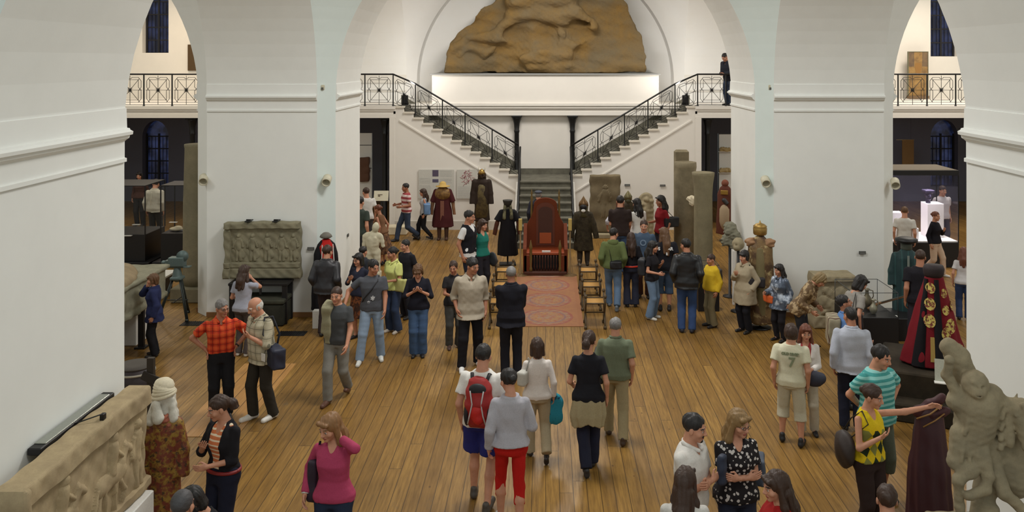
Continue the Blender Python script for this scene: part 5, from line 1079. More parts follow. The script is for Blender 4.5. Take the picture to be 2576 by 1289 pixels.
MB().box(-.50, -.46, 0, .50, .36, .09, .015).build('base', mat((70, 34, 20), .5, name='throne_base', boost=1.2), o); m = MB(); m.prism([(-.30, .09), (.30, .09), (.30, .44), (-.30, .44)], -.18, -.16, 'y'); m.build('dark_front', BLK, o)
for k in range(9): MB().lathe([(.012, .09), (.02, .18), (.01, .25), (.016, .36), (.012, .44)], (-.26+.065*k, -.33, 0), 8).build('baluster', TD, o)
for x0, x1 in ((-.50, -.31), (.31, .50)): MB().box(x0, -.42, .06, x1, -.34, .46, .008).build('front_panel', TW, o)
o = MB().box(-.10, -.03, 0, .10, .03, .03).build('caption_card', WHITE, None, loc=(.02, 20.50, .503)); tag(o, 'white caption card lying on the throne seat', 'card')
for s_, px, l in ((-1, 1309, 'left'), (1, 1434, 'right')):
    o = thing('barrier_stand', f'brass barrier post just {l} of the throne', 'barrier post', (xat(px, 20.3), 20.3, 0)); MB().lathe([(.16, 0), (.16, .015), (.05, .04), (.018, .06), (.018, 1.05)], (0, 0, 0), 16).build('post', mat((120, 94, 58), .5, metal=.3, name='brass', boost=1), o); MB().box(-.04, -.04, 1.05, .04, .04, 1.32, .006).build('top_block', mat((190, 164, 92), .5, name='pale_wood', boost=1), o)
SW = mat((74, 60, 40), .6, name='carved_stool_wood', bump=.5); SC = mat((178, 134, 74), .75, name='leather_seat', boost=1.1)
def stool():
    o = thing('folding_stool', 'stool', 'stool', (0, 0, 0), 0, 'folding stools beside the rug')
    MB().tube([(-.20, -.15, .47), (-.1, -.15, .44), (.0, -.15, .43), (.1, -.15, .44), (.20, -.15, .47), ], .008, 4) 
    m = MB(); V = []; nx = 9
    for i in range(nx):
        x = -.20+.40*i/(nx-1); z = .475-.035*(1-(x/.2)**2)
        for y in (-.17, .17): V += [(x, y, z), (x, y, z-.01)]
    F = []
    for i in range(nx-1): a = 4*i; F += [[a, a+4, a+6, a+2], [a+1, a+3, a+7, a+5], [a, a+1, a+5, a+4], [a+2, a+6, a+7, a+3]]
    F += [[0, 2, 3, 1], [4*nx-4, 4*nx-3, 4*nx-1, 4*nx-2]]; m.add(V, F, True); m.build('seat', SC, o)
    for y in (-.18, .18):
        for s_ in (-1, 1):
            m = MB(); m.tube([(s_*.22, y, .60), (s_*.21, y, .47), (s_*.10, y, .34), (-s_*.08, y, .18), (-s_*.20, y, .03)], .02, 6); m.lathe([(.02, .58), (.032, .61), (.02, .645), (.001, .65)], (s_*.22, y, 0), 8); m.lathe([(.03, 0), (.03, .05), (.02, .06)], (-s_*.2, y, 0), 8); m.build('leg', SW, o)
    for s_ in (-1, 1): MB().rod((s_*.21, -.18, .48), (s_*.21, .18, .48), .016).build('rail', SW, o); 
    MB().rod((0, -.18, .26), (0, .18, .26), .014).build('cross_bar', SW, o); return o
st0 = stool(); first = True
for x, D, l in ((.93, 16.45, 'nearest folding stool on the right edge of the rug'), (.92, 17.65, 'middle folding stool on the right edge of the rug'), (.92, 18.9, 'folding stool right of the rug closest to the throne'), (-.86, 16.45, 'nearest folding stool left of the rug beside the man in black'), (-.87, 17.65, 'middle folding stool on the left edge of the rug'), (-.88, 18.9, 'folding stool left of the rug closest to the throne')):
    if first: o = st0; first = False
    else:
        o = st0.copy(); COL.objects.link(o)
        for ch in st0.children: c_ = ch.copy(); COL.objects.link(c_); c_.parent = o
    o.location = (x, D, 0); o.rotation_euler = (0, 0, PI/2); o['label'] = l
# ---- stones in the right half ----------------------------------------------------------------
def f_sl(X, Z): return caps2(X, Z, man2(0, .45, .9))*.8+.012*np.sin(X*8+Z*5)+.01*np.sin(Z*13)
relief('stone_stele', 'broad upright stone slab with a worn figure against the right stair wall', 'stone slab', .86, 1.62, .18, f_sl, (xat(1523, 24.7), 24.75, .12), 0, stone((112, 100, 78), (92, 82, 64), 3, .7, name='stele_stone', boost=1), .03)
o = MB().box(-.45, -.2, 0, .45, .2, .11, .01).build('stone_step', ST1, None, loc=(xat(1523, 24.6), 24.72, 0)); tag(o, 'low stone base under the broad upright slab by the stairs', 'base')
g = S(); g.el((0, 0, 1.0), (.22, .12, .24), .05); g.bx((0, 0, .5), (.21, .12, .5), .03, .05); g.el((0, -.12, .75), (.10, .08, .26), .04); g.el((0, -.14, 1.06), (.07, .07, .08), .03); g.noise(.01, 20, 2); o = g.obj('stone_stele', .02, ST1, loc=(xat(1627, 24.7), 24.9, 0)); tag(o, 'small round-topped carved gravestone between two dark-haired women', 'gravestone')
def column(px, D, top, r0, r1, label, prof=None, m_=ST2, seg=28):
    H = zat(top, D); o = thing('stone_column', label, 'stone column', (xat(px, D), D, 0)); m = MB(); m.lathe(prof(H) if prof else [(r0, 0), (r0, .3), (r1, H-.12), (r1*1.06, H-.05), (r1*1.05, H), (r1*.8, H), (.001, H-.01)], (0, 0, 0), seg); m.build('shaft', m_, o); return o
column(1769, 19.4, 434, .225, .205, 'foremost grey column of the three tall stones beside the leather jacket man', lambda H: [(.215, 0), (.21, .5), (.20, H-.5), (.215, H-.25), (.245, H-.06), (.25, H), (.17, H), (.001, H-.005)], stone((126, 118, 94), (108, 100, 80), 2.5, .3, name='column_stone', boost=1))
column(1724, 21.2, 408, .26, .255, 'thicker stone column with a broken top behind the foremost grey column', lambda H: [(.27, 0), (.27, H-.3), (.255, H-.2), (.27, H-.12), (.265, H), (.20, H+.01), (.18, H-.05), (.001, H-.05)], ST2)
o = MB().box(-.19, -.12, 0, .19, .12, zat(377, 23.4), .05).build('stone_pillar', ST2, None, loc=(xat(1714, 23.4), 23.4, 0)); tag(o, 'square stone post rising behind the broken-topped column', 'stone post')
g = S(); g.el((0, 0, 0), (.12, .09, .07), .02); g.el((0, -.04, -.08), (.07, .06, .08), .02); g.noise(.01, 40, 1); o = g.obj('stone_capital', .014, ST3, loc=(xat(1737, 20.8), 20.62, zat(500, 20.6))); tag(o, 'small white carved bracket on the broken-topped column', 'stone bracket')
def headpost(px, D, top, base, label, g, m_, hz):
    o = thing('sculpted_head', label, 'sculpture', (xat(px, D), D, 0)); g.obj('head', .014, m_, o); MB().lathe([(.15, 0), (.15, .02), (.03, .03), (.03, hz)], (0, 0, 0), 12).build('post', BLK, o)
D = 18.5; z = zat(592, D); g = S(); g.el((0, 0, z+.12), (.15, .13, .16), .05); g.el((.1, -.03, z), (.13, .12, .13), .05); g.el((-.08, 0, z-.1), (.12, .11, .14), .05); g.el((.08, 0, z-.18), (.09, .08, .1), .04); g.el((.02, -.14, z), (.05, .04, .06), .02, 's'); g.noise(.02, 16, 3); g.noise(.01, 40, 2); headpost(1836, D, 0, 0, 'lumpy greenish grey sculpture fragment on a black post by the middle right pier', g, stone((128, 126, 110), (104, 102, 88), 5, .7, name='green_stone', boost=1), z-.2)
D = 17.4; z = zat(614, D); g = S(); g.el((0, 0, z), (.12, .12, .13), .03); g.el((-.05, -.08, z-.06), (.06, .06, .07), .03); g.el((-.06, -.11, z+.0), (.02, .02, .02), .01, 's'); g.noise(.006, 30, 3); headpost(1857, D, 0, 0, 'small round pale stone head on a black post', g, ST1, z-.1)
o = thing('white_post', 'thin white upright strip beside the two sculpture posts', 'post', (xat(1845, 17.9), 17.9, 0)); MB().box(-.02, -.02, 0, .02, .02, 1.1).build('strip', WHITE, o)
# marble torso
g = S(); c = lambda a, b, r0, r1=None, k=.04: g.cap(a, b, r0, r1, k)
c((0, 0, .95), (0, -.02, 1.15), .11, .14); c((-.12, 0, 1.28), (.12, 0, 1.27), .065, .065); c((0, 0, 1.1), (0, -.01, 1.26), .13, .11); g.el((.07, -.04, 1.46), (.075, .09, .1), .03); c((0, 0, 1.3), (.05, -.02, 1.4), .05, .05); c((-.08, 0, .92), (-.09, -.02, .5), .09, .06); c((.08, 0, .92), (.1, -.03, .5), .09, .06); c((-.17, 0, 1.26), (-.2, .03, 1.0), .05, .045); c((.17, 0, 1.26), (.22, .0, 1.05), .05, .04); g.el((-.05, -.12, 1.22), (.05, .03, .04), .03); g.el((.06, -.12, 1.22), (.05, .03, .04), .03); g.bx((0, .02, .25), (.16, .14, .25), .02, .04); g.noise(.004, 30, 1)
o = g.obj('marble_statue', .014, stone((178, 172, 150), (160, 154, 134), 4, .3, name='marble', boost=1.15), loc=(xat(938, 18.6), 18.6, 0)); tag(o, 'pale marble nude torso statue beside the middle left pier', 'statue')
# stele and glass case right
def f_st(X, Z): return np.maximum(caps2(X, Z, [(-.2, .5, .2, .3, .12, .04), (-.2, .3, .1, .45, .05, .035), (.1, .65, .2, .55, .12, .04), (-.15, .7, -.05, .62, .08, .03)]), ((Z > .86)*.05+(Z < .24)*.04))+.006*np.sin(X*40)*np.sin(Z*33)
relief('stone_altar', 'grey carved stone altar with scrolled top in front of the middle right pier', 'stone altar', .76, .98, .4, f_st, (xat(2100, 16.3), 16.3, 0), 0, ST1, .02)
# jug vitrine
def vitrine(label, x, y, w_, d_, h, hg, rz=0):
    o = thing('glass_case', label, 'display case', (x, y, 0), math.radians(rz)); MB().box(-w_/2, -d_/2, 0, w_/2, d_/2, h, .006).build('base', BLK, o)
    if hg: 
        MB().box(-w_/2+.01, -d_/2+.01, h, w_/2-.01, d_/2-.01, h+hg).build('glass', glass(.10), o); m = MB(); e = .006
        for (a, b) in ((-1, -1), (1, -1), (1, 1), (-1, 1)): m.rod((a*w_/2*.98, b*d_/2*.98, h), (a*w_/2*.98, b*d_/2*.98, h+hg), e, 4)
        q = [(-w_/2*.98, -d_/2*.98, h+hg), (w_/2*.98, -d_/2*.98, h+hg), (w_/2*.98, d_/2*.98, h+hg), (-w_/2*.98, d_/2*.98, h+hg)]
        for k in range(4): m.rod(q[k], q[(k+1) % 4], e, 4)
        m.build('metal_edge', mat((70, 74, 76), .4, metal=.5, name='edge', boost=1), o)
    return o
vitrine('black display case with metal jugs under glass beside the green robe', 5.62, 15.35, .78, .95, .62, .42); vitrine('low black display shelf behind the jug case carrying a long pistol', 6.35, 15.9, .65, .7, .40, 0)
vitrine('small glass case on a black pedestal between the leather jacket and the boy', 3.25, 17.6, .42, .42, .72, .2)
def jug(px, D, z0, k, label, c):
    o = thing('metal_jug', label, 'jug', (xat(px, D), D, z0)); m = MB(); m.lathe([(.05*k, 0), (.05*k, .01), (.08*k, .05*k), (.10*k, .12*k), (.07*k, .2*k), (.035*k, .25*k), (.03*k, .32*k), (.05*k, .36*k), (.04*k, .36*k), (.001, .33*k)], (0, 0, 0), 20); m.build('body', mat(c, .35, metal=.6, name='jug_metal', boost=1), o); m = MB(); m.tube([(.04*k, 0, .34*k), (.11*k, 0, .32*k), (.12*k, 0, .22*k), (.08*k, 0, .15*k)], .009, 6); m.build('handle', mat(c, .35, metal=.6, name='jug_metal', boost=1), o)
jug(2181, 15.45, .622, .95, 'larger dark metal jug inside the glass case', (112, 104, 84)); jug(2197, 15.1, .622, .7, 'smaller silver jug in front of the larger jug', (164, 160, 140))
o = thing('long_pistol', 'long wooden flintlock weapon lying across the display shelf', 'weapon', (5.95, 15.35, .68)); m = MB(); m.tube([(-.32, -.1, -.02), (-.1, .0, .05), (.30, .15, .10), (.50, .22, .13)], [.03, .022, .018, .016], 8); m.build('stock', mat((112, 76, 40), .5, name='walnut'), o); MB().rod((-.05, -.0, .075), (.52, .22, .15), .009).build('barrel', mat((90, 88, 80), .4, metal=.6, name='gunmetal', boost=1), o)
o = MB().box(-.10, -.04, 0, .10, .04, .02).build('caption_card', WHITE, None, loc=(6.2, 15.65, .405)); tag(o, 'white caption card on the low black shelf by the green robe', 'card')
# ---- lit showcase in the right aisle --------------------------------------------------------------
o = thing('lit_showcase', 'large glass showcase with white lit interior in the right aisle', 'showcase', (9.1, 21.7, 0)); X0, X1, Y0, Y1 = -1.2, .88, -.6, .6
MB().box(X0, Y0, 0, X1, Y1, .60, .005).build('base', BLK, o); MB().box(X0, Y0, 2.22, X1, Y1, 2.34, .005).build('header', BLK, o); MB().box(X0+.03, Y0+.03, 2.34, X1-.03, Y1-.03, 2.35).build('top_panel', mat((120, 110, 96), .8, name='dusty_top', boost=1), o)
MB().box(X0+.02, Y0+.02, .60, X1-.02, Y1-.02, .63).build('lit_floor', WHITE, o)
for nm, a in (('front', (X0, Y0, .6, X1, Y0+.01, 2.22)), ('back', (X0, Y1-.01, .6, X1, Y1, 2.22)), ('side', (X1-.01, Y0, .6, X1, Y1, 2.22))): MB().box(*a).build('glass_pane', glass(.10, (190, 190, 220)), o)
for x in (X0, X1-.02):
    for y in (Y0, Y1-.02): MB().box(x, y, .6, x+.02, y+.02, 2.22).build('frame_post', IRON, o)
l = area('showcase_lamp', (9.3, 21.7, 2.19), .9, 26, (.93, .82, 1)); l.data.shape = 'SQUARE'; l.data.size = 1.1; l.data.spread = math.radians(100)
for (x, y, w_, d_, h, lb) in ((9.62, 21.75, .20, .2, 1.46, 'tall white display block inside the lit showcase'), (8.85, 21.6, .26, .26, .90, 'low white display block inside the lit showcase'), (8.75, 21.95, .18, .14, 1.2, 'middle white display block at the back of the lit showcase')):
    q = MB().box(-w_, -d_, 0, w_, d_, h-.635, .004).build('display_block', WHITE, None, loc=(x, y, .632)); tag(q, lb, 'block')
g = S(); g.el((0, 0, .22), (.10, .11, .12), .02); g.cap((0, 0, .15), (0, .01, .02), .05, .06, .02); g.el((0, -.05, .13), (.05, .06, .06), .02); g.bx((0, 0, .29), (.12, .12, .035), .02, .02); g.cap((0, -.11, .2), (0, -.12, .17), .015, .02, .01); g.el((.035, -.1, .21), (.016, .012, .01), .005, 's'); g.el((-.035, -.1, .21), (.016, .012, .01), .005, 's')
o = g.obj('bronze_head', .008, mat((70, 66, 84), .4, metal=.5, name='bronze_head', boost=1), loc=(9.50, 21.7, 1.465)); tag(o, 'dark bronze head on the tall white block in the lit showcase', 'sculpture')
m = MB(); m.lathe([(.06, 0), (.16, .04), (.17, .05), (.14, .045), (.001, .02)], (0, 0, 0), 24); o = m.build('silver_bowl', mat((180, 180, 190), .3, metal=.6, name='silver', boost=1), None, loc=(8.85, 21.6, .905)); tag(o, 'shallow silver bowl on the low white block in the lit showcase', 'bowl')
# ---- wall lamps, sensors, plaques, boards ----------------------------------------------------------
LP = mat((186, 180, 158), .6, name='lamp_enamel', boost=1.2)
def spot(px, py, X, D, dx, label):
    z = zat(py, D); o = thing('spot_lamp', label, 'lamp', (xat(px, D), D, z)); m = MB(); R_ = .085; ax = np.array((dx*.25, -.9, -.35)); ax = ax/np.linalg.norm(ax); n = np.cross(ax, (0, 0, 1.0)); n /= np.linalg.norm(n); b = np.cross(ax, n); V = []
    for (t, r) in ((-.10, .001), (-.10, R_), (.10, R_), (.10, R_*.85), (-.05, R_*.85), (-.05, .001)):
        for j in range(20): a = 2*PI*j/20; V.append(ax*t+r*(n*math.cos(a)+b*math.sin(a)))
    m.add(V, [[i*20+j, i*20+(j+1) % 20, i*20+20+(j+1) % 20, i*20+20+j] for i in range(5) for j in range(20)], True); m.build('shade', LP, o)
    MB().rod((0, .03, 0), (0, .17, .02), .015).build('bracket', LP, o)
spot(512, 452, 0, 17.02, 1, 'cream cylinder spot lamp on the left edge of the middle left pier'); spot(822, 454, 0, 17.02, .3, 'cream cylinder spot lamp on the corner of the middle left pier'); spot(1926, 457, 0, 17.02, -.3, 'cream cylinder spot lamp on the corner of the middle right pier'); spot(2252, 462, 0, 17.02, -1, 'cream cylinder spot lamp on the right edge of the middle right pier')
for px, l in ((812, 'small white motion sensor on the middle left pier'), (1937, 'small white motion sensor on the middle right pier')):
    o = thing('motion_sensor', l, 'sensor', (xat(px, 17.12), 17.12, zat(220, 17.12))); MB().box(-.03, -.03, -.05, .03, .04, .05, .01).build('housing', LP, o); MB().box(-.022, -.04, -.045, .022, -.03, .0, .004).build('lens', mat((90, 90, 84), .3, name='lens', boost=1), o)
for (px, py, D, w_, l) in ((782, 626, 17.03, .13, 'small dark plaque left of the black cape on the pier'), (2169, 636, 17.03, .13, 'small dark plaque on the middle right pier above the glass case'), (1578, 466, 25.78, .16, 'small dark plaque on the stair wall above the woman in white'), (1667, 467, 25.78, .16, 'small dark plaque on the stair wall above the dark red t-shirt'), (875, 592, 18.2, .05, 'tiny dark plaque on the inner face of the middle left pier')):
    x = xat(px, D) if px != 875 else -4.15
    if px == 875: D = 4.15*2200/(1372-875)
    o = thing('wall_plaque', l, 'plaque', (x, D-.005, zat(py, D))); MB().box(-w_/2 if px != 875 else 0, -.01 if px != 875 else -.05, -.03, w_/2 if px != 875 else .015, 0.004 if px != 875 else .05, .03).build('plate', mat((74, 74, 72), .5, name='plaque', boost=1), o)
    if px != 875:
        m = MB(); [m.box(-w_/2*.8, -.012, z_-.004, w_/2*.8, -.01, z_+.004) for z_ in (.014, -.012)]; m.build('text_lines', mat((150, 150, 146), .5, name='plaque_text', boost=1), o)
PAP = mat((190, 188, 180), .5, name='board', boost=1.15); TXT = mat((172, 171, 166), .6, name='print_grey', boost=1.1)
def board(x0, x1, y0, y1, label, items):
    D = YG-.03; o = thing('info_panel', label, 'information panel', (xat((x0+x1)/2, D), D, zat(y1, D))); cx = (x0+x1)/2; f = lambda p: xat(p, D)-xat(cx, D); gz = lambda p: zat(p, D)-zat(y1, D)
    MB().box(f(x0), -.008, 0, f(x1), .01, gz(y0)).build('board', PAP, o)
    for nm, a, b, c_, d_, col in items:
        if nm == 'text_block':
            m = MB(); k = max(2, int((d_-c_)/2.6)); r_ = random.Random(int(a))
            for i in range(k): zc = gz(c_+(d_-c_)*(i+.5)/k); m.box(f(a), -.010, zc-.005, f(a+(b-a)*r_.uniform(.85, 1)), -.008, zc+.005)
            m.build(nm, TXT, o)
        elif nm == 'drawing':
            r_ = random.Random(5); m = MB()
            for i in range(60):
                t_ = r_.uniform(0, 6.28); rr = r_.uniform(.2, 1); p = (f((a+b)/2)+math.cos(t_)*rr*(f(b)-f(a))/2, -.011, gz((c_+d_)/2)+math.sin(t_)*rr*(gz(c_)-gz(d_))/2); q = (p[0]+r_.uniform(-.08, .08), -.011, p[2]+r_.uniform(-.08, .08)); m.rod(p, q, .006, 4)
            m.build(nm, mat((176, 110, 116), .6, name='ink', boost=1), o)
        else: MB().box(f(a), -.012, gz(d_), f(b), -.008, gz(c_)).build(nm, mat(col, .6, name='photo', boost=1), o)
board(1053, 1142, 427, 500, 'pale information panel with two small purple pictures on the stair wall', [('text_block', 1055, 1086, 447, 462, 0), ('text_block', 1055, 1086, 466, 498, 0), ('picture', 1088, 1103, 428, 444, (86, 76, 96)), ('picture', 1088, 1103, 451, 459, (84, 80, 104)), ('text_block', 1107, 1138, 429, 445, 0), ('text_block', 1107, 1138, 449, 462, 0)])
board(1149, 1200, 427, 500, 'pale information panel with a reddish drawing left of the horned costume', [('drawing', 1160, 1190, 430, 464, (134, 80, 84)), ('text_block', 1152, 1192, 469, 498, 0)])
o = thing('sign_stand', 'white caption board on a stand before the dark opening', 'sign', (xat(959, 24.0), 24.0, 0)); MB().box(-.20, -.02, 1.14, .20, .01, 1.42, R=Rx(math.radians(-20))).build('board', mat((196, 190, 168), .6, name='card2', boost=1.15), o); MB().rod((0, .02, 0), (0, .02, 1.25), .02).build('pole', IRON, o); MB().box(-.15, -.12, 0, .15, .16, .02).build('foot', IRON, o); m = MB(); m.box(-.08, -.075, 1.31, .05, -.07, 1.33); m.box(-.08, -.06, 1.27, -.02, -.055, 1.30); m.build('text_block', mat((110, 96, 80), .6, name='ink2', boost=1), o)
# display walls seen through the side openings
o = thing('display_wall', 'white display wall panels behind the left opening beside the stairs', 'display panel', (xat(918, 27.2), 27.2, 0)); MB().box(-.6, -.05, 0, .22, .05, zat(335, 27.2), .004).build('panel', WHITE, o); m = MB(); [m.box(-.6, -.056, z_-.01, .22, -.05, z_+.01) for z_ in (zat(365, 27.2), zat(423, 27.2))]; m.build('panel_joint', IRON, o)
g = S(); g.bx((0, 0, 0), (.16, .08, .38), .04); g.noise(.012, 12, 2); o = g.obj('stone_relief_fragment', .018, mat((92, 66, 52), .85, name='brown_stone', bump=.6), loc=(xat(916, 27.0), 27.05, zat(428, 27.0))); tag(o, 'brown stone fragment mounted on the white display wall at the left opening', 'stone fragment')
o = thing('display_wall', 'white display wall with gilt fragments behind the right opening beside the stairs', 'display panel', (xat(1826, 26.9), 26.9, 0)); MB().box(-.22, -.05, 0, .9, .05, zat(338, 26.9), .004).build('panel', WHITE, o); MB().box(-.24, -.06, 0, -.22, .06, zat(336, 26.9)).build('edge', IRON, o)
for py in (378, 431):
    g = S(); g.bx((0, 0, 0), (.17, .07, .04), .02); [g.el((-.12+.08*k, -.03, .04), (.05, .05, .06), .03) for k in range(4)]; g.noise(.01, 30, py); o = g.obj('gilt_fragment', .012, mat((168, 146, 100), .6, name='gilt_wood', bump=.6, boost=1.1), loc=(xat(1825, 26.7), 26.77, zat(py, 26.7))); tag(o, 'gilded carved fragment on the white display wall, %s of the two' % ('upper' if py < 400 else 'lower'), 'fragment')
    MB().box(-.2, -.06, -.06, .2, .06, -.045).build('shelf', WHITE, o)
# floodlights on the stairs, icon, side panel, banner, extras
for px, l in ((1019, 'small black floodlight at the top of the left stair flight'), (1724, 'small black floodlight at the top of the right stair flight')):
    D = 26.2; o = thing('floodlight', l, 'floodlight', (xat(px, D), D, zat(263, D))); MB().box(-.09, -.05, .03, .09, .05, .28, .01).build('housing', BLK, o); MB().box(-.10, -.02, -.02, .10, .02, .05).build('bracket', BLK, o)
def icon():
    D = 30.6; x = xat(2309, D); z0 = zat(241, D); z1 = zat(131, D); w_ = xat(2333, D)-xat(2285, D); q = N('faded_painting'); vec, xyz = q.obj()
    nz = q.noise(vec, 3, 6, .7); col = q.mix(q.mr(nz, .35, .65), lin((176, 140, 84)), lin((118, 92, 62))); dark = q.math('MULTIPLY', q.math('GREATER_THAN', q.math('ABSOLUTE', xyz[0]), .14), q.math('GREATER_THAN', xyz[2], 1.02)); col = q.mix(q.math('MULTIPLY', dark, .6), col, lin((70, 66, 70))); q.l(col, q.b.inputs['Base Color']); q.b.inputs['Roughness'].default_value = .9
    o = thing('painted_panel', 'faded ochre wall painting fragment standing on the right gallery', 'painting', (x, D, z0)); MB().box(-w_/2, -.03, 0, w_/2, .03, z1-z0, .004).build('panel', q.m, o); m = MB(); hw = w_/2
    for a in ((-hw-.02, -.04, 0, -hw, .04, z1-z0+.02), (hw, -.04, 0, hw+.02, .04, z1-z0+.02), (-hw, -.04, z1-z0, hw, .04, z1-z0+.02)): m.box(*a)
    m.build('frame', mat((110, 108, 84), .6, name='frame_wood', boost=1), o); m = MB(); m.prism([(-.07, .75), (.07, .75), (.12, 1.0), (.1, 1.15), (-.1, 1.15), (-.12, 1.0)], -.036, -.03, 'y'); m.build('faded_shape', mat((150, 112, 66), .9, name='faded', boost=1), o); MB().box(-w_/2, -.15, -.10, w_/2, .15, -.0).build('stand', mat((120, 96, 70), .7, name='wood_stand', boost=1), o)
icon()
o = MB().box(-.25, -.02, 0, .25, .02, zat(112, 30.8)-zat(178, 30.8), .004).build('wall_picture', mat((84, 66, 44), .8, name='dark_picture', boost=1), None, loc=(xat(486, 30.8), 30.95, zat(178, 30.8))); tag(o, 'dark brown framed picture on the left gallery wall', 'picture')
o = thing('hanging_banner', 'ochre cloth banner hanging from a rod under the right gallery', 'banner', (xat(2284, 30.0), 30.0, zat(420, 30))); H_ = zat(352, 30)-zat(420, 30); MB().box(-.2, -.01, 0, .2, .01, H_).build('cloth', mat((112, 84, 48), .85, name='ochre_cloth'), o); MB().rod((-.4, 0, H_), (.22, 0, H_), .012).build('rod', mat((150, 130, 90), .5, name='rod'), o); MB().rod((.1, 0, H_), (.1, 0, 3.365-zat(420, 30)), .003, 4).build('wire', IRON, o)
o = thing('stone_bench', 'low pale stone block on the floor at the left opening behind the striped t-shirt', 'stone block', (xat(990, 24.9), 25.2, 0)); MB().box(-.45, -.2, 0, .35, .2, .24, .02).build('block', ST3, o)
o = thing('dark_flat_board', 'dark triangular floor plate beside the grey stone altar', 'floor plate', (xat(2052, 14.9), 15.3, 0)); MB().prism([(-.12, -.2), (.2, -.05), (.0, .15)], .001, .02, 'z').build('plate', BLK, o)
# ================================================================ the visitors
W_ = (215, 212, 205); NAVY = (28, 32, 52); DK = (30, 30, 34); JB = (70, 88, 112); JL = (120, 138, 158)
plaid_red = mat((168, 44, 24), .85, pat=('plaid', (205, 84, 44), (84, 18, 14), 11), name='plaid'); check_grey = mat((158, 150, 128), .85, pat=('plaid', (176, 168, 146), (96, 92, 78), 9), name='check')
P = person
P('red', 'man in a red plaid shirt and black trousers with hands on his hips', 552, 748, 556, 1062, face=22, hair=('short', HGRY), tops=(('tucked', plaid_red),), bot=('trousers', (26, 26, 30)), R='hip', L='hip', legs='stand', turn=28, nod=4, skin=1, extra=(('glasses',), ('watch', 1)), fat=1.05)
P('grey', 'elderly white-haired man in a checked shirt carrying a dark shoulder bag', 634, 738, 660, 1064, face=-38, hair=('bald', HWHT), tops=(('short_shirt', check_grey, {'sleeve': 1.1, 'hem': .82}),), bot=('trousers', (44, 40, 34)), shoe=(205, 202, 196), R='down', L='chest', legs='step', turn=-5, nod=16, lean=6, skin=0, fat=1.15, extra=(('mustache', HGRY),))
P('girlslab', 'woman with long brown hair in a silvery blouse facing the stone relief slab', 618, 665, 612, 905, face=165, sex='f', hair=('long', HBRN), tops=(('tee', (150, 152, 165)),), bot=('trousers', (70, 62, 60)), shoe=(190, 185, 178), R='face', L='bend', turn=0, nod=8)
P('walker', 'man in a grey t-shirt walking with a beige jacket over his shoulder', 854, 716, 848, 1016, face=-6, hair=('buzz', HBRN), tops=(('tee', (64, 66, 68)),), bot=('jeans', (118, 116, 110)), shoe=(84, 54, 40), R='swb', L='swf', legs='walkr', turn=0, nod=6)
P('leather', 'man in a black leather jacket standing before the black and red cape', 823, 614, 822, 856, face=172, hair=('short', HBRN), tops=(('jacket', mat((38, 38, 42), .45, name='leather_jacket')),), bot=('trousers', (48, 38, 38)), R='pocket', L='pocket', fat=1.15, turn=-10)
P('glassesw', 'woman with glasses in a navy top and rust patterned skirt', 914, 634, 904, 862, face=-25, sex='f', hair=('bob', HBLK), tops=(('vneck', (34, 36, 50)),), bot=('skirt', mat((110, 62, 34), .85, pat=('noise', (50, 30, 22), 12, .45, .55), name='skirt_cloth'), .45), R='chest', L='down', turn=-10, extra=(('glasses',),))
P('jeansman', 'man in a dark grey t-shirt and light blue jeans striding forward', 962, 648, 936, 918, face=8, hair=('short', HBLK), skin=1, tops=(('tee', (72, 74, 80)),), bot=('jeans', (128, 146, 168)), shoe=(196, 196, 190), R=((.44, -.12, 1.02), (.6, 1, 0)), L='swf', legs=((-.20, -.14, 0), (.14, .06, 0)), turn=35, nod=10, extra=(('text', (('*', .16, .02, 1.02, -.128), ('*', .10, -.05, .98, -.128)), (190, 192, 195)),))
P('lime', 'woman in a lime green blouse with a pale yellow bag', 984, 618, 990, 846, face=-30, sex='f', hair=('bun', HBLK), skin=1, tops=(('polo', (192, 196, 120)),), bot=('flare', (44, 56, 80)), shoe=(170, 160, 148), R='down', L='front', turn=-25)
P('blacktee', 'man in a black t-shirt standing behind the woman in lime green', 1020, 600, 1022, 810, face=-40, hair=('short', HBLK), tops=(('tee', (26, 26, 32)),), bot=('trousers', (34, 34, 42)), turn=-10)
P('texter', 'blonde woman in a black v-neck top and blue jeans looking at her hands', 1062, 655, 1052, 906, face=5, sex='f', hair=('bowl', HLBR), tops=(('vneck', (24, 24, 34)),), bot=('flare', (62, 84, 116)), R='chest', L='chest', nod=34, legs='close', fat=1.05)
P('bluebeh', 'dark-haired person in a dark jacket between the marble torso and the glasses woman', 910, 618, 912, 812, face=150, hair=('short', HBLK), tops=(('jacket', (40, 42, 48)),), bot=('trousers', (34, 34, 38)))
P('blackt2', 'woman with hair tied back in a black t-shirt holding something small', 1138, 652, 1142, 886, face=15, sex='f', hair=('bun', HBRN), skin=1, tops=(('tee', (36, 34, 36)),), bot=('jeans', (70, 70, 68)), shoe=(70, 50, 45), R='front', L='front', legs='stand', turn=-20, nod=10)
P('beige', 'tall man in an untucked beige shirt and black trousers with white shoes', 1206, 643, 1184, 936, face=12, hair=('short', HBLK), skin=1, tops=(('rolled', (160, 150, 134), {'hem': .80, 't': .022}),), bot=('trousers', (24, 24, 30)), shoe=(215, 215, 212), R='pocket', L='down', legs=((-.15, -.1, 0), (.13, .1, 0)), turn=35, nod=10, fat=1.05)
P('vest', 'man in a black vest over a white t-shirt seen from the side', 1184, 526, 1178, 762, face=68, hair=('short', HBLK), skin=1, tops=(('tee', (205, 205, 205), {'hem': .84}), ('vest', (22, 22, 28), {'hem': .92})), bot=('trousers', (30, 34, 48)), R='down', L='down', turn=5)
P('teal', 'girl in a teal tank top holding a dark hat behind the man in the vest', 1216, 549, 1212, 752, face=40, sex='f', hair=('long', HBRN), tops=(('tank', (30, 104, 92)),), bot=('trousers', (34, 32, 38)), R='down', L='down', turn=15)
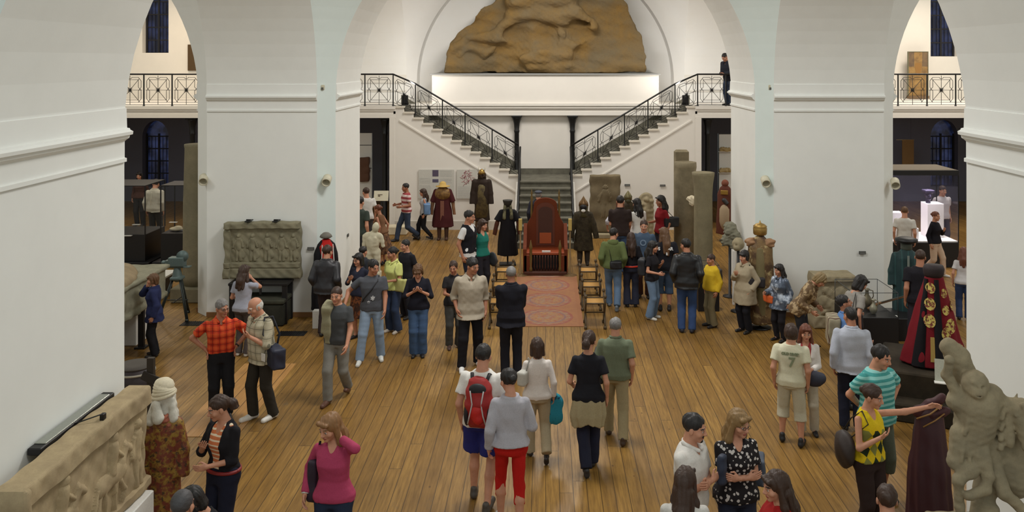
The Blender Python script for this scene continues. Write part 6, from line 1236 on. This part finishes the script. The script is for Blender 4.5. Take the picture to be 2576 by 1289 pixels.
P('striped', 'man in a red and white striped t-shirt walking past the wall', 1022, 459, 1022, 618, face=-60, hair=('short', HBLK), skin=2, tops=(('tee', mat((200, 180, 178), .85, pat=('stripe', (140, 62, 66), 8.5, .5), name='striped_cloth')),), bot=('jeans', (50, 60, 78)), R='bend', L='bend', legs='stride', D=24.2, h=None)
P('bluebag', 'girl with long dark hair in a white top carrying a light blue bag', 1068, 473, 1066, 614, face=-80, sex='f', hair=('long', HBRN), tops=(('tank', (168, 170, 172), {'hem': .84}),), bot=('slim', (26, 26, 30)), legs='walkr', D=24.4, h=None)
P('whitel', 'man in a white t-shirt at the edge of the opening by the display sign', 918, 470, 922, 640, face=-150, hair=('short', HBRN), tops=(('tee', (190, 188, 184)),), bot=('trousers', (60, 58, 60)), turn=15)
P('greent', 'person in a dark green t-shirt in front of the man in white by the pier', 904, 492, 904, 700, face=160, hair=('short', HBLK), tops=(('tee', (52, 60, 54)),), bot=('trousers', (48, 50, 54)))
P('brownd', 'woman in a brown patterned dress walking near the display sign', 958, 514, 962, 676, face=-110, sex='f', hair=('bun', HRED), tops=(('tank', (104, 74, 52)),), bot=('skirt', mat((112, 80, 54), .85, pat=('noise', (60, 42, 34), 14, .4, .6), name='dress_cloth'), .32), lean=12, skin=1)
P('suit', 'grey-haired man in a black suit jacket with folded arms facing the throne', 1303, 700, 1286, 930, face=186, hair=('buzz', HGRY), skin=2, tops=(('blazer', (22, 22, 30)),), bot=('trousers', (26, 26, 34)), R='fold', L='fold', fat=1.05, D=13.9, h=1.75)
P('pack', 'man in a white t-shirt and blue shorts wearing a red backpack', 1216, 862, 1214, 1275, face=172, hair=('short', HBLK), tops=(('tee', (208, 205, 200), {'t': .022}),), bot=('shorts', (36, 40, 104), .04), shoe=(70, 64, 58), R='low', L='down', legs=((-.10, .20, .03), (.12, -.12, 0)), turn=-10, nod=6, fat=1.05)
P('redsh', 'woman in a grey sweatshirt and tight red shorts seen from behind', 1292, 928, 1284, 1305, face=186, sex='f', hair=('bun', HBLK), tops=(('sweater', (160, 158, 165), {'hem': .93, 't': .024, 'loose': .15}),), bot=('capri', (168, 24, 18), .004), shoe=(205, 205, 205), R='bend', L='down', legs=((-.09, .14, 0), (.10, -.14, 0)), turn=25, nod=10, D=9.35)
P('whitetop', 'woman in a white long-sleeved top and beige trousers walking away', 1357, 847, 1352, 1162, face=186, sex='f', hair=('bob', HBRN), tops=(('sweater', (204, 196, 190), {'t': .012}),), bot=('trousers', (158, 144, 118)), shoe=(40, 34, 34), R='down', L='bend', legs=((-.11, .20, .10), (.10, -.10, 0)), fat=1.08)
P('pony', 'woman with a brown ponytail in a black t-shirt with a beige jacket round her waist', 1474, 828, 1480, 1188, face=178, sex='f', hair=('pony', HBRN), tops=(('tee', (26, 26, 32)),), bot=('trousers', (30, 32, 48)), shoe=(40, 38, 38), R='down', L='low', legs=((-.06, -.08, 0), (.03, .22, .05)), turn=-15)
P('olive', 'man in an olive polo shirt and beige trousers carrying a dark jacket', 1545, 796, 1548, 1112, face=174, hair=('short', HGRY), tops=(('polo', (100, 108, 88)),), bot=('trousers', (142, 130, 100)), shoe=(60, 44, 34), R='down', L='bend', legs=((-.12, .22, .02), (.10, -.14, 0)), fat=1.15)
P('cap', 'man with a grey flat cap on the lower stairs behind the throne', 1354, 477, 1354, None, face=170, hair=('bald', HGRY), tops=(('jacket', (34, 34, 44)),), bot=('trousers', (34, 34, 38)), D=22.75, h=None)
P('hoodie', 'young man in an olive green hoodie and blue jeans with a black hip bag', 1546, 571, 1542, 786, face=176, hair=('short', HBLK), tops=(('hoodie', (86, 96, 58)),), bot=('jeans', (84, 104, 128)), shoe=(96, 104, 112), R='pocket', L='pocket', legs='walkl', turn=-35)
P('darktee', 'man in a dark brown shirt and jeans facing the standing stone slab', 1557, 490, 1560, 700, face=178, hair=('short', HBLK), tops=(('short_shirt', (44, 34, 32)),), bot=('jeans', (56, 76, 108)), R='front', L='front', fat=1.1, turn=-10)
P('ginger', 'red-haired person with white sleeves hidden behind the man in dark brown', 1580, 496, 1560, 680, face=170, sex='f', hair=('bob', HRED), tops=(('sweater', (190, 188, 196), {'sleeve': 1.4}),), bot=('trousers', (60, 56, 60)), R='out', L='out', fat=1.1)
P('redbelt', 'girl with long hair in a black top with a bright red waistband', 1586, 583, 1588, 782, face=180, sex='f', hair=('verylong', HBRN), tops=(('sweater', (24, 22, 26), {'hem': 1.0}),), bot=('flare', (38, 40, 54)), R='down', L='bend', extra=(('belt', (190, 52, 30), .965),))
P('whitet', 'woman with long black hair in a white t-shirt with a cream bag', 1606, 497, 1604, 690, face=-165, sex='f', hair=('long', HBLK), skin=1, tops=(('tee', (205, 203, 198)),), bot=('trousers', (120, 110, 96)), R='front', L='down', turn=20)
P('redt', 'woman with very long black hair in a dark red t-shirt and a black handbag', 1656, 489, 1664, 690, face=-70, sex='f', hair=('long', HBLK), skin=2, tops=(('tee', (112, 20, 26)),), bot=('trousers', (38, 34, 40)), R='bend', L='down')
P('bluet', 'man in a slate blue t-shirt with a ring print facing the camera', 1620, 551, 1620, 758, face=-10, hair=('short', HBRN), tops=(('tee', (64, 80, 100)),), bot=('trousers', (70, 44, 38)), R='down', L='down', extra=(('text', (('O', .17, -.01, 1.19, -.135),), (110, 128, 148)),))
P('jeansw', 'woman with long black hair in flared light jeans and a small black backpack', 1645, 604, 1640, 812, face=62, sex='f', hair=('long', HBLK), tops=(('tee', (28, 26, 30)),), bot=('flare', (96, 116, 140)), shoe=(190, 186, 176), R='bend', L='chest', turn=10)
P('star', 'long-haired person in a black t-shirt with white lettering and denim shorts', 1678, 570, 1672, 792, face=178, hair=('verylong', HLBR), tops=(('tee', (22, 22, 28), {'t': .024}),), bot=('cargo', (58, 74, 96)), shoe=(36, 34, 36), turn=25, tilt=0, extra=(('text', (('S', .085, .13, 1.30, .155), ('AR', .085, -.10, 1.30, .155), ('E', .07, -.03, 1.20, .158)), (205, 205, 205)),))
P('ljacket', 'man in a black leather jacket and blue jeans beside the tall stone column', 1726, 597, 1728, 846, face=170, hair=('short', HBLK), skin=1, tops=(('jacket', mat((22, 23, 26), .4, name='leather_jacket'), {'t': .032}),), bot=('jeans', (46, 66, 104)), shoe=(34, 34, 44), R='pocket', L='pocket', turn=40, fat=1.1)
P('boy', 'chubby boy in a bright yellow sweatshirt and khaki trousers', 1806, 642, 1790, 832, face=-70, hair=('short', HBRN), skin=1, tops=(('sweater', (196, 164, 40), {'t': .03}),), bot=('wide', (122, 112, 86)), shoe=(38, 34, 34), R='down', L='down', fat=1.25, turn=10, extra=(('text', (('DM', .10, .0, 1.2, -.16),), (60, 66, 40)),))
P('coat', 'woman with short dark hair in a long beige coat and black handbag', 1870, 627, 1874, 846, face=-55, sex='f', hair=('bowl', HBLK), tops=(('coat', (150, 138, 116)),), bot=('trousers', (24, 24, 30)), R='chest', L='pocket', fat=1.12)
P('silver', 'woman with long black hair in a shiny blue-grey jacket', 1968, 662, 1962, 868, face=-55, sex='f', hair=('long', HBLK), tops=(('jacket', mat((74, 84, 100), .3, metal=.2, pat=('noise', (176, 186, 200), 7, .5, .62), name='shiny_cloth'), {'hem': .74}),), bot=('slim', (30, 28, 32)), R='bend', L='down', fat=1.1, turn=-10)
P('camo', 'blonde woman in a mottled brown jacket bending over behind the silver jacket', 2030, 694, 2012, 860, face=60, sex='f', hair=('bowl', (118, 100, 68)), tops=(('jacket', mat((92, 70, 44), .7, pat=('noise', (160, 138, 104), 11, .5, .56), name='mottled_cloth')),), bot=('trousers', (34, 34, 38)), R='bend', L='bend', lean=30, nod=30, h=1.6, D=14.7)
P('greytop', 'woman with a black bob in a grey top leaning towards the glass case', 2158, 686, 2142, None, face=110, sex='f', hair=('bob', HBLK), tops=(('tee', (138, 134, 128)),), bot=('trousers', (50, 50, 60)), R='down', L='bend', lean=12, nod=25, h=1.68)
P('looker', 'man in a bright blue shirt looking up with a rucksack on his back', 2136, 738, 2128, None, face=80, hair=('short', HBLK), skin=1, tops=(('rolled', (84, 116, 164)),), bot=('trousers', (44, 50, 70)), R='bend', L='down', nod=-18, h=1.64)
P('bluesh', 'man in a pale blue long-sleeved shirt with his back turned', 2150, 770, 2142, 1092, face=168, hair=('short', HBLK), skin=1, tops=(('shirt', (168, 172, 184), {'hem': .84, 't': .024}),), bot=('trousers', (26, 28, 42)), R='down', L='down', fat=1.05, turn=25)
P('seven', 'man in a white number seven shirt and light cargo shorts', 1984, 812, 1990, 1126, face=160, hair=('shaggy', HBRN), tops=(('tee', (196, 192, 168), {'t': .024}),), bot=('cargo', (176, 170, 150)), shoe=(26, 24, 26), R='down', L='down', legs=((-.15, .06, .0), (.13, -.06, 0)), turn=10,
  extra=(('text', (('7', .17, -.02, 1.17, .15), ('OLD RIVER', .045, .0, 1.33, .142)), (122, 130, 104)),))
P('whitef', 'woman with long brown hair in white holding a dark blue cap', 2030, 812, 2026, 1100, face=-12, sex='f', hair=('long', HRED), tops=(('cardigan', (205, 200, 196), {'sleeve': 1.9}), ('tank', (150, 60, 60))), bot=('trousers', (176, 168, 152)), shoe=(28, 26, 30), R='down', L='front', legs=((-.06, -.05, 0), (.14, .0, 0)), turn=5)
P('tealst', 'man in a teal striped t-shirt and grey shorts behind the yellow top', 2204, 925, 2206, 1240, face=25, hair=('short', HBLK), tops=(('tee', mat((64, 140, 138), .85, pat=('stripe', (130, 186, 182), 17, .5), name='teal_stripes'), {'t': .022}),), bot=('cargo', (84, 90, 78)), R='back', L='hip', turn=20, nod=14, fat=1.1, h=1.80, D=9.95, extra=(('watch', 1),))
P('yellow', 'woman in a yellow and green argyle top stretching her arm to the maroon robe', 2196, 965, 2186, 1400, face=30, sex='f', hair=('bun', HBRN), tops=(('tank', mat((200, 172, 24), .85, pat=('argyle', (34, 46, 26), (120, 120, 60), 11, 1.22), name='argyle'), {'hem': .93, 't': .013}),), bot=('trousers', (44, 32, 30)), R='chest', L=((.66, -.32, 1.47), (.2, .3, -1)), turn=22, nod=10, skin=0, h=1.68, D=9.05)
P('polo', 'dark-haired bearded man in a white polo shirt with folded arms', 1752, 1033, 1738, None, h=1.76, face=55, hair=('short', HBLK), skin=0, tops=(('polo', (200, 196, 190)),), bot=('jeans', (36, 44, 66)), R='fold', L='fold', turn=12, nod=8, fat=1.05, extra=(('beard', HBLK), ('mustache', HBLK)))
P('floral', 'blonde woman with glasses in a black and white floral top with crossed arms', 1842, 1022, 1852, None, h=1.72, face=8, sex='f', hair=('long', (118, 92, 56)), tops=(('tee', mat((30, 26, 28), .8, pat=('spots', (186, 180, 176), 24, .52), name='floral'), {'neck': 'deep', 't': .016}),), bot=('jeans', (34, 38, 54)), R='fold', L='fold', turn=25, nod=8, fat=1.12, extra=(('glasses',),))
P('longw', 'woman with long dark wavy hair in a white top seen from behind', 1735, 1172, 1722, None, h=1.66, face=175, sex='f', hair=('verylong', HBRN), tops=(('sweater', (186, 182, 176)),), bot=('trousers', (40, 40, 50)), R='bend', L='front', turn=-15)
P('redl', 'woman with long dark hair in a red top gesturing with her hand', 1940, 1178, 1960, None, h=1.66, face=-80, sex='f', hair=('verylong', HBRN), tops=(('tee', (140, 22, 22)),), bot=('trousers', (34, 34, 40)), R=((.1, -.34, 1.22), (.5, .5, -1)), L='front', turn=0, nod=8, curl=.15)
P('pink', 'woman with long light brown hair in a pink sweater touching her neck', 846, 1030, 840, None, h=1.70, face=-6, sex='f', hair=('long', (118, 84, 50)), tops=(('sweater', (158, 58, 88), {'neck': 'deep', 't': .012}),), bot=('jeans', (34, 44, 64)), R=((.28, -.04, .93), (.5, 1, 0)), L=((.10, -.06, 1.50), (1, -.3, -.6)), turn=-28, nod=14, extra=(('bracelet', -1),))
P('cardi', 'dark-haired woman in a black cardigan over an orange striped top and red belt', 560, 986, 562, None, h=1.68, face=-28, sex='f', hair=('pony', HBRN), tops=(('tank', mat((190, 110, 70), .85, pat=('stripe', (214, 196, 170), 22, .35), name='orange_stripes'), {'hem': .985}), ('cardigan', (24, 22, 26), {'hem': .98})), bot=('trousers', (24, 26, 42)), R='chest', L='front', turn=-30, nod=14, extra=(('belt', (120, 26, 26), .965),))
P('darkb', 'black-haired person in black at the bottom edge beneath the cardigan woman', 540, 1190, 566, None, h=1.60, face=-70, sex='f', hair=('bowl', HBLK), tops=(('tee', (24, 24, 28)),), bot=('trousers', (30, 30, 34)), lean=22, nod=20)
P('buzzg', 'man with cropped grey hair whose head shows beside the turbaned costume', 452, 1228, 455, None, h=1.72, face=178, hair=('buzz', (60, 58, 60)), tops=(('tee', (70, 68, 66)),), bot=('trousers', (30, 30, 34)))
P('bottomr', 'dark-haired person whose head shows beneath the woman in the yellow top', 2232, 1216, 2232, None, h=1.62, face=170, hair=('short', HBRN), tops=(('tee', (50, 48, 50)),), bot=('trousers', (30, 30, 34)))
P('suspend', 'man in a white shirt with suspenders walking away between dark display cases', 388, 448, 390, 610, face=178, hair=('short', HBLK), tops=(('shirt', (176, 172, 158), {'t': .022}),), bot=('trousers', (40, 36, 34)), nod=18, D=23.9, h=None, fat=1.1)
P('darkleft', 'dark-haired woman in brown standing beneath the left night window', 352, 430, 352, None, face=0, sex='f', hair=('bob', HBLK), tops=(('sweater', (64, 40, 34)),), bot=('trousers', (30, 28, 30)), h=1.66)
P('navy', 'short-haired woman in a navy coat standing beside the stone sarcophagus', 398, 686, 388, 906, face=-75, sex='f', hair=('bowl', HLBR), tops=(('jacket', (36, 42, 76), {'hem': .76}),), bot=('trousers', (22, 22, 26)), R='face', L='down', turn=-10)
P('strapr', 'bald man in a white t-shirt with a dark strap by the lit showcase', 2280, 517, 2276, 706, face=150, hair=('buzz', HLBR), tops=(('tee', (190, 186, 180)),), bot=('trousers', (40, 38, 42)), turn=10)
P('skirtw', 'woman in a black sweater and beige trousers in front of the lit showcase', 2350, 530, 2352, 704, face=40, sex='f', hair=('bun', HRED), tops=(('sweater', (24, 22, 28)),), bot=('trousers', (186, 160, 138)), shoe=(190, 186, 180), R='down', L='chest', legs='walkl', turn=-5)
P('behrobe', 'man in a black t-shirt with cropped hair behind the medallion robe', 2312, 625, 2314, None, D=14.9, h=1.80, face=175, hair=('buzz', HBRN), skin=1, tops=(('tee', (28, 26, 32), {'t': .024}),), bot=('trousers', (48, 46, 54)), turn=-25, fat=1.12)
P('jeansr', 'woman with long brown hair in a white t-shirt and blue jeans by the right pier', 2430, 620, 2424, 815, face=155, sex='f', hair=('long', HRED), tops=(('tee', (188, 184, 184)),), bot=('jeans', (48, 62, 96)))
P('balc', 'man in a dark jacket leaning over the railing at the top of the right stairs', 1818, 152, 1834, None, h=1.62, face=-55, hair=('short', HBLK), tops=(('jacket', (36, 38, 46)),), bot=('jeans', (44, 54, 74)), z0=ZG, D=26.15, R='front', L='front', lean=14, nod=20)
P('reflect', 'person in a white t-shirt standing behind the lit glass showcase', 2374, 452, 2370, None, h=1.74, face=10, hair=('short', HBRN), tops=(('tee', (196, 190, 198)),), bot=('trousers', (60, 58, 70)), D=22.9, R='down', L='down')
# ---------------------------------------------------------------- what they carry
def B(*a, **k): return bag(*a, **k)
def bagtex(c, **k): return mat(c, .6, name='bag', **k)
B('grey', 'shoulder_bag', 'dark blue sports bag hanging at the hip of the white-haired man', 'bag', (.24, .02, .93), (.22, .09, .14), (30, 34, 52), rot=-15, strap=[(.30, -.02, 1.02), (.21, -.13, 1.25), (.14, -.06, 1.46), (.12, .08, 1.44), (.2, .14, 1.2), (.2, .09, 1.0)], sw=.02)
B('lime', 'shoulder_bag', 'pale yellow bag at the side of the woman in lime green', 'bag', (.2, -.06, 1.0), (.16, .05, .12), (170, 168, 104), strap=[(.2, -.12, 1.1), (.13, -.12, 1.3), (.10, .0, 1.46), (.12, .12, 1.25), (.2, .02, 1.1)])
B('bluebag', 'tote_bag', 'light blue bag on the shoulder of the girl in the white top', 'bag', (.17, .1, 1.08), (.16, .09, .15), (92, 122, 160), strap=[(.17, .02, 1.2), (.14, .0, 1.45), (.17, .15, 1.22)])
B('whitetop', 'handbag', 'white leather handbag under the left arm of the woman in white', 'bag', (.19, .03, 1.2), (.13, .06, .09), (170, 168, 160), rot=60, strap=[(.19, -.06, 1.25), (.13, -.03, 1.45), (.12, .04, 1.45), (.19, .12, 1.25)])
B('hoodie', 'hip_bag', 'black camera bag on the back of the green hoodie', 'bag', (-.06, .17, .98), (.12, .06, .08), (20, 20, 24), strap=[(.03, .15, 1.05), (.08, .13, 1.3), (.1, .06, 1.46), (.08, -.08, 1.4)])
B('redt', 'handbag', 'black leather handbag behind the woman in the dark red t-shirt', 'bag', (.19, .16, 1.14), (.18, .07, .12), (18, 18, 22), rot=90, strap=[(.19, .04, 1.24), (.14, .02, 1.45), (.19, .26, 1.2)])
B('whitet', 'handbag', 'cream bag held by the woman in the white t-shirt', 'bag', (-.16, .05, 1.02), (.10, .07, .13), (150, 134, 104), strap=[(-.16, .0, 1.12), (-.12, .0, 1.45), (-.16, .1, 1.12)])
B('jeansw', 'small_backpack', 'small black backpack on the woman in flared light jeans', 'bag', (0, .2, 1.15), (.13, .08, .16), (28, 30, 36))
B('coat', 'handbag', 'black handbag tucked under the arm of the woman in the beige coat', 'bag', (.20, .1, 1.08), (.17, .06, .09), (34, 30, 32), rot=60, strap=[(.2, .0, 1.15), (.14, -.02, 1.46), (.2, .2, 1.12)])
B('pink', 'shoulder_bag', 'dark purple bag behind the arm of the woman in pink', 'bag', (-.22, .1, 1.05), (.05, .13, .2), (40, 30, 44), strap=[(-.22, .05, 1.2), (-.13, -.02, 1.45), (-.22, .15, 1.2)])
B('yellow', 'shoulder_bag', 'big dark brown slouchy bag hanging from the woman in yellow', 'bag', (-.22, .14, 1.02), (.09, .17, .19), (44, 34, 30), rot=-25, shape='el', strap=[(-.22, .05, 1.18), (-.12, -.09, 1.35), (-.11, .0, 1.46), (-.14, .12, 1.35), (-.22, .2, 1.15)])
B('looker', 'rucksack', 'grey striped rucksack on the back of the man looking up', 'bag', (0, .19, 1.2), (.15, .09, .2), (130, 122, 104), m=mat((150, 142, 120), .8, pat=('stripe', (90, 70, 60), 14, .3, 0), name='striped_bag'))
B('greytop', 'shoulder_bag', 'dark bag carried by the woman leaning to the glass case', 'bag', (-.17, .08, 1.02), (.07, .12, .12), (34, 32, 36), strap=[(-.17, .04, 1.1), (-.1, .0, 1.45), (-.17, .15, 1.1)])
B('silver', 'paper_folder', 'orange folder sticking out of the silver jacket bag', 'folder', (-.20, -.16, .93), (.11, .02, .07), (190, 88, 40))
B('whitef', 'cap', 'dark blue cap held by the woman in white', 'cap', (.13, -.30, .98), (.13, .10, .10), (38, 42, 58), shape='el')
B('teal', 'hat', 'dark brimmed hat held by the girl in teal', 'hat', (.24, -.1, .80), (.05, .15, .15), (44, 46, 50), shape='el')
B('olive', 'jacket', 'dark jacket carried over the forearm of the man in olive', 'jacket', (.24, -.12, 1.0), (.06, .14, .22), (36, 36, 42))
B('redbelt', 'small_backpack', 'small dark backpack with white logo beside the red waistband girl', 'bag', (-.22, .06, 1.05), (.06, .10, .12), (30, 34, 44))
B('boy', 'strap_bag', 'dark bag strap over the shoulder of the boy in yellow', 'bag', (-.02, .19, 1.2), (.10, .05, .14), (50, 44, 40))
B('polo', 'small_bag', 'dark blue pouch held against the folded arms of the man in the white polo', 'bag', (.17, -.24, 1.22), (.05, .04, .14), (40, 48, 66))
def backpack():
    pk = PEOPLE['pack']; o = thing('backpack', 'red and black backpack on the back of the man in blue shorts', 'backpack', tuple(pk['w']((0, .13, 1.18))), pk['face'])
    red = mat((140, 26, 24), .6, name='nylon'); blk = mat((26, 24, 28), .6, name='nylon')
    g = S(); g.rings([(-.27, .10, .05, .06), (-.22, .145, .09, .07), (0, .155, .11, .08), (.15, .14, .095, .07), (.24, .10, .06, .05), (.27, .05, .04, .04)], k=.02); g.noise(.006, 20, 2); g.obj('body', .011, red, o)
    g = S(); g.el((0, .155, -.08), (.085, .05, .13), .02); g.noise(.005, 24, 1); g.obj('front_pocket', .01, mat((176, 30, 26), .6, name='nylon'), o)
    for x in (-1, 1):
        g = S(); g.el((x*.125, .10, -.12), (.035, .07, .13), .02); g.obj('side_pocket', .01, blk, o)
        m = MB(); m.tube([(x*.08, .03, .22), (x*.10, -.04, .285), (x*.115, -.16, .20), (x*.14, -.20, .05), (x*.15, -.1, -.14), (x*.13, .03, -.2)], .022, 6, sq=.4); m.build('strap', blk, o)
        m = MB(); m.tube([(x*.075, .17, .16), (x*.05, .185, .02), (x*.075, .2, -.1), (x*.10, .18, -.2)], .008, 5); m.build('trim', mat((170, 168, 166), .5, name='grey_trim'), o)
    g = S(); g.el((0, .13, .16), (.10, .04, .07), .02); g.obj('top_flap', .01, blk, o)
backpack()
pk = PEOPLE['pack']; g = S(); g.el((0, 0, 0), (.09, .05, .15), .02); g.el((.03, .02, -.12), (.10, .06, .07), .03); g.noise(.02, 20, 3); o = g.obj('bundled_jacket', .012, mat((44, 44, 46), .8, pat=('stripe', (120, 120, 118), 9, .2, 0), name='dark_jacket')); o.location = pk['w']((-.28, -.22, .72)); tag(o, 'dark crumpled jacket dangling from the hand of the backpack man', 'jacket')
wt = PEOPLE['whitetop']; g = S(); g.rings([(-.34, .05, .03, 0, .15), (-.28, .11, .05, 0, .15), (-.1, .12, .05, 0, .12), (.04, .09, .04, 0, .1), (.10, .03, .03, 0, 0)], nf=5, k=.01); g.noise(.012, 18, 3)
o = g.obj('teal_garment', .011, mat((40, 126, 146), .8, pat=('noise', (30, 60, 90), 9, .55, .6), name='teal_cloth')); o.location = wt['w'](wt['J']['wr', -1]+np.array((-.05, 0, -.05)) if False else (-.23, -.04, .84)); tag(o, 'turquoise jacket hanging from the hand of the woman in white', 'jacket')
pn = PEOPLE['pony']; g = S(); g.rings([(.56, .20, .10, .10, .10), (.7, .23, .15, .05, .07), (.85, .205, .16, .01, .04), (.97, .172, .13, 0, .03), (1.03, .15, .115, 0, .02)], k=.01, nf=11, pw=2.1); g.cut(lambda X, Y, Z: .62-Z-np.abs(X)*.35+np.maximum(0, -Y-.02)*4+0*Z); g.noise(.007, 22, 4, (1, 1, .3))
o = g.obj('tied_jacket', .012, mat((148, 136, 106), .85, name='beige_cloth')); o.location = tuple(pn['loc']); o.rotation_euler = (0, 0, pn['face']); o.scale = (pn['s'],)*3; tag(o, 'beige jacket tied around the hips of the ponytail woman', 'jacket')
wk = PEOPLE['walker']; g = S(); g.bx((-.13, -.115, 1.25), (.075, .035, .20), .02, .01); g.bx((-.13, .0, 1.46), (.075, .12, .03), .02, .04); g.bx((-.11, -.12, 1.02), (.05, .03, .13), .015, .01); g.bx((-.13, .13, 1.32), (.075, .03, .15), .02, .03); g.noise(.01, 20, 4)
o = g.obj('folded_jacket', .011, mat((132, 128, 104), .85, name='beige_cloth')); o.location = tuple(wk['loc']); o.rotation_euler = (0, 0, wk['face']); o.scale = (wk['s'],)*3; tag(o, 'beige jacket draped over the shoulder of the man in grey walking', 'jacket')
MB().box(-.04, -.005, -.055, .04, .005, .055, .004).build('badge', mat((215, 212, 205), .6, name='paper', boost=1), None, loc=PEOPLE['grey']['w']((.24, -.15, .95)), rz=PEOPLE['grey']['face']); tag(bpy.data.objects['badge'], 'small white card hanging in front of the blue sports bag', 'card')
cp = PEOPLE['cap']; g = S(); g.el((0, .01, .075), (.098, .115, .045), .02); g.el((0, -.09, .055), (.07, .06, .014), .01); o = g.obj('flat_cap', .008, mat((66, 68, 76), .8, name='cap_cloth')); o.location = cp['w'](cp['hc']); o.rotation_euler = (0, 0, cp['face']); tag(o, 'grey flat cap worn by the man on the stairs', 'cap')
sp = PEOPLE['suspend']; m = MB(); m.tube([sp['w'](q) for q in ((.05, .135, 1.0), (.04, .15, 1.2), (.03, .12, 1.40), (.08, .05, 1.46))], .014, 6, sq=.4); o = m.build('suspenders', mat((205, 198, 178), .7, name='braces')); tag(o, 'pale suspenders strap on the back of the man in the white shirt', 'suspenders')
jm = PEOPLE['jeansman']; m = MB(); m.tube([jm['w'](q) for q in ((-.19, .03, .95), (-.13, -.15, 1.1), (.0, -.145, 1.25), (.10, -.11, 1.38), (.12, .0, 1.455), (.08, .12, 1.38))], .013, 6, sq=.5); o = m.build('bag_strap', mat((28, 28, 32), .7, name='strap')); tag(o, 'dark diagonal bag strap across the grey t-shirt of the man in light jeans', 'strap')
B('floral', 'shoulder_bag', 'slate blue bag behind the woman in the floral top', 'bag', (.24, .12, 1.08), (.09, .12, .13), (62, 70, 84), rot=-20, strap=[(.24, .04, 1.2), (.13, -.02, 1.45), (.24, .2, 1.18)])
